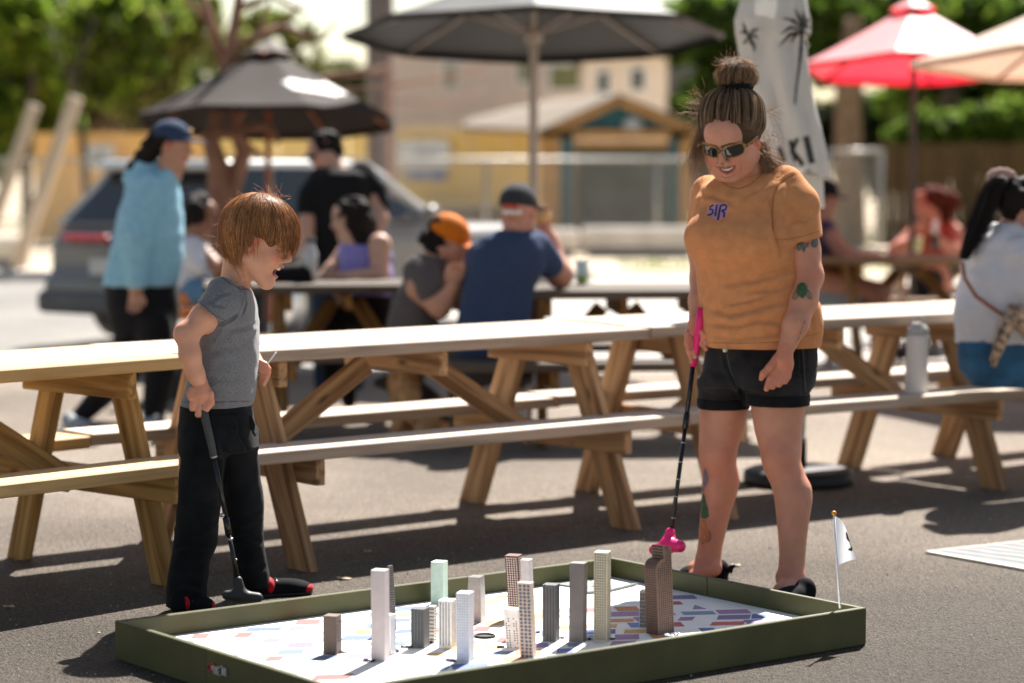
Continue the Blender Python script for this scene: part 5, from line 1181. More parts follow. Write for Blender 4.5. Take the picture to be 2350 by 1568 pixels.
s = SDF(); head_sdf(hb, s, child=True, gape=True); s.cone(hb.L(0, -.035, -.04), b.P(534, 660, .0), .044, .046, .03)
fv, ff = s.mesh(.0028, 1)
hcol = np.array(SKB) * [1.02, .88, .84]
_, BODYB = put_skin('body', [(bv, bf, np.tile(SKB, (len(bv), 1))), (*h1, np.tile(hcol, (len(h1[0]), 1))), (*h2, np.tile(hcol, (len(h2[0]), 1))), (fv, ff, skin_col(hb, fv, SKB, lips=(.50, .12, .11), brow=(.28, .13, .05), blush=.75, gape=True))], bo)
s = SDF(); s.chain([hb.L(-.012, .080, -.057), hb.L(0, .086, -.057), hb.L(.012, .080, -.057)], [.003] * 3); v, f = s.mesh(.0018, 0); link(qmesh('teeth', v, f, True), 'teeth', bo, mat('teeth', (.72, .66, .58), .3, .03))
decal('eyelash', [(poly_line([(634, 573), (642, 578), (651, 577)], [1, 2.2, 1.4]), M_brow), (poly_line([(652, 604), (657, 606), (661, 604)], 1.6), M_mth)], [(fv, ff)], bo, .001, .6)
M_gt = mat('grey marl', (.165, .165, .175), .9, .32, 260, .25, 900, sheen=.25, spec=.2)
s = SDF()
s.cone(b.P(508, 672, -.10), b.P(482, 722, -.135), b.r(36), b.r(39), .02); s.cone(b.P(482, 722, -.135), b.P(462, 750, -.145), b.r(39), b.r(40), .01)
s.cone(b.P(540, 690, .11), b.P(556, 760, .13), b.r(34), b.r(34), .03)
d_ = unit(b.P(523, 744) - b.P(452, 694)); nn = np.cross(d_, V(0, 1, 0)); nn = nn if nn[2] < 0 else -nn
s.box((b.P(523, 744, -.15) + b.P(452, 694, -.15)) / 2 + nn * .12, (.062, .085, .12), np.array([d_, V(0, 1, 0), nn]).T, .001, .002, -1)
s.stack(b.rows([(655, 512, 562, .0, .07), (668, 482, 577, .0, .125), (685, 470, 583, 0, .150), (700, 463, 588, 0, .152), (740, 456, 593, 0, .145), (780, 450, 595, 0, .135), (820, 442, 594, 0, .130), (860, 434, 591, 0, .130), (900, 425, 587, 0, .130), (931, 414, 579, 0, .132)]), pw=2.2, k=.02, sm=.018)
s.ell(hb.L(0, -.047, -.115), (.058, .058, .045), k=.006, op=-1)
s.box(b.P(500, 1060), (.4, .4, b.r(1062 - 931)), np.eye(3), .001, .003, -1)
gt, GT = cloth('tee_shirt', s, .0046, M_gt, bo, [(((556, 660), (566, 690), (558, 720), (535, 745)), 3, .004), (((500, 745), (520, 738), (556, 715)), 4, .007), (((480, 700), (500, 680), (530, 672)), 4, .005), (((470, 690), (495, 700), (520, 705)), 4, .004), (((520, 760), (560, 752), (590, 740)), 6, .004), (((470, 810), (520, 800), (570, 790)), 9, .003), (((430, 880), (480, 870), (560, 868)), 8, .003), (((415, 922), (500, 922), (578, 920)), 1.8, .0016), (((440, 840), (450, 880), (445, 915)), 6, .004), (((458, 700), (490, 722), (517, 738)), 1.6, .0016)], .0018, 20)
for p_, w_ in ((((519, 737), (490, 722), (458, 693)), 1.3), (((418, 923), (500, 923), (578, 921)), 1.2), (((545, 657), (560, 672), (566, 700), (558, 722)), 1.4), (((505, 633), (528, 650), (552, 664), (570, 664)), 2.2)): decal('seam', [(poly_line(p_, w_), mat('marl seam', (.085, .085, .092), .9))], [GT], gt, .0012, .7)
M_bt = fabric('black trousers', (.009, .010, .012), .85, .4, .3, 500, .05, 14)
s = SDF()
s.stack(b.rows([(925, 416, 577, 0, .125), (950, 414, 582, 0, .135), (1000, 413, 589, 0, .14), (1030, 414, 590, .0, .14)]), k=.02, pw=2.3)
s.stack(b.rows([(985, 414, 525, -.05, .085), (1050, 414, 520, -.06, .085), (1100, 411, 513, -.06, .082), (1150, 408, 508, -.06, .08), (1200, 403, 504, -.06, .078), (1249, 397, 499, -.05, .076), (1290, 389, 482, -.05, .07), (1340, 383, 475, -.05, .068), (1392, 380, 474, -.05, .068)]), k=.03)
s.stack(b.rows([(985, 485, 589, .06, .085), (1050, 492, 593, .08, .085), (1100, 503, 600, .10, .082), (1150, 512, 607, .12, .08), (1200, 521, 603, .14, .076), (1250, 528, 607, .16, .07), (1300, 533, 614, .18, .068), (1345, 535, 622, .2, .068)]), k=.03)
cloth('trousers', s, .0048, M_bt, bo, [(((500, 960), (540, 985), (560, 1010)), 5, .006), (((420, 1150), (460, 1160), (500, 1145)), 7, .006), (((400, 1200), (450, 1215), (500, 1195)), 7, .007), (((395, 1260), (430, 1250), (490, 1255)), 6, .008), (((392, 1300), (430, 1315), (470, 1300)), 6, .006), (((530, 1180), (560, 1190), (600, 1175)), 6, .006), (((535, 1240), (570, 1235), (605, 1245)), 6, .007), (((390, 1350), (430, 1340), (472, 1352)), 6, .005), (((540, 1300), (570, 1310), (612, 1300)), 6, .006), (((418, 945), (500, 950), (578, 946)), 2, .003), (((505, 1010), (520, 1060), (515, 1120)), 6, .007), (((388, 1382), (430, 1382), (474, 1382)), 1.6, .002), (((545, 965), (552, 1010), (570, 1040)), 3, .005)], .0032, 11)
b_ = MB(); b_.tube([b.P(575, 955, -.06), b.P(583, 975, -.07), b.P(581, 995, -.07)], .004, 6); b_.tube([b.P(575, 955, -.06), b.P(578, 985, -.08), b.P(586, 1000, -.07)], .004, 6); b_.build('drawstring', M_bt, bo, True)
M_rs = fabric('red mesh', (.50, .015, .025), .6)
def bshoe(hx, hy, tx_, ty):
    H_, T_ = gp(hx, hy), gp(tx_, ty); o = shoe(b, H_, T_, .078, .075, M_shoe, M_sole, bo)
    d = unit(T_ - H_); L = np.linalg.norm(T_ - H_); n = V(-d[1], d[0], 0); M = np.array([d, n, V(0, 0, 1)]).T
    s = SDF(); s.ell(H_ + d * L * .30 + V(0, 0, .034), (L * .10, .0365, .030), M, k=.01); v, f = s.mesh(.004, 1); link(qmesh('red_panel', v, f, True), 'red_panel', o, M_rs)
    s = SDF(); s.ell(H_ + d * L * .86 + V(0, 0, .020), (L * .155, .037, .020), M, k=.01); v, f = s.mesh(.004, 1); link(qmesh('red_panel', v, f, True), 'red_panel', o, M_rs)
    b_ = MB()
    for t in (.42, .55, .68): b_.tube([H_ + d * L * t + n * q * .028 + V(0, 0, .058 - .03 * (t - .4) - abs(q) * .016) for q in (-1, -.5, 0, .5, 1)], .003, 5)
    b_.build('lace', M_shaft, o, True)
bshoe(392, 1412, 490, 1402); bshoe(572, 1372, 716, 1362)
# hair
hcenB = V(0, -.008, .036); hradB = V(.083, .106, .092)
hrb = empty('hair', hb.C, 0); hrb.parent = bo; hrb.matrix_basis = inv_of(bo) @ Matrix.Translation(Vector(hb.C))
s = SDF(); s.ell(hb.L(*hcenB), hradB * 1.0, hb.M); s.ell(hb.L(0, .125, -.045), (.084, .100, .105), hb.M, k=.006, op=-1)
for q in (-1, 1): s.ell(hb.L(q * .08, .028, -.040), (.03, .058, .066), hb.M, k=.006, op=-1)
s.box(hb.L(0, 0, -.16), (.15, .2, .09), hb.M, 0, .01, -1)
v, f = s.mesh(.004, 1); link(qmesh('scalp_hair', v, f, True, None, np.tile((.12, .045, .014), (len(v), 1))), 'scalp_hair', hrb, M_cap_hair)
def lenB(phi):
    a = np.abs(phi); return np.interp(a, [0, .5, .9, 1.25, 1.6, 2.1, 2.6, 3.15], [.205, .20, .165, .138, .142, .235, .285, .30])
for q, (nn_, l0, l1) in enumerate(((3800, 1.0, 1.05), (3800, 1.04, 1.12), (2300, 1.08, 1.20), (380, 1.10, 1.21))):
    grow_hair(hb, 'hair_layer', nn_, V(0, -.25, 1), hcenB, hradB, lenB, hrb, M_hair, (.24, .090, .030), (.85, .44, .19), seed=20 + q, layers=(l0, l1), g0=.02, g1=.62, rad_s=.00072, clump=.8, ncl=95)
st = [b.P(620, 458), b.P(600, 460), b.P(640, 465), b.P(560, 480), b.P(530, 520), b.P(516, 560)]; Pw = wisps(st, 90, 31, .45, .055, [V(.1, 0, 1), V(-.5, 0, .9), V(.5, 0, .6), V(-.8, 0, .7), V(-1, 0, .3), V(-1, 0, -.1)], .008)
strands('loose_hair', Pw, .00055, hrb, M_hair, np.tile((.50, .25, .11), (len(Pw), 1)))
# black putter
pt = empty('putter', gp(552, 1385), 0, label='mini golf putter with a dark grey grip and black T-shaped head, under the boy\'s hand', cat='putter')
def bp(x, y, d=-.18): return b.P(x, y, d)
b_ = MB(); b_.tube([bp(464, 925, -.165), bp(472, 965), bp(487, 1030), bp(491, 1052)], [.012, .0125, .0115, .0105], 12); b_.build('grip', mat('grey rubber grip', (.05, .05, .05), .7, .1, 40, .5, 300), pt, True)
b_ = MB(); b_.tube([bp(490.5, 1047), bp(491.5, 1051)], .0112, 12); b_.tube([bp(510, 1178), bp(512, 1186)], .0092, 10); b_.tube([bp(528, 1235), bp(529, 1240)], .0092, 10); b_.tube([bp(538, 1283), bp(539, 1287)], .008, 10); b_.build('shaft_band', mat('dull steel', (.45, .45, .45), .35, metal=.8), pt, True)
b_ = MB(); b_.tube([bp(491, 1050), bp(520, 1195)], .0075, 10); b_.tube([bp(518, 1188), bp(525, 1228)], .0105, 10); b_.tube([bp(525, 1225), bp(549, 1345, -.19)], .0068, 10); b_.build('shaft', M_shaft, pt, True)
s = SDF(); s.cone(bp(547, 1332, -.19), bp(551, 1365, -.19), .013, .021, .01); s.cone(bp(551, 1367, -.19), bp(521, 1366, -.19), .020, .015, .012); s.cone(bp(551, 1369, -.19), bp(592, 1372, -.19), .020, .0155, .012)
v, f = s.mesh(.003, 1); link(qmesh('putter_head', v, f, True), 'putter_head', pt, mat('black rubber', (.028, .028, .03), .55, .1, 30))
b_ = MB(); b_.tube([b.P(588, 868, .035), b.P(634, 809, .02)], .0024, 7)
b_.build('paper_stick', mat('white plastic'), None, True, label='thin white paper stick in the boy\'s hand', cat='stick')
# ================================================================== background people
def bperson(label, Y, base, skin=(.42, .22, .15)):
    f_ = Fig(Y); e = empty('person', base, 0, label=label, cat='person'); return f_, e, skin
def ch(f_, s, pts, rs, k=.03):
    s.chain([f_.P(*p) for p in pts], [f_.r(q) for q in rs], k); return s
def bbody(f_, e, head, chains, skin, hands=(), blush=.25, brow=(.03, .02, .015)):
    s = SDF()
    for pts, rs in chains: ch(f_, s, pts, rs)
    v, f = s.mesh(.010, 2); parts = [(v, f, np.tile(skin, (len(v), 1)))]
    for (x, y, d, dx, dy) in hands:   # mitten-free hand: palm and five fingers
        s = SDF(); p = f_.P(x, y, d); dr = unit(V(dx, 0, -dy)); n = V(0, 1, 0); t = np.cross(dr, n)
        s.ell(p + dr * .03, (.035, .018, .035), k=.01)
        for q in range(4): s.chain([p + dr * .05 + t * (q - 1.5) * .019, p + dr * .09 + t * (q - 1.5) * .020 - n * .012, p + dr * (.115 - .008 * abs(q - 1.3)) + t * (q - 1.5) * .018 - n * .03], [.0095, .009, .0075], .003)
        s.chain([p + dr * .015 + t * .03, p + dr * .05 + t * .052 - n * .01, p + dr * .075 + t * .05 - n * .02], [.011, .010, .008], .004)
        v, f = s.mesh(.005, 1); parts.append((v, f, np.tile(np.array(skin) * 1.05, (len(v), 1))))
    if head is not None:
        s = SDF(); head_sdf(head, s); v, f = s.mesh(.0055, 1); parts.append((v, f, skin_col(head, v, skin, brow=brow, blush=blush)))
    put_skin('body', parts, e)
def bcloth(name, f_, e, m, chains=(), rows=None, d=0., ry=.8, cut=None, h=.010, amp=.004, pw=2.2, ells=(), rowsets=()):
    s = SDF()
    for R_, dd, rr in ([(rows, d, ry)] if rows else []) + list(rowsets): s.stack(f_.rows(R_, d=dd, ry=rr), k=.03, pw=pw, sm=.03)
    for pts, rs in chains: ch(f_, s, pts, rs, .02)
    for c, r in ells: s.ell(f_.P(*c), r, k=.02)
    if cut is not None: s.box(f_.P(cut[0], cut[1] + 200, 0), (.6, .6, f_.r(200)), np.eye(3), .001, .003, -1)
    v, f = s.mesh(h, 2); v = folds(v, f, None, (), amp, 9); return link(qmesh(name, v, f, True), name, e, m)
def hair_blob(name, h, e, m, ells, seed=1, fuzz=.012, hh=.009):
    s = SDF(); s.ell(h.L(0, -.018, .036), np.array((.084, .102, .093)) * h.sc, h.M); s.ell(h.L(0, .12, -.045), np.array((.082, .098, .105)) * h.sc, h.M, k=.01, op=-1)
    for c, r in ells: s.ell(c, r, k=.015)
    v, f = s.mesh(hh, 1); n = vnormals(v, f); v = v + n * (fuzz * vnoise(v, 30, seed))[:, None]
    return link(qmesh(name, v, f, True), name, e, m)
def cap(h, e, m, back=False, patch=None):
    o = empty('cap', h.L(0, 0, .08), 0); o.parent = e; o.matrix_basis = inv_of(e) @ Matrix.Translation(Vector(h.L(0, 0, .08)))
    s = SDF(); s.ell(h.L(0, -.008, .050), np.array((.088, .108, .092)) * h.sc, h.M); s.box(h.L(0, 0, -.062), np.array((.2, .2, .09)) * h.sc, h.M @ rotz(0), 0, .01, -1)
    v, f = s.mesh(.006, 1); link(qmesh('crown', v, f, True), 'crown', o, m)
    q = -1 if back else 1
    s = SDF(); s.ell(h.L(0, q * .125, .040), np.array((.068, .068, .006)) * h.sc, h.M, k=.01); s.ell(h.L(0, q * .10, .042), np.array((.078, .05, .006)) * h.sc, h.M, k=.01); v, f = s.mesh(.005, 1); link(qmesh('brim', v, f, True), 'brim', o, m)
    if patch:
        s = SDF().ell(h.L(.01, .092, .085), np.array((.022, .010, .020)) * h.sc, h.M); v, f = s.mesh(.005, 1); link(qmesh('patch', v, f, True), 'patch', o, patch)
    return o
K_hair = mat('black hair', (.012, .009, .008), .7, .3, 60, .4, 200, spec=.12)
# --- woman in the blue hoodie
f_, e, sk = bperson('walking woman in a sky blue hoodie, navy cap and black leggings', 13.0, G(270, 975))
hd = nose_at(f_.P(440, 352), V(1, -.12, -.10), 1.02)
bbody(f_, e, hd, [([(398, 345, 0), (388, 400, .02)], [26, 30]), ([(316, 450, -.11), (308, 545, -.21), (312, 665, -.23)], [22, 22, 17]), ([(350, 440, 0), (340, 590, 0)], [24, 34])], (.46, .24, .16), [(311, 668, -.235, -.05, 1)])
M_hd = fabric('sky blue fleece', (.27, .50, .63), .85, .12)
bcloth('hoodie', f_, e, M_hd, [([(326, 430, -.12), (308, 545, -.22), (314, 640, -.235), (315, 655, -.235)], [38, 34, 28, 25]), ([(395, 392, .03), (330, 388, .03), (300, 410, .02)], [12, 30, 22])], [(388, 350, 402), (405, 312, 408), (440, 290, 415), (490, 272, 421), (540, 262, 422), (600, 250, 419), (640, 238, 413), (656, 234, 408)], ry=1.0, cut=(320, 656), amp=.007)
M_lg = fabric('black leggings', (.012, .012, .014), .6)
bcloth('leggings', f_, e, M_lg, [([(350, 740, -.1), (368, 850, -.12), (352, 962, -.12)], [46, 38, 24]), ([(310, 740, .1), (290, 850, .1), (178, 962, .05)], [48, 36, 22])], [(650, 240, 408), (700, 240, 412), (740, 248, 408), (770, 260, 400)], ry=.9)
shoe(f_, gp(370, 985), gp(320, 982), .09, .08, mat('grey trainer', (.3, .32, .33), .8, .5, 60), mat('white sole', (.6, .6, .6), .6), e, h=.008); shoe(f_, gp(150, 978), gp(205, 990), .09, .08, mat('grey trainer'), mat('white sole'), e, h=.008)
hair_blob('hair', hd, e, K_hair, [(f_.P(335, 362, .02), (.07, .06, .055)), (f_.P(314, 385, .02), (.05, .04, .05)), (f_.P(350, 335, 0), (.06, .06, .06))])
cap(hd, e, fabric('navy cap', (.03, .05, .10), .8), patch=mat('tan patch', (.6, .38, .15), .7))
# --- man in black leaning over the far table
f_, e, sk = bperson('standing person in a black tee and sunglasses leaning over the far table', 14.9, G(775, 897))
hd = nose_at(f_.P(713, 372), V(-.80, -.45, -.35), 1.0)
bbody(f_, e, hd, [([(748, 365, 0), (775, 400, .02)], [24, 26]), ([(712, 440, -.1), (703, 520, -.14), (708, 600, -.2)], [22, 18, 13]), ([(855, 430, .0), (872, 505, -.1), (840, 590, -.22)], [24, 19, 13]), ([(780, 420, .0), (780, 640, 0)], [35, 45])], (.45, .25, .18), [(706, 600, -.2, 0, 1), (838, 590, -.22, -.3, 1)])
bcloth('tee_shirt', f_, e, fabric('plain black cotton', (.010, .010, .011), .85), [([(735, 415, -.04), (712, 450, -.1), (706, 478, -.12)], [30, 27, 26]), ([(830, 405, .0), (862, 440, 0), (872, 468, -.04)], [34, 28, 25])], [(386, 740, 810), (400, 715, 850), (440, 706, 858), (520, 700, 846), (600, 700, 838)], ry=.95, cut=(780, 604))
bcloth('trousers', f_, e, fabric('dark blue jeans', (.02, .035, .06), .8), [([(745, 650, 0), (740, 760, 0), (740, 885, 0)], [34, 26, 20]), ([(805, 650, 0), (810, 760, 0), (815, 885, 0)], [34, 26, 20])], [(598, 702, 836), (640, 706, 842), (670, 712, 840)], ry=.8)
hair_blob('hair', hd, e, K_hair, [(f_.P(764, 322, .03), (.055, .055, .05)), (f_.P(762, 345, .05), (.07, .07, .06))])
b_ = MB()
for q in (-1, 1): b_.tube([hd.L(q * .031 + .022 * math.cos(t), .108, .010 + .015 * math.sin(t)) for t in np.linspace(0, 6.3, 10)], .006, 6)
b_.box(hd.L(-.031, .106, .01), (.022, .004, .015), hd.M); b_.box(hd.L(.031, .106, .01), (.022, .004, .015), hd.M); b_.build('sunglasses', K_, e)
# --- woman in purple
f_, e, sk = bperson('seated woman with curly black hair and a lilac tank top', 13.5, G(850, 955))
hd = nose_at(f_.P(762, 522), V(-.95, -.25, -.15), .98)
bbody(f_, e, hd, [([(795, 520, 0), (815, 560, .02)], [22, 26]), ([(872, 562, -.10), (872, 630, -.14), (795, 636, -.25)], [27, 20, 13]), ([(800, 565, .1), (760, 620, .0), (735, 640, -.05)], [20, 16, 12]), ([(825, 580, .02), (835, 650, .02)], [40, 50])], (.50, .29, .21), [(796, 636, -.25, -1, .1), (736, 640, -.05, -1, .2)])
bcloth('tank_top', f_, e, fabric('lilac jersey', (.24, .21, .50), .8), [([(800, 545, .02), (790, 580, 0)], [12, 16]), ([(858, 545, .02), (880, 590, .04)], [14, 22])], [(562, 785, 880), (590, 778, 892), (630, 776, 902), (680, 782, 905)], ry=.8, cut=(840, 682))
bcloth('trousers', f_, e, fabric('plain black cotton'), [([(850, 715, 0), (770, 730, -.2), (760, 800, -.25), (765, 900, -.28)], [46, 34, 26, 18]), ([(860, 720, .1), (800, 760, .05), (800, 920, 0)], [44, 34, 18])], [(676, 790, 902), (720, 790, 905), (750, 800, 900)], ry=.9)
shoe(f_, gp(778, 925), gp(735, 930), .09, .08, mat('white trainer', (.7, .7, .7), .7), mat('white sole'), e, h=.009)
hair_blob('hair', hd, e, K_hair, [(f_.P(825, 505, 0), (.10, .09, .10)), (f_.P(838, 545, 0), (.08, .08, .08)), (f_.P(812, 480, 0), (.09, .09, .07))], fuzz=.02)
# --- person behind the hoodie
f_, e, sk = bperson('seated person with dark hair and a white tee half hidden by the blue hoodie', 14.4, G(450, 915))
hd = nose_at(f_.P(490, 515), V(.85, -.4, -.3), 1.0)
bbody(f_, e, hd, [([(452, 520, 0), (450, 570, .02)], [24, 30]), ([(475, 590, -.1), (505, 620, -.2), (520, 600, -.3)], [20, 16, 12])], (.26, .12, .07), [(518, 602, -.3, .5, -.5)])
bcloth('tee_shirt', f_, e, fabric('white cotton', (.62, .60, .63), .85), [([(440, 575, -.05), (468, 610, -.12)], [34, 26])], [(560, 425, 478), (590, 405, 485), (640, 395, 482), (665, 395, 480)], ry=.9, cut=(440, 668))
bcloth('jeans', f_, e, fabric('mid blue jeans', (.10, .20, .32), .8), [([(440, 668, 0), (500, 672, -.2), (505, 780, -.25), (500, 880, -.25)], [38, 30, 24, 18])], [(640, 400, 500), (690, 402, 505)], ry=.8)
hair_blob('hair', hd, e, K_hair, [(f_.P(446, 490, 0), (.085, .085, .10))])
cr = empty('crate', G(430, 905), 0, label='orange plastic crate by the seated person behind the blue hoodie', cat='crate')
p = f_.P(428, 702, .0); b_ = MB()
for z in (-.16, -.05, .05): b_.box(p + V(0, 0, z), (.13, .12, .03))
for x, y in ((-1, -1), (1, -1), (1, 1), (-1, 1)): b_.box(p + V(x * .118, y * .108, -.05), (.014, .014, .14))
b_.build('crate_side', mat('orange plastic', (.75, .22, .03), .5), cr)
b_ = MB(); b_.box(V(p[0], p[1], (p[2] - .2) / 2), (.13, .12, (p[2] - .2) / 2)); b_.build('crate_base', mat('black plastic'), cr)
# --- orange cap
f_, e, sk = bperson('hunched seated person in a grey tee and an orange cap worn low', 12.2, G(960, 985))
hd = nose_at(f_.P(1062, 592), V(.86, -.28, -.48), 1.05)
bbody(f_, e, hd, [([(1012, 575, 0), (985, 610, .03)], [28, 32]), ([(960, 660, -.15), (1010, 705, -.22), (1042, 655, -.26)], [30, 24, 15]), ([(1000, 640, .12), (1050, 690, .1), (1062, 620, .05)], [26, 22, 15]), ([(960, 640, .02), (945, 760, 0)], [36, 44])], (.47, .24, .16), [(1042, 655, -.26, .25, -1), (1062, 622, .05, .1, -1)])
bcloth('tee_shirt', f_, e, fabric('charcoal tee', (.10, .088, .088), .85), [([(965, 625, -.1), (985, 665, -.18)], [40, 36])], [(590, 968, 1030), (620, 940, 1022), (660, 915, 1018), (700, 898, 1012), (750, 886, 1004), (775, 886, 1000)], ry=1.1, cut=(940, 778), amp=.006)
bcloth('trousers', f_, e, fabric('olive cotton', (.075, .075, .05), .85), [([(960, 800, 0), (1050, 795, -.2), (1060, 880, -.2), (1050, 985, -.2)], [52, 38, 30, 22])], [(765, 888, 1010), (820, 890, 1030)], ry=.9)
hair_blob('hair', hd, e, K_hair, [(f_.P(985, 545, 0), (.055, .06, .04)), (f_.P(1000, 565, 0), (.06, .07, .07))], fuzz=.015)
cap(hd, e, fabric('orange cap', (.58, .15, .010), .7))
# --- man in navy, back to the camera
f_, e, sk = bperson('broad man in a navy tee seen from behind, backwards dark cap, elbow on the table', 11.9, G(1130, 995))
hd = Head(f_.P(1190, 490), V(.35, .92, -.12), 1.06)
bbody(f_, e, hd, [([(1190, 505, .0), (1186, 560, .02)], [33, 38]), ([(1250, 590, .12), (1285, 632, .25), (1262, 560, .30), (1248, 520, .28)], [34, 30, 22, 15]), ([(1140, 620, .02), (1130, 770, 0)], [40, 50])], (.45, .22, .16), [(1250, 524, .28, -.1, -1)])
bcloth('tee_shirt', f_, e, fabric('navy cotton', (.035, .055, .115), .85), [([(1110, 590, .05), (1085, 640, .12)], [40, 34]), ([(1225, 570, .02), (1256, 605, .10)], [42, 36])], [(528, 1150, 1222), (545, 1105, 1245), (575, 1085, 1258), (620, 1074, 1248), (670, 1064, 1228), (720, 1052, 1220), (770, 1042, 1216), (815, 1040, 1216)], ry=.8, cut=(1130, 822), amp=.006)
bcloth('shorts', f_, e, fabric('dark shorts', (.05, .05, .055), .85), [([(1080, 850, .05), (1090, 860, .35)], [46, 38]), ([(1170, 850, .05), (1190, 860, .35)], [46, 38])], [(812, 1042, 1214), (860, 1042, 1214), (880, 1060, 1200)], ry=.8)
bcloth('sock', f_, e, mat('white trainer'), [([(1095, 880, .35), (1095, 975, .3)], [26, 16]), ([(1195, 880, .35), (1195, 975, .3)], [26, 16])])
cp_ = cap(hd, e, fabric('charcoal cap', (.035, .035, .042), .8))
b_ = MB(); b_.tube([hd.L(.055 * math.sin(t), -.108 * math.cos(t * .8), -.005) for t in np.linspace(-.9, .9, 8)], .010, 6); b_.build('cap_strap', mat('white trainer'), cp_, True)
b_ = MB(); b_.tube([hd.L(.035 * math.sin(t), -.113, .018 + .006 * math.cos(t)) for t in np.linspace(-1.3, 1.3, 7)], .010, 6); b_.build('cap_patch', mat('red thread', (.45, .05, .03), .8), cp_, True)
s = SDF(); s.ell(f_.P(1243, 500, .26), (.05, .035, .028), k=.01); s.ell(f_.P(1250, 492, .26), (.035, .03, .02), k=.01); v, f = s.mesh(.006, 1); link(qmesh('bread_roll', v, f, True), 'bread_roll', None, mat('bread', (.62, .38, .16), .8, .3, 30), label='golden bread roll in the raised hand of the man in navy', cat='food')
# --- right side: man in purple shirt
f_, e, sk = bperson('seated man in a plum shirt and black cap behind the mustard tee', 16.9, G(1930, 835))
hd = nose_at(f_.P(1921, 472), V(.92, -.2, -.25), 1.0)
bbody(f_, e, hd, [([(1895, 480, 0), (1885, 520, 0)], [22, 26]), ([(1905, 545, -.1), (1945, 592, -.2), (2030, 596, -.25)], [22, 19, 12]), ([(1890, 640, -.1), (2020, 672, -.3), (2015, 745, -.3), (2010, 820, -.3)], [30, 24, 20, 14])], (.40, .17, .11), [(2026, 596, -.25, 1, .2)])
bcloth('shirt', f_, e, fabric('plum cotton', (.07, .04, .08), .85), [([(1893, 530, -.05), (1908, 560, -.1)], [28, 24])], [(505, 1868, 1905), (530, 1855, 1918), (580, 1848, 1925), (635, 1845, 1925)], ry=.9, cut=(1890, 640))
bcloth('shorts', f_, e, fabric('grey shorts', (.22, .23, .25), .85), [([(1890, 670, 0), (1970, 688, -.2)], [38, 32])], [(630, 1850, 1925), (690, 1852, 1930)], ry=.9)
hair_blob('hair', hd, e, K_hair, [], hh=.012); cap(hd, e, fabric('plain black cotton'))
# --- red haired woman
f_, e, sk = bperson('red-haired woman in a rust top drinking under the red umbrella', 18.3, G(2150, 800))
hd = nose_at(f_.P(2103, 480), V(-.8, -.55, -.2), 1.0)
bbody(f_, e, hd, [([(2128, 480, 0), (2150, 520, .02)], [20, 24]), ([(2192, 535, -.05), (2195, 580, -.15), (2148, 548, -.28)], [20, 17, 11]), ([(2105, 530, -.05), (2055, 575, -.15), (2110, 545, -.25)], [19, 16, 11]), ([(2140, 560, 0), (2150, 640, 0)], [34, 40])], (.48, .19, .12), [(2148, 548, -.28, -.2, -1), (2108, 545, -.25, .2, -1)])
bcloth('top', f_, e, fabric('rust top', (.33, .055, .03), .8), [([(2180, 530, 0), (2196, 555, -.06)], [24, 21]), ([(2105, 530, 0), (2080, 556, -.08)], [22, 19])], [(515, 2115, 2178), (540, 2100, 2200), (600, 2110, 2190)], ry=.9, cut=(2150, 604))
bcloth('skirt', f_, e, fabric('plain black cotton'), [([(2150, 640, 0), (2120, 650, -.25), (2118, 740, -.28)], [30, 24, 16])], [(598, 2112, 2188), (650, 2110, 2190)], ry=.9)
hair_blob('hair', hd, e, mat('auburn hair', (.075, .016, .008), .8, .3, 50, .4, 150, spec=.08), [(f_.P(2180, 462, 0), (.085, .08, .085)), (f_.P(2150, 455, 0), (.10, .09, .085)), (f_.P(2165, 505, 0), (.06, .06, .08))], fuzz=.02)
bb = empty('bottle', G(2145, 580, .76), 0, label='brown drink bottle held by the red-haired woman', cat='bottle'); b_ = MB(); b_.tube([f_.P(2145, 574, -.3), f_.P(2145, 545, -.3), f_.P(2145, 535, -.3)], [.035, .035, .015], 12); b_.build('body', mat('brown glass', (.06, .03, .02), .2), bb, True); b_ = MB(); b_.tube([f_.P(2145, 536, -.3), f_.P(2145, 508, -.3)], [.02, .018], 12); b_.build('neck', mat('white trainer'), bb, True)
bb = empty('glass', G(2092, 580, .76), 0, label='pale yellow drink glass beside the red umbrella pole', cat='glass'); b_ = MB(); b_.tube([f_.P(2106, 578, -.4), f_.P(2106, 545, -.4)], [.028, .034], 12); b_.build('body', mat('pale lemon', (.6, .6, .3), .2), bb, True)
# --- woman in the white blouse at the right edge
f_, e, sk = bperson('woman in a white blouse and blue jeans with a long black ponytail on the bench', 10.05, G(2330, 1140))
hd = Head(f_.P(2345, 485), unit(V(.80, .35, -.35)), 1.12)
bbody(f_, e, hd, [([(2335, 500, .0), (2315, 555, .02)], [32, 38]), ([(2380, 600, -.1), (2420, 740, -.1)], [34, 28]), ([(2310, 600, .02), (2300, 760, 0)], [50, 58]), ([(2440, 770, -.1), (2480, 700, .1)], [22, 14])], (.47, .24, .17), [(2480, 700, .1, .3, -1)])
bcloth('blouse', f_, e, fabric('white linen', (.66, .66, .70), .85, .03, trans=.1), [([(2355, 590, -.10), (2385, 680, -.14), (2410, 760, -.1)], [56, 50, 36])], [(512, 2275, 2360), (535, 2245, 2400), (580, 2222, 2430), (640, 2205, 2440), (700, 2193, 2440), (760, 2190, 2430), (788, 2192, 2420)], ry=.75, cut=(2300, 786), amp=.016, h=.007)
bcloth('jeans', f_, e, mat('blue denim', (.025, .10, .20), .85, .35, 12, .3, 400), [([(2285, 835, .0), (2500, 838, .3)], [56, 44]), ([(2500, 838, .3), (2510, 1100, .3)], [38, 22])], [(760, 2205, 2400), (800, 2198, 2400), (850, 2202, 2400), (886, 2230, 2400)], ry=.8, h=.007)
hair_blob('hair', hd, e, K_hair, [(f_.P(2300, 440, .0), (.05, .06, .07))])
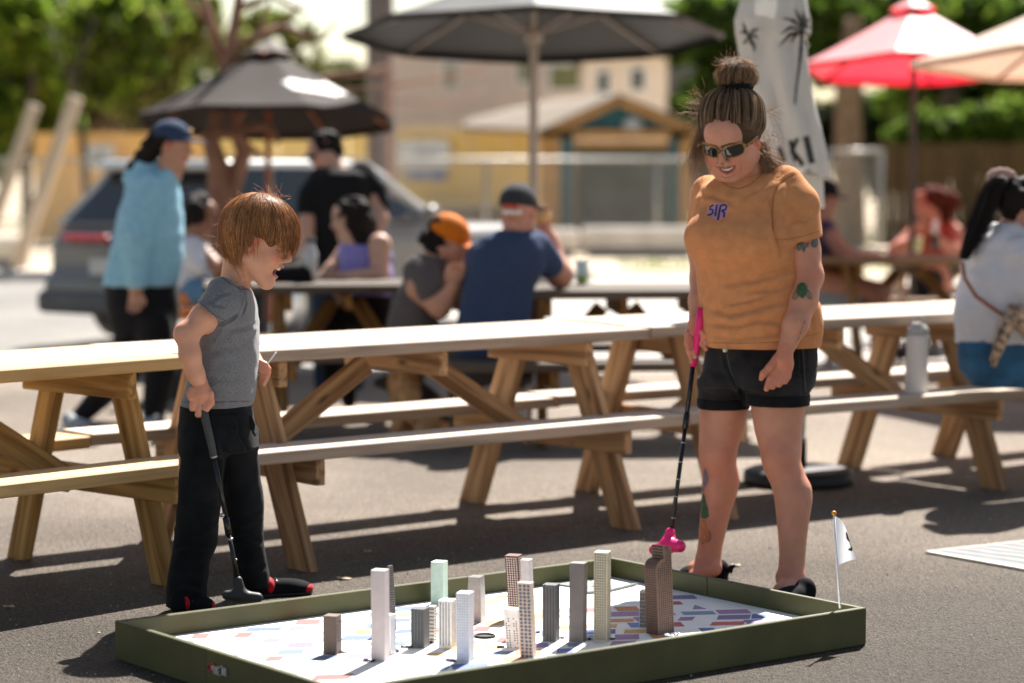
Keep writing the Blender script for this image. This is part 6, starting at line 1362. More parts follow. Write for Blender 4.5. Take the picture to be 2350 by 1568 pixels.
r_ = np.random.default_rng(4); P = []
for i in range(1300):
    o = r_.normal(0, 1, 2) * (.5 + .5 * r_.random()); k = []
    for t in np.linspace(0, 1, 12):
        x = np.interp(t, [0, .15, .5, 1], [2292, 2275, 2250, 2212]); y = np.interp(t, [0, .15, .5, 1], [412, 440, 510, 592]); wd = np.interp(t, [0, .2, .6, 1], [14, 20, 22, 9])
        k.append(f_.P(x + o[0] * wd * .55, y + 5 * math.sin(o[1] * 3), -.06 + .02 * o[1]))
    P.append(k)
strands('ponytail', np.array(P), .0011, e, M_hair, np.tile((.012, .008, .008), (len(P), 1)))
s = SDF(); [s.ell(f_.P(2298 + 26 * math.cos(t), 408 + 14 * math.sin(t), -.03), (.018, .018, .018), k=.004) for t in np.linspace(0, 6.28, 12)]; v, f = s.mesh(.005, 1); link(qmesh('scrunchie', v, f, True), 'scrunchie', e, fabric('blush scrunchie', (.42, .28, .25), .8))
b_ = MB(); 
for i in range(1): b_.tube([f_.P(2208, 600, -.165), f_.P(2214, 640, -.175), f_.P(2240, 680, -.19), f_.P(2290, 716, -.2), f_.P(2330, 738, -.2)], .0085, 6)
b_.build('bag_strap', mat('tan leather', (.28, .10, .04), .5), e, True)
s = SDF(); ch(f_, s, [(2330, 720, -.2), (2312, 740, -.21), (2296, 780, -.22), (2280, 838, -.2)], [22, 17, 15, 7], .01); ch(f_, s, [(2330, 720, -.2), (2360, 770, -.2)], [22, 14], .01); v, f = s.mesh(.006, 1); v = folds(v, f, None, (), .006, 22)
link(qmesh('scarf', v, f, True), 'scarf', None, mat('leopard silk', (.34, .24, .17), .6, .95, 45), label='leopard print scarf tied to the bag of the woman in white', cat='scarf')
# --- the dog
dg = Fig(12.35); s = SDF()
ch(dg, s, [(925, 872, 0), (935, 905, 0), (960, 935, .02), (998, 965, .05)], [30, 38, 50, 46], .05); ch(dg, s, [(918, 868, -.02), (893, 878, -.03), (868, 880, -.04)], [28, 18, 11], .02)
ch(dg, s, [(925, 930, -.06), (912, 970, -.07), (908, 998, -.08)], [20, 13, 11]); ch(dg, s, [(945, 930, .06), (940, 970, .05), (936, 998, .04)], [20, 13, 11]); ch(dg, s, [(908, 998, -.08), (893, 1002, -.10)], [11, 9]); ch(dg, s, [(936, 998, .04), (922, 1002, .02)], [11, 9])
ch(dg, s, [(1000, 960, -.08), (970, 985, -.14), (1000, 1000, -.12)], [34, 18, 12]); ch(dg, s, [(1000, 1000, -.12), (965, 1004, -.14)], [12, 10]); ch(dg, s, [(1020, 985, .05), (1060, 1000, .1), (1090, 1000, .1)], [16, 12, 8])
for q in (-1, 1): s.cone(dg.P(925 + 8 * q, 848, .05 * q), dg.P(930 + 10 * q, 820, .06 * q), .026, .006, .01)
v, f = s.mesh(.009, 2); pz = px_of(v); c = np.tile((.58, .31, .14), (len(v), 1)); dk = (((pz[:, 0] < 890) & (pz[:, 1] < 900)) | ((pz[:, 0] > 965) & (pz[:, 1] < 925 + (pz[:, 0] - 950) * .6)) | (pz[:, 1] < 834))
c[dk] = (.035, .025, .02); do = link(qmesh('dog', v, f, True, None, c), 'dog', None, mat('dog fur', attr=True, rough=.8, var=.4, vs=30, bump=.5, bs=90), label='tan and black shepherd dog sitting under the far side of the tables', cat='dog')
b_ = MB(); b_.tube([dg.P(905, 868, -.09), dg.P(905, 868, -.10)], .007, 8); b_.build('eye', K_, do, True)
# --- table things
def thing1(name, label, cat, pts, rs, m, Y, part='body'):
    q = Fig(Y); t = empty(name, q.P(*pts[0]), 0, label=label, cat=cat); b_ = MB(); b_.tube([q.P(*p) for p in pts], [q.r(x) for x in rs], 14); b_.build(part, m, t, True); return t, q
t, q = thing1('bottle', 'tall frosted bottle on the dark table by the person in black', 'bottle', [(712, 640), (712, 580), (713, 566), (714, 556)], [17, 17, 10, 9], mat('frosted white', (.45, .46, .48), .3), 12.9); b_ = MB(); b_.tube([q.P(714, 557), q.P(714, 545)], q.r(10), 12); b_.build('cap', mat('grey rubber grip'), t, True)
t, q = thing1('cup', 'clear plastic cup with greens on the dark table right of the man in navy', 'cup', [(1336, 652), (1336, 598)], [12, 16], mat('cup plastic', (.50, .58, .60), .15, trans=.4), 12.6); b_ = MB(); b_.tube([q.P(1336, 650, -.001), q.P(1336, 632, -.001)], [q.r(12.5), q.r(14)], 12); b_.build('drink', mat('lime drink', (.30, .42, .14), .4), t, True)
s = SDF(); q = Fig(12.95); s.box(q.P(660, 630), (.15, .10, .055), None, .04, .02); s.ell(q.P(690, 622), (.08, .08, .05), k=.03); v, f = s.mesh(.009, 1); v = folds(v, f, None, (), .008, 10); link(qmesh('black_bag', v, f, True), 'black_bag', None, fabric('plain black cotton'), label='slouched black bag lying on the dark table behind the boy', cat='bag')
# ================================================================== umbrellas
def umbrella(label, x, Y, rimz, apexz, rad, colm, polem, n=8, tilt=0., tiltdir=(0, -1), vent=True, ribm=None, base=True, rot=.2, sag=.06, pole_r=.022, poleoff=(0, 0), ventm=None):
    P0 = W(x, 600, Y); px_, py_ = P0[0], P0[1]
    u = empty('umbrella', (px_, py_, 0), 0, label=label, cat='umbrella', group='patio umbrellas over the tables')
    c = V(px_, py_, rimz); td = unit(V(tiltdir[0], tiltdir[1], 0)); ax = np.cross(td, V(0, 0, 1)); Rt = np.array(Matrix.Rotation(tilt, 3, Vector(ax)))
    def pt(a, r, dz=0.):   # a angle, r 0..1
        k = (a - rot) / (2 * math.pi / n); fr = k - math.floor(k); mid = math.sin(fr * math.pi)
        chord = 1 - (1 - math.cos(math.pi / n)) * mid * r
        z = (apexz - rimz) * (1 - r) ** 1.08 - sag * mid * r * (1.1 - r) * .8 + dz
        return c + Rt @ (V(rad * r * chord * math.cos(a), rad * r * chord * math.sin(a), z))
    na, nr = n * 6, 12; r0 = .16 if vent else .0
    rs_ = np.linspace(r0 if r0 else .01, 1, nr); A = np.arange(na) * 2 * math.pi / na + rot
    v = [pt(a, r) for r in rs_ for a in A]; fq = [[i * na + j, i * na + (j + 1) % na, (i + 1) * na + (j + 1) % na, (i + 1) * na + j] for i in range(nr - 1) for j in range(na)]
    me = qmesh('canopy', np.array(v), np.array(fq), False); co = link(me, 'canopy', u, colm)
    v = [pt(a, 1) for a in A] + [pt(a, .985, -.045) for a in A]; link(qmesh('hem', np.array(v), np.array([[j, (j + 1) % na, na + (j + 1) % na, na + j] for j in range(na)]), True), 'hem', co, colm)
    if vent:
        rv = np.linspace(.01, .20, 4); v = [pt(a, r, .055 + .02 * math.sin(a * n / 2) * (r > .2)) for r in rv for a in A]
        link(qmesh('vent', np.array(v), np.array([[i * na + j, i * na + (j + 1) % na, (i + 1) * na + (j + 1) % na, (i + 1) * na + j] for i in range(3) for j in range(na)]), False), 'vent', co, ventm or colm)
    rbm = ribm or polem
    for k in range(n):
        a = rot + k * 2 * math.pi / n
        b_ = MB(); b_.tube([pt(a, r, -.022) for r in (.03, .35, .7, .99)], .011, 6); rb = b_.build('rib', rbm, u, True)
        b_ = MB(); hub = c + Rt @ V(0, 0, (apexz - rimz) - .38 * rad); b_.tube([hub, pt(a, .5, -.03)], .009, 6); b_.build('strut', rbm, rb, True)
    top = c + Rt @ V(0, 0, apexz - rimz); b_ = MB(); b_.tube([V(px_ + poleoff[0], py_ + poleoff[1], .03), V(px_, py_, rimz - .1), top], pole_r, 12); b_.build('pole', polem, u, True)
    b_ = MB(); hub = c + Rt @ V(0, 0, (apexz - rimz) - .38 * rad); b_.tube([hub - V(0, 0, .05), hub + V(0, 0, .05)], pole_r * 1.9, 12); b_.build('hub', polem, u, True)
    if base: b_ = MB(); b_.tube([V(px_, py_, .0), V(px_, py_, .05), V(px_, py_, .07), V(px_, py_, .25)], [.26, .26, .05, .04], 24); b_.build('base', mat('dark cast base', (.03, .03, .03), .6), u, True)
    return u, (np.array(v), None), me
M_blk = mat('black canvas faded', (.040, .032, .028), .8, .12, 3, .2, 300, spec=.12); M_vent = mat('grey canvas faded', (.13, .115, .10), .8, .12, 3, .2, 300, spec=.2)
M_dg = mat('charcoal canvas', (.018, .017, .017), .5, .1, 3, .2, 300, spec=.3); M_rd = mat('red canvas', (.78, .02, .05), .5, .06, 3, .2, 300, trans=.40, sheen=.9, spec=1.0); M_bg = mat('sand canvas', (.66, .45, .33), .8, .06, 3, .2, 300, trans=.3, sheen=.5)
M_wp = mat('red brown wood pole', (.30, .085, .03), .5, .2, 30); M_gp = mat('taupe metal', (.38, .32, .28), .5, .08, 20); M_dp = mat('dark brown metal', (.045, .025, .025), .5)
ub1, _, me1 = umbrella('faded black umbrella with a white print and wooden pole at the left', 617, 17.5, 1.71, 2.25, .96, M_blk, M_wp, n=8, tilt=R(6), rot=R(22), ventm=M_vent)
# white print on its right panels
def mesh_vf(me):
    v = np.empty(len(me.vertices) * 3, np.float32); me.vertices.foreach_get('co', v); v = v.reshape(-1, 3).astype(float)
    return v, np.array([list(p.vertices) for p in me.polygons])
ob1 = [o for o in COL.objects if o.name.startswith('canopy')][-1]
decal('canopy_print', [([(648, 188), (665, 181), (700, 187), (730, 191), (760, 186), (790, 200), (797, 215), (770, 220), (735, 213), (700, 208), (670, 203)], mat('white print', (.78, .78, .78), .7))], [mesh_vf(me1)], ob1, .004, 3)
umbrella('large charcoal umbrella with taupe ribs, underside showing', 1224, 17.0, 2.30, 2.80, 1.34, M_dg, M_gp, n=8, tilt=R(5), vent=False, rot=R(0), pole_r=.032, sag=.05)
umbrella('bright red umbrella sunlit pink on top, above the back right table', 2092, 17.6, 2.10, 2.56, .84, M_rd, M_dp, n=6, tilt=R(5.5), rot=R(12), pole_r=.022)
umbrella('sand coloured umbrella cropped by the right edge', 2530, 15.0, 2.03, 2.52, 1.20, M_bg, M_wp, n=6, tilt=R(3), rot=R(-8), vent=False)
# closed white umbrella
cu = Fig(10.5); cw_ = empty('umbrella', G(1830, 1108), 0, label='closed white umbrella with black palm tree and letter prints behind the woman', cat='umbrella', group='patio umbrellas over the tables')
prof = [(-60, 1745, 1800), (-30, 1722, 1835), (0, 1699, 1853), (45, 1686, 1864), (75, 1688, 1864), (95, 1692, 1850), (120, 1696, 1854), (150, 1700, 1859), (200, 1712, 1867), (260, 1730, 1880), (320, 1745, 1893), (385, 1762, 1908), (398, 1764, 1909)]
pa = np.array(prof, float); n_a = 96; ys = np.linspace(-60, 398, 90); V_ = []; T = np.arange(n_a) * 2 * math.pi / n_a
for i, y in enumerate(ys):
    xl, xr = np.interp(y, pa[:, 0], pa[:, 1]), np.interp(y, pa[:, 0], pa[:, 2]); c = cu.P((xl + xr) / 2, y); r = cu.r((xr - xl) / 2)
    yy = y + 0
    for t in T:
        fl = 1 - .20 * (.5 + .5 * math.cos(7 * t + .6 + .5 * math.sin(y * .012))) * np.clip((y + 60) / 120, .2, 1) - .03 * math.sin(13 * t + y * .03)
        V_.append(c + V(r * math.cos(t) * (fl if abs(math.cos(t)) < .93 else (fl + 1) / 2), r * .8 * math.sin(t) * fl, -.04 * (i == len(ys) - 1) * 0 + .02 * math.sin(3 * t) * (y > 300) * (y - 300) / 100))
F_ = [[i * n_a + j, (i + 1) * n_a + j, (i + 1) * n_a + (j + 1) % n_a, i * n_a + (j + 1) % n_a] for i in range(len(ys) - 1) for j in range(n_a)]
CV, CF_ = np.array(V_), np.array(F_); M_wc = mat('off white canvas', (.52, .51, .49), .85, .05, 6, .3, 300, trans=.15)
can = link(qmesh('canopy', CV, CF_, True), 'canopy', cw_, M_wc)
M_pr = mat('black print', (.022, .022, .024), .8)
def zu(x, y): return ((1650 + x / 2.75) / 1.0638, (y / 2.75) / 1.0638)
def frond(cx, cy, pts, w0=24): return poly_line([zu(*p) for p in pts], [2.5] + [w0 / 2.9] * (len(pts) - 2) + [1.2])
pl = [(poly_line([zu(*p) for p in ((848, 200), (842, 330), (828, 450), (808, 600), (798, 705))], [9, 9, 5.5, 5, 4]), M_pr)]
for pts in (((845, 190), (830, 120), (800, 60)), ((845, 190), (860, 120), (850, 75)), ((845, 190), (790, 140), (715, 118)), ((845, 200), (770, 185), (700, 235)), ((845, 205), (760, 235), (690, 320)), ((850, 200), (880, 150), (905, 110)), ((850, 205), (885, 230), (900, 300)), ((845, 210), (800, 240), (770, 290)), ((850, 190), (885, 180), (912, 200))): pl.append((frond(0, 0, pts), M_pr))
pl.append((poly_line([zu(*p) for p in ((490, 240), (520, 300), (528, 345))], [8, 6, 4]), M_pr))
for pts in (((485, 235), (460, 190), (450, 150)), ((485, 235), (520, 205), (560, 195)), ((485, 240), (455, 215), (425, 215)), ((485, 240), (470, 280), (450, 300)), ((490, 240), (530, 240), (555, 260)), ((490, 240), (505, 290), (540, 310))): pl.append((frond(0, 0, pts, 20), M_pr))
decal('palm_print', pl, [(CV, CF_)], can, .002, 1.6)
lt = [(poly_line([z7(*p) for p in ((1095, 835), (1120, 935), (1148, 1030))], 10), M_pr), (poly_line([z7(*p) for p in ((1165, 815), (1105, 950))], 9), M_pr), (poly_line([z7(*p) for p in ((1105, 940), (1165, 1000), (1215, 1075))], 11), M_pr), (poly_line([z7(*p) for p in ((1245, 795), (1275, 925), (1305, 1055))], 14), M_pr), (poly_line([z7(*p) for p in ((985, 900), (1010, 960), (1035, 1040))], 11), M_pr)]
decal('letter_print', lt, [(CV, CF_)], can, .002, 1.4)
s = SDF(); s.stack(cu.rows([(396, 1838, 1888), (430, 1846, 1890), (478, 1858, 1892)], ry=.6), sm=.02, pw=2.4); v, f = s.mesh(.006, 1); link(qmesh('canopy_tail', v, f, True), 'canopy_tail', cw_, M_wc)
b_ = MB(); b_.tube([G(1832, 1108) + V(0, 0, .05), cu.P(1868, 470), cu.P(1790, 0)], .019, 12); b_.build('pole', mat('white pole', (.5, .5, .5), .4), cw_, True)
bp_ = G(1832, 1110); b_ = MB(); b_.tube([bp_ + V(0, 0, z) for z in (.0, .012, .055, .068, .072)], [.232, .24, .236, .21, .06], 40); b_.tube([bp_ + V(0, 0, .07), bp_ + V(0, 0, .2)], .035, 16); b_.build('base', mat('black cast plastic', (.014, .014, .016), .5, .1, 30), cw_, True)
# ================================================================== parked car
th = math.atan2(.81, .59); cf, cl_ = V(math.cos(th), math.sin(th), 0), V(-math.sin(th), math.cos(th), 0)
c0_ = G(478, 812); car = empty('parked_car', c0_ + cf * 2.3 + cl_ * .9, th, label='grey estate car parked behind the tables at the left', cat='car')
Mcar = np.array([cf, cl_, V(0, 0, 1)]).T
def CP(x, y, z): return c0_ + cf * x + cl_ * y + V(0, 0, z)      # x forward, y left, 0..4.5, 0..1.75
M_car = mat('grey car paint', (.20, .19, .18), .35, .05, 3, coat=.25); M_gls = mat('car glass', (.010, .012, .015), .12, .0, 3, spec=.5, coat=.15); M_roof = mat('silver car roof', (.60, .61, .62), .3, .03, 3, metal=.2, coat=.8)
s = SDF(); B3 = lambda x0, x1, y0, y1, z0, z1, rd, k=.05, M=Mcar: s.box(CP((x0 + x1) / 2, (y0 + y1) / 2, (z0 + z1) / 2), ((x1 - x0) / 2, (y1 - y0) / 2, (z1 - z0) / 2), M, rd, k)
B3(.02, 4.5, .0, 1.75, .24, .88, .14); B3(-.08, .4, .04, 1.71, .26, .56, .10, .08); B3(.1, 3.0, .03, 1.72, .7, .95, .1); B3(4.0, 4.6, .08, 1.67, .28, .70, .12, .1)
for x in (.85, 3.55):
    for y in (0, 1.75): s.cone(CP(x, y - .2, .32), CP(x, y + .2, .32), .38, .38, 0, -1)
v, f = s.mesh(.025, 2); body = link(qmesh('body', v, f, True), 'body', car, M_car)
def gh(z): t = (z - .93) / .47; return (.10 + .50 * t, 2.78 - .95 * t, .04 + .15 * t, 1.71 - .15 * t)
b_ = MB(); a0, a1 = gh(.93), gh(1.38)
lo = [CP(a0[0], a0[2], .93), CP(a0[1], a0[2], .93), CP(a0[1], a0[3], .93), CP(a0[0], a0[3], .93)]; hi = [CP(a1[0], a1[2], 1.38), CP(a1[1], a1[2], 1.38), CP(a1[1], a1[3], 1.38), CP(a1[0], a1[3], 1.38)]
b_.add(np.vstack([lo, hi]), [[i, (i + 1) % 4, 4 + (i + 1) % 4, 4 + i] for i in range(4)]); b_.build('cabin_frame', M_car, car)
def pane(name, q, sh_=.1, off=.006, m=None):
    q = [np.array(p) for p in q]; c = sum(q) / 4; n = unit(np.cross(q[1] - q[0], q[3] - q[0])); cc = CP(1.7, .87, 1.1); n = n if n @ (c - cc) > 0 else -n
    b_ = MB(); b_.prism([c + (p - c) * (1 - sh_) + n * .001 for p in q], n * off); return b_.build(name, m or M_gls, car)
pane('rear_window', [lo[0], lo[3], hi[3], hi[0]], .13); pane('windscreen', [lo[1], lo[2], hi[2], hi[1]], .1)
for t0, t1 in ((.02, .22), (.25, .60), (.63, .98)):
    L_ = lambda t, A, B_: A + (B_ - A) * t
    pane('side_window', [L_(t0, lo[0], lo[1]), L_(t1, lo[0], lo[1]), L_(t1, hi[0], hi[1]), L_(t0, hi[0], hi[1])], .12)
s = SDF(); s.box(CP((a1[0] + a1[1]) / 2 - .05, .875, 1.385), ((a1[1] - a1[0]) / 2 + .12, .70, .045), Mcar, .045); v, f = s.mesh(.02, 2); link(qmesh('roof', v, f, True), 'roof', car, M_roof)
b_ = MB(); b_.tube([CP(2.1, .2, 1.38), CP(2.82, .06, .94)], .035, 8); b_.build('pillar', M_roof, car, True)
for y0, y1 in ((.03, .55), (1.0, 1.50)):
    s = SDF(); s.box(CP(.0, (y0 + y1) / 2, .83), (.05, (y1 - y0) / 2, .03), Mcar, .02); v, f = s.mesh(.015, 1); link(qmesh('tail_light', v, f, True), 'tail_light', car, mat('tail light red', (.45, .01, .012), .2, coat=1.))
b_ = MB(); b_.box(CP(-.085, .875, .62), (.01, .26, .06), Mcar); b_.build('number_plate', mat('plate', (.5, .5, .48), .5), car)
s = SDF(); s.box(CP(-.07, .875, .34), (.09, .80, .09), Mcar, .05); v, f = s.mesh(.02, 1); link(qmesh('bumper', v, f, True), 'bumper', car, mat('grey bumper plastic', (.10, .10, .105), .6))
for x in (.85, 3.55):
    for y in (.06, 1.69):
        wv = empty('wheel', CP(x, y, .32)); wv.parent = car; wv.matrix_basis = inv_of(car) @ Matrix.Translation(Vector(CP(x, y, .32)))
        b_ = MB(); b_.tube([CP(x, y - .10, .32), CP(x, y - .09, .32), CP(x, y + .09, .32), CP(x, y + .10, .32)], [.26, .32, .32, .26], 28); b_.build('tyre', mat('black rubber'), wv, True); b_ = MB(); b_.tube([CP(x, y - .108, .32), CP(x, y + .108, .32)], .20, 20); b_.build('rim', M_chrome, wv, True)
s = SDF(); s.ell(CP(2.55, -.10, 1.0), (.07, .10, .07)); v, f = s.mesh(.015, 1); link(qmesh('mirror', v, f, True), 'mirror', car, M_car)
s = SDF(); s.box(CP(4.48, .22, .66), (.10, .17, .07), Mcar, .04); v, f = s.mesh(.015, 1); link(qmesh('headlight', v, f, True), 'headlight', car, M_chrome)
# second car, pale, nose showing behind the navy man
# ================================================================== far street furniture
def post(name, label, cat, p0, p1, hw, m):
    p0, p1 = np.asarray(p0), np.asarray(p1); d = p1 - p0; L = np.linalg.norm(d); b_ = MB(); b_.box((0, 0, 0), (L / 2, hw, hw), bev=hw * .2)
    M3 = frame(d, (0, 1, .01)); T = Matrix.Translation(Vector((p0 + p1) / 2)) @ Matrix(M3.tolist()).to_4x4(); return link(b_.mesh(name), name, None, m, M=T, label=label, cat=cat)
WG = wood('grey timber', (.62, .50, .38), (.40, .31, .23)); YP = 31.
q = Fig(YP); post('leaning_board', 'leaning grey timber board, the one nearer the left edge', 'board', q.P(-62, 640), q.P(80, 240), .075, WG); post('leaning_board', 'long leaning timber board reaching up past the tan fence', 'board', q.P(38, 615), q.P(174, 222), .085, WG)
for o_ in [o for o in COL.objects if o.name.startswith('leaning_board')]: o_['group'] = 'timber boards leaning at the street side'
pl_ = Fig(33.); up = empty('utility_pole', pl_.P(874, 640), 0, label='tall brown-grey utility pole between the two yellow fence stretches', cat='pole'); b_ = MB(); b_.tube([V(pl_.P(876, 600)[0], 33., 0), V(pl_.P(874, 300)[0], 33., 1.9), V(pl_.P(868, 0)[0], 33., 9)], [.20, .195, .17], 16); b_.build('shaft', mat('pole wood grey', (.16, .13, .12), .9, .3, 6), up, True)
b_ = MB(); b_.box(V(pl_.P(892, 400)[0], 32.84, 1.15), (.10, .06, .9)); b_.build('conduit', mat('grey conduit', (.17, .17, .19), .6), up)
# yellow wall panels
YW = 46.
def WY(x, y, Y=YW): return W(x, y, Y)
M_yel = mat('yellow sheathing', (.90, .64, .24), .8, .06, 2); M_tan = mat('tan sheathing', (.85, .50, .18), .8, .06, 2); M_stn = mat('brown tarp', (.26, .20, .15), .9, .2, 2)
fen = empty('site_hoarding', (WY(600, 400)[0], YW, 0), 0, label='long yellow and tan plywood hoarding across the street', cat='hoarding')
xs = [78, 178, 280, 380, 482, 560, 640, 720, 800, 912, 1000, 1080, 1160, 1238]
for i in range(len(xs) - 1):
    x0, x1 = WY(xs[i], 400)[0] + .015, WY(xs[i + 1], 400)[0] - .015; t0 = WY(0, 306 - (i > 3) * 6 - (i > 8) * 10)[2]
    b_ = MB(); b_.box(V((x0 + x1) / 2, YW + rng.uniform(-.01, .01), t0 / 2), ((x1 - x0) / 2, .03, t0 / 2 + rng.uniform(-.01, .01))); b_.build('panel', M_tan if xs[i] < 480 else M_yel, fen)
b_ = MB(); b_.box(V((WY(912, 400)[0] + WY(1238, 0)[0]) / 2, YW - .08, WY(0, 297)[2]), ((WY(1238, 0)[0] - WY(912, 0)[0]) / 2, .04, .09)); b_.build('top_rail', mat('pale timber rail', (.68, .53, .34), .8), fen)
tp = empty('tarp_stack', WY(1000, 520, 45), 0, label='brown tarp-covered stack standing before the yellow hoarding', cat='stack'); b_ = MB(); xa, xb = WY(905, 0, 45)[0], WY(1160, 0, 45)[0]; b_.box(V((xa + xb) / 2, 45, .32), ((xb - xa) / 2, .4, .32), bev=.08); b_.build('cover', M_stn, tp); b_ = MB(); b_.box(V((xa + xb) / 2, 45, .68), ((xb - xa) / 2 * .8, .3, .04)); b_.build('top_boards', mat('pale timber rail'), tp)
def sign(label, x0, x1, y0, y1, m, strip=None, txt=None, Y=45.8):
    t = empty('site_sign', WY((x0 + x1) / 2, (y0 + y1) / 2, Y), 0, label=label, cat='sign', group='signs on the hoarding'); a, b2 = WY(x0, y0, Y), WY(x1, y1, Y); b_ = MB(); b_.box((a + b2) / 2, ((b2[0] - a[0]) / 2, .015, (a[2] - b2[2]) / 2)); b_.build('board', m, t)
    for k, (u0, u1, v0, v1, mm) in enumerate(strip or ()): b_ = MB(); p0, p1 = WY(x0 + (x1 - x0) * u0, y0 + (y1 - y0) * v0, Y), WY(x0 + (x1 - x0) * u1, y0 + (y1 - y0) * v1, Y); b_.box((p0 + p1) / 2 - V(0, .02, 0), ((p1[0] - p0[0]) / 2, .004, (p0[2] - p1[2]) / 2)); b_.build('print', mm, t)
M_sw = mat('sign white', (.70, .70, .70), .6); M_sb = mat('sign blue', (.16, .24, .45), .6); M_sg = mat('sign grey', (.38, .40, .42), .6)
sign('white board sign with grey text on the yellow hoarding', 914, 1030, 322, 388, M_sw, [(.3, .8, .30, .46, M_sg), (.32, .7, .55, .62, M_sg)]); sign('blue and grey strip sign below the white one', 922, 1024, 392, 414, M_sb, [(.0, .25, 0, 1, M_sg), (.45, .62, .2, .8, M_sg)]); sign('small pale notice on the tan hoarding', 196, 262, 333, 390, M_sw, [(.2, .8, .2, .8, M_sg)])
# pavilion
PV = empty('pavilion', WY(1420, 500, 41), 0, label='timber pavilion with a teal gable and orange-brown roof beams', cat='pavilion')
Yp = 41.; F3 = lambda x, y, Y=Yp: W(x, y, Y); M_bm = mat('orange timber', (.42, .22, .07), .7, .2, 6); M_teal = mat('teal boards', (.012, .085, .105), .6, .1, 4); M_shg = mat('tan shingles', (.17, .135, .10), .9, .12, 6)
ap, el, er = F3(1420, 232), F3(1238, 314), F3(1602, 306)
b_ = MB(); b_.prism([F3(1420, 240, Yp + .1), F3(1290, 302, Yp + .1), F3(1552, 302, Yp + .1)], (0, .1, 0)); b_.build('gable', M_teal, PV)
s = SDF(); s.ell(F3(1452, 287, Yp - .0), (.18, .06, .13)); v, f = s.mesh(.03, 0); link(qmesh('gable_emblem', v, f, True), 'gable_emblem', PV, M_sg)
for a, c in ((ap, el), (ap, er)): b_ = MB(); x = unit(c - a); b_.box((a + c) / 2, (np.linalg.norm(c - a) / 2, .10, .07), frame(x)); b_.build('rafter', M_bm, PV)
b_ = MB(); b_.box((F3(1270, 310) + F3(1580, 308)) / 2, ((F3(1580, 0)[0] - F3(1270, 0)[0]) / 2, .1, .07)); b_.build('tie_beam', M_bm, PV)
b_ = MB(); b_.box((F3(1290, 332) + F3(1570, 332)) / 2, ((F3(1570, 0)[0] - F3(1290, 0)[0]) / 2, .06, .06)); b_.build('lintel', M_bm, PV)
sh_ = V(-1.1, 5.5, .12); b_ = MB(); b_.prism([ap + V(0, -.2, .06), el + V(0, -.2, .06), el + sh_ + V(-.5, 0, .1), ap + sh_], (0, 0, .06)); b_.prism([ap + V(0, -.2, .06), er + V(0, -.2, .06), er + sh_, ap + sh_], (0, 0, .06)); b_.build('roof', M_shg, PV)
for x, m_, hw2 in ((1262, M_bm, .16), (1300, M_teal, .10), (1572, M_bm, .12), (1548, M_teal, .08)): p = F3(x, 420); b_ = MB(); b_.box(V(p[0], Yp, 1.0), (hw2, .1, 1.0)); b_.build('post', m_, PV)
p0, p1 = F3(1242, 0, Yp + .3)[0], F3(1322, 0, Yp + .3)[0]; b_ = MB(); b_.box(V((p0 + p1) / 2, Yp + .3, .72), ((p1 - p0) / 2, .04, .72)); b_.build('side_panel', mat('peach plywood', (.48, .26, .13), .8, .1, 4), PV)
p0, p1 = F3(1322, 0, Yp + 1)[0], F3(1560, 0, Yp + 1)[0]; b_ = MB(); b_.box(V((p0 + p1) / 2, Yp + 2.5, .9), ((p1 - p0) / 2, .04, .9)); b_.build('back_panel', mat('grey green boards', (.10, .12, .11), .8, .3, 3), PV)
# far low roof left of the pavilion
hs = empty('shed', W(1180, 420, 52), 0, label='low shed with a sloping tan roof behind the yellow hoarding', cat='shed'); b_ = MB(); b_.prism([W(1060, 292, 50), W(1250, 292, 50), W(1340, 232, 58), W(1180, 258, 58)], (0, 0, .12)); b_.build('roof', M_shg, hs); a = W(1080, 0, 50.2)[0]; c = W(1245, 0, 50.2)[0]; b_ = MB(); b_.box(V((a + c) / 2, 50.3, 1.05), ((c - a) / 2, .06, 1.05)); b_.build('wall', mat('tan wall', (.48, .39, .30), .9), hs)
# apartment block and pale house
def building(name, label, Y, x0, x1, ytop, m, wins, depth=8, wm=None, roof=None, cat='building'):
    t = empty(name, W((x0 + x1) / 2, 400, Y), 0, label=label, cat=cat); a, b2 = W(x0, ytop, Y), W(x1, ytop, Y); b_ = MB(); b_.box(V((a[0] + b2[0]) / 2, Y + depth / 2, a[2] / 2), ((b2[0] - a[0]) / 2, depth / 2, a[2] / 2)); b_.build('wall', m, t)
    for (wx0, wx1, wy0, wy1) in wins:
        p, q_ = W(wx0, wy0, Y), W(wx1, wy1, Y); c = (p + q_) / 2; hx, hz = (q_[0] - p[0]) / 2, (p[2] - q_[2]) / 2
        fr_ = MB()
        for cc, hh in ((V(0, 0, hz + .05), (hx + .1, .06, .05)), (V(0, 0, -hz - .05), (hx + .1, .06, .05)), (V(hx + .05, 0, 0), (.05, .055, hz)), (V(-hx - .05, 0, 0), (.05, .055, hz))): fr_.box(V(c[0], Y - .03, c[2]) + cc, hh)
        w_ = fr_.build('window', M_sw, t); b_ = MB(); b_.box(V(c[0], Y - .012, c[2]), (hx, .01, hz)); b_.build('pane', wm or M_gls, w_)
    if roof: b_ = MB(); b_.box(V((a[0] + b2[0]) / 2, Y + depth / 2 - .2, a[2] + .12), ((b2[0] - a[0]) / 2 + .25, depth / 2 + .35, .12)); b_.build('roof', roof, t)
    return t
M_stc = mat('taupe stucco', (.60, .50, .43), .9, .06, 1.5); M_stc2 = mat('warm cream siding', (.78, .66, .56), .9, .05, 1.5); M_drk = mat('dark slate cladding', (.10, .10, .115), .8, .1, 1)
building('apartment_block', 'long taupe apartment block behind the charcoal umbrella', 82, 870, 1345, 60, M_stc, [(1020, 1045, 150, 200), (1190, 1215, 130, 190), (1262, 1330, 152, 206)], wm=mat('olive reflection', (.16, .17, .07), .3), roof=M_drk)
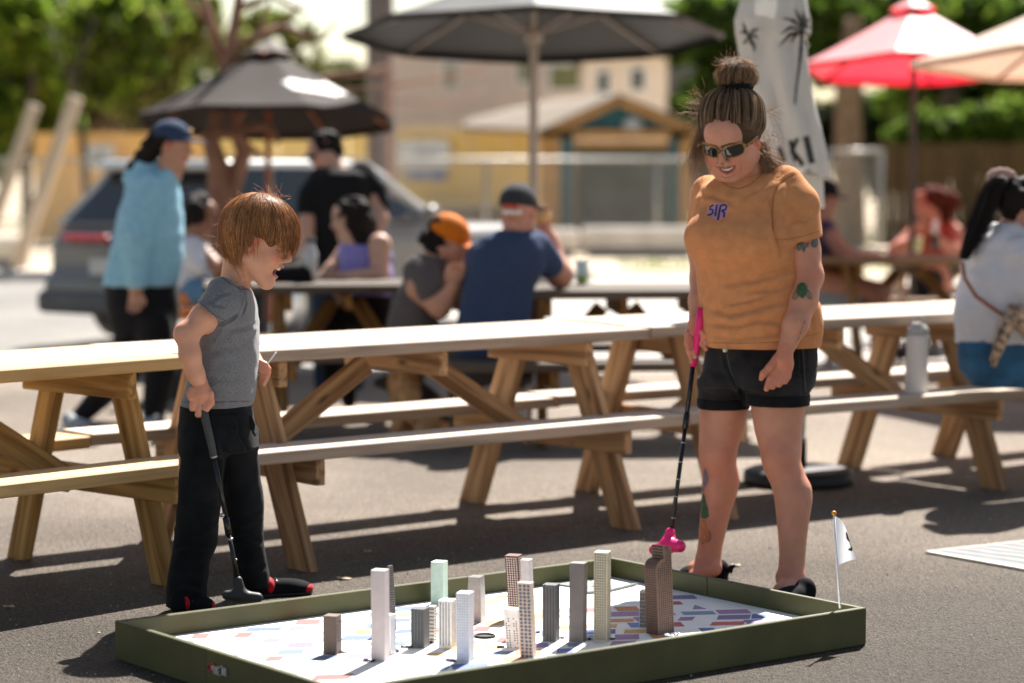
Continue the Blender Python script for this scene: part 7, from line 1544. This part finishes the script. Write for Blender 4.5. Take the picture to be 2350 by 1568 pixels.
building('pale_house', 'cream house with two narrow dark windows above the pavilion', 72, 1348, 1532, 130, M_stc2, [(1372, 1396, 165, 214), (1450, 1476, 158, 206)], roof=M_shg)
building('dark_house', 'dark slate townhouse right of the cream house', 78, 1535, 1640, 40, M_drk, [(1560, 1585, 70, 120), (1600, 1625, 70, 120)])
building('brick_house', 'rose-grey low house roofline seen over the tan hoarding', 70, 150, 560, 268, mat('rose brick', (.34, .24, .20), .9, .2, 2), [(300, 330, 280, 300)], roof=mat('rose shingles', (.36, .28, .25), .9))
# chain link fence
M_gal = mat('galvanised steel', (.36, .35, .33), .4, .1, 20, metal=.4)
def link_fence(label, x0, x1, Y, ht, pw_=3., low=.05, round_=False):
    a, b2 = W(x0, 400, Y)[0], W(x1, 400, Y)[0]; t = empty('chain_link_fence', ((a + b2) / 2, Y, 0), 0, label=label, cat='fence', group='chain link construction fencing'); n = max(1, round((b2 - a) / pw_)); st = (b2 - a) / n
    for i in range(n + 1): b_ = MB(); b_.tube([(a + st * i, Y, 0), (a + st * i, Y, ht)], .035, 8); b_.build('post', M_gal, t, True)
    for z in (ht, low + .03): b_ = MB(); b_.tube([(a, Y, z), (b2, Y, z)], .03, 8); b_.build('rail', M_gal, t, True)
    b_ = MB(); s0 = .11
    for k in range(int((b2 - a + ht) / s0)):
        for sg in (-1, 1):
            x = a + k * s0 if sg > 0 else b2 - k * s0
            # clip the diagonal to the panel
            p0 = V(x, Y, low); p1 = V(x - sg * (ht - low), Y, ht)
            if sg > 0:
                if p0[0] > b2: d = p0[0] - b2; p0 = V(b2, Y, low + d)
                if p1[0] < a: d = a - p1[0]; p1 = V(a, Y, ht - d)
            else:
                if p0[0] < a: d = a - p0[0]; p0 = V(a, Y, low + d)
                if p1[0] > b2: d = p1[0] - b2; p1 = V(b2, Y, ht - d)
            if p1[2] - p0[2] < .05: continue
            x_ = unit(p1 - p0); b_.box((p0 + p1) / 2 + V(0, .004 * sg, 0), (np.linalg.norm(p1 - p0) / 2, .004, .004), frame(x_))
    if b_.n: b_.build('wire_mesh', M_gal, t, kind='stuff')
    return t
link_fence('long chain link fence along the far kerb before the hoarding', -60, 1900, 39, 1.50); link_fence('taller chain link panel with a rounded frame before the brown fence', 1900, 2022, 36, 1.62, pw_=1.)
# pale barrier / jersey kerbs
for (x0, x1, Y, z, lb) in ((995, 1330, 37, .34, 'pale concrete barrier block behind the man in navy'), (1335, 1600, 37.3, .36, 'pale concrete barrier block left of the mustard tee'), (-40, 62, 33, .33, 'pale concrete barrier block at the left edge')):
    a, c = W(x0, 0, Y)[0], W(x1, 0, Y)[0]; t = empty('barrier', ((a + c) / 2, Y, 0), 0, label=lb, cat='barrier', group='concrete barrier blocks'); b_ = MB(); b_.box(V((a + c) / 2, Y, z / 2 + .1), ((c - a) / 2, .2, z / 2), bev=.06); b_.build('block', M_conc, t); b_ = MB(); b_.box(V((a + c) / 2, Y, .05), ((c - a) / 2 - .1, .25, .05)); b_.build('foot', mat('grey conduit'), t)
# grass and verge
sheet('verge', -24, -7.2, 28.9, 36, .006, M_grass, kind='structure'); sheet('verge', 6.2, 30, 30.5, 46, .004, mat('dry verge', (.22, .22, .08), .95, .4, 2), kind='structure')
def grass(name, label, x0, x1, y0, y1, n, h0, cols, seed):
    r_ = np.random.default_rng(seed); P = np.stack([r_.uniform(x0, x1, n), r_.uniform(y0, y1, n), np.zeros(n)], 1); a = r_.uniform(0, 6.28, n); H = h0 * r_.uniform(.4, 1.2, n); wd = .015 * r_.uniform(.6, 1.6, n)
    dx = np.stack([np.cos(a) * wd, np.sin(a) * wd, 0 * a], 1); tip = P + np.stack([np.cos(a + 1) * H * .4, np.sin(a + 1) * H * .4, H], 1)
    v = np.stack([P - dx, P + dx, tip], 1).reshape(-1, 3); f = np.arange(3 * n).reshape(-1, 3); c = np.repeat(np.array(cols)[r_.integers(len(cols), size=n)], 3, 0)
    link(qmesh(name, v, f, False, None, c), name, None, mat('leaf blades', attr=True, rough=.7, var=.2, trans=.4), kind='stuff', label=label)
GC = [(.10, .17, .025), (.16, .24, .04), (.20, .25, .06), (.07, .12, .02)]
grass('grass', 'bright grass strip along the street at the far left', -16, -7.4, 29, 35.5, 9000, .22, GC, 1); grass('grass', 'grass in front of the brown fence at the right', 6.5, 17, 31, 44, 11000, .20, GC + [(.3, .27, .12)], 2); grass('weeds', 'green weed tufts in the dry dirt beyond the kerb', 1.5, 5.2, 31.5, 35, 600, .10, GC, 3)
# brown board fence right
bf = empty('board_fence', W(2200, 480, 41), 0, label='dark brown vertical board fence at the right', cat='fence')
x = W(2012, 0, 41)[0]; i = 0
while x < W(2420, 0, 41)[0]:
    b_ = MB(); hz = (1.78 + .035 * i * .0 + rng.uniform(-.02, .02)) / 2; b_.box(V(0, 0, 0), (hz, .075, .012)); T = Matrix.Translation((x + .08, 41 + .01 * (i % 2), hz)) @ Matrix.Rotation(-math.pi / 2, 4, 'Y') @ Matrix.Rotation(math.pi / 2, 4, 'X'); link(b_.mesh('board'), 'board', bf, wood('brown fence board', (.13, .075, .035), (.07, .04, .02)), M=T); x += .16; i += 1
for z in (.4, 1.4): b_ = MB(); b_.box(V((W(2012, 0, 41)[0] + x) / 2, 41.05, z), ((x - W(2012, 0, 41)[0]) / 2, .02, .05)); b_.build('rail', M_bm, bf)
# ================================================================== trees
LEAF = [(.18, .28, .028), (.12, .20, .022), (.28, .38, .035), (.07, .12, .016), (.20, .25, .04)]
M_leaf = mat('tree leaf', attr=True, rough=.6, var=.2, vs=2, trans=.7, spec=.3); M_bark = mat('grey bark', (.06, .045, .035), .95, .35, 6, .8, 40); M_bark2 = mat('red brown bark', (.24, .12, .08), .9, .3, 6, .8, 40)
def crown(name, parent, blobs, n, size, cols, seed, m=M_leaf):
    r_ = np.random.default_rng(seed); tot = sum(b[1][0] * b[1][1] * b[1][2] for b in blobs); Vv, Cc = [], []
    for c, r in blobs:
        r = np.array(r); k = max(40, int(n * r.prod() / tot)); ncl = max(8, k // 22)
        d = r_.normal(0, 1, (ncl, 3)); d /= np.linalg.norm(d, axis=1)[:, None]; cc = np.array(c) + d * r * r_.uniform(.35, 1.05, (ncl, 1)) ** .8
        p = cc[r_.integers(ncl, size=k)] + r_.normal(0, .30, (k, 3)) * r.mean() * .42
        a = r_.normal(0, 1, (k, 3)); a /= np.linalg.norm(a, axis=1)[:, None]; b2 = np.cross(a, r_.normal(0, 1, (k, 3))); b2 /= np.linalg.norm(b2, axis=1)[:, None]; s_ = size * r_.uniform(.5, 1.3, (k, 1))
        Vv.append(np.stack([p - a * s_, p - b2 * s_ * .55, p + a * s_, p + b2 * s_ * .55], 1).reshape(-1, 3)); Cc.append(np.repeat(np.array(cols)[r_.integers(len(cols), size=k)] * r_.uniform(.75, 1.25, (k, 1)), 4, 0))
    v = np.concatenate(Vv); f = np.arange(len(v)).reshape(-1, 4); return link(qmesh(name, v, f, False, None, np.clip(np.concatenate(Cc), 0, 1)), name, parent, m)
def tree(label, x, Y, limbs, blobs, n, size=.11, cols=LEAF, bark=M_bark, r0=.2, seed=1, name='tree', group=None):
    """limbs and blobs given as photo pixels at depth Y(+d)"""
    q = Fig(Y); base = W(x, 500, Y); base[2] = 0; t = empty(name, base, 0, label=label, cat='tree', group=group)
    for i, (pts, rs) in enumerate(limbs): b_ = MB(); b_.tube([base if p is None else q.P(*p) for p in pts], rs, 9); b_.build('trunk' if i == 0 else 'limb', bark, t, True)
    bl = [(q.P(bx, by, d), (q.r(rx), q.r(rx) * .9, q.r(ry))) for bx, by, d, rx, ry in blobs]
    if bl: crown('crown', t, bl, n, size, cols, seed)
    return t
GT = 'green trees behind the street'
tree('dense green tree filling the upper left corner', 60, 48, [([None, (60, 300, 0), (80, 120, 0)], [.12, .11, .08]), ([(62, 300, 0), (10, 150, 0)], [.08, .04])], [(20, 60, 0, 110, 90), (130, 40, 1, 90, 80), (60, 190, 1, 110, 80), (-20, 300, 0, 90, 110), (130, 300, 1, 60, 60)], 11000, .14, seed=1, group=GT)
tree('tree with a forked dark trunk left of the black umbrella', 205, 44, [([None, (190, 320, 0), (165, 180, 0), (220, 40, 0)], [.08, .07, .06, .04]), ([(170, 200, 0), (110, 60, 0)], [.04, .03])], [(250, 60, 1, 110, 90), (330, 30, 2, 90, 70), (215, 170, 1.5, 80, 70), (300, 150, 2, 70, 60), (160, 110, 2, 50, 60)], 8500, .13, seed=2, cols=LEAF[1:] + [(.10, .09, .05)], group=GT)
tree('yellow-green tree rising behind the bare branches', 330, 52, [([None, (330, 200, 0)], [.25, .2])], [(360, 110, 0, 90, 90), (420, 40, 0, 80, 70), (330, 220, 0, 90, 50), (600, 60, 3, 70, 50), (520, 110, 2, 70, 50), (690, 110, 3, 50, 50)], 7500, .14, cols=[(.19, .24, .04), (.13, .17, .03), (.24, .25, .08), (.15, .12, .07)], seed=3, group=GT)
tree('brown shrubby thicket under the left trees', 250, 56, [], [(250, 240, 0, 140, 50), (120, 250, 0, 90, 60), (380, 240, 0, 100, 40)], 3500, .14, cols=[(.10, .07, .045), (.14, .10, .06), (.07, .06, .03)], seed=4, name='shrub')
q = 17.3
tree('bare tree with red-brown forked stems behind the black umbrella', 512, q, [([None, (505, 520, 0), (500, 380, 0), (475, 300, 0)], [.10, .09, .08, .05]), ([(512, 560, .05), (530, 430, .05), (560, 350, .1), (540, 300, .1), (520, 160, .2), (548, 0, .2), (556, -60, .2)], [.085, .075, .06, .05, .045, .035, .03]), ([(505, 400, 0), (490, 330, 0), (497, 220, .1), (520, 160, .1)], [.055, .05, .045, .04]), ([(520, 165, .2), (480, 40, .3), (455, -40, .3)], [.04, .03, .02]), ([(540, 300, .1), (620, 290, .2), (640, 330, .2)], [.05, .03, .02]), ([(475, 300, 0), (540, 310, .0), (600, 360, .1)], [.04, .03, .02]),
     ([(548, 20, .2), (620, -10, .5), (700, 30, .6)], [.03, .02, .01]), ([(530, 110, .2), (640, 60, .6), (740, 90, .8), (770, 50, .8)], [.03, .02, .015, .01]), ([(560, 250, .2), (700, 185, .6), (820, 165, .8), (900, 172, .8)], [.03, .024, .018, .010]), ([(700, 185, .6), (760, 210, .8), (880, 200, .8)], [.02, .014, .008]), ([(640, 60, .6), (690, 10, .6)], [.015, .008]), ([(490, 60, .3), (430, 0, .4), (400, -40, .4)], [.02, .012, .008]), ([(520, 160, .2), (590, 90, .4), (620, 0, .4)], [.02, .014, .01])], [], 0, bark=M_bark2, seed=5)
tree('leafless branchy tree before the taupe block', 893, 32.2, [([None, (893, 420, 0), (890, 200, 0), (905, 60, 0)], [.05, .045, .04, .03]), ([(890, 200, 0), (1010, 180, 0), (1100, 160, 0), (1180, 110, 0)], [.03, .025, .02, .01]), ([(893, 150, 0), (860, 160, 0), (790, 178, 0)], [.03, .02, .01]), ([(890, 230, 0), (1040, 240, 0), (1120, 200, 0)], [.02, .015, .008])], [], 0, bark=mat('pale red bark', (.36, .22, .17), .9, .2, 6), seed=6)
tree('mid green tree between the charcoal and white umbrellas', 1620, 44, [([None, (1618, 200, 0), (1620, 60, 0)], [.2, .16, .1])], [(1620, 40, 0, 90, 60), (1650, 150, 0, 70, 70), (1600, 230, 1, 60, 50), (1560, 90, 2, 50, 60)], 6000, .13, cols=[(.09, .16, .02), (.13, .20, .03), (.06, .10, .03)], seed=7, group=GT)
tree('tall tree with a thick brown trunk beside the red umbrella', 1950, 42, [([None, (1950, 420, 0), (1945, 200, 0), (1960, 40, 0)], [.33, .27, .22, .16]), ([(1946, 220, 0), (2030, 120, 0)], [.14, .08])], [(1930, 40, 1, 120, 70), (2050, 20, 2, 120, 60), (1900, 150, 1, 60, 60), (2000, 120, 2, 80, 50)], 8000, .13, cols=[(.08, .14, .02), (.11, .17, .022), (.045, .075, .012), (.15, .20, .03)], bark=mat('tan bark', (.24, .15, .09), .9, .3, 5), seed=8, group=GT)
tree('dark green tree at the top right corner', 2250, 47, [([None, (2180, 250, 0), (2200, 60, 0)], [.25, .2, .1]), ([(2150, 480, 0), (2170, 300, 0)], [.2, .15])], [(2230, 60, 0, 140, 80), (2330, 150, 0, 100, 90), (2150, 190, 1, 100, 70), (2260, 230, 1, 110, 60), (2380, 40, 0, 80, 80), (2060, 230, 2, 70, 50)], 11000, .13, cols=[(.08, .14, .02), (.04, .07, .012), (.11, .17, .022), (.12, .18, .02)], seed=9, group=GT)
tree('bright leafy bush above the brown board fence', 2200, 44, [], [(2150, 300, 0, 60, 50), (2230, 300, 0, 70, 50), (2310, 290, 0, 70, 60), (2080, 310, 0, 45, 35), (2370, 300, 0, 50, 60)], 6500, .10, cols=[(.16, .24, .025), (.09, .16, .02), (.20, .28, .05), (.05, .09, .015)], seed=10, name='bush')
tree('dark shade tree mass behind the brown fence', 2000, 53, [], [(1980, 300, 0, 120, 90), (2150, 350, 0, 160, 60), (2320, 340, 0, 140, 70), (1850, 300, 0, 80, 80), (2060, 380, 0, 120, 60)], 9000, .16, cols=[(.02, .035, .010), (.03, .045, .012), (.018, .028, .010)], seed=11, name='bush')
tree('distant leafy tree behind the rooftops on the left', -60, 60, [([None, (-60, 300, 0)], [.3, .2])], [(-60, 100, 0, 140, 120), (80, 120, 5, 140, 110), (230, 130, 5, 130, 90), (420, 150, 6, 110, 70)], 10000, .17, cols=[(.05, .09, .02), (.08, .12, .03), (.10, .15, .03)], seed=12, group=GT)
tree('pale grey-green tree beside the utility pole top', 760, 64, [([None, (760, 200, 0)], [.25, .15])], [(760, 180, 0, 60, 50), (830, 200, 0, 50, 40), (700, 200, 0, 60, 40)], 1800, .16, cols=[(.16, .17, .08), (.12, .14, .06)], seed=13, group=GT)
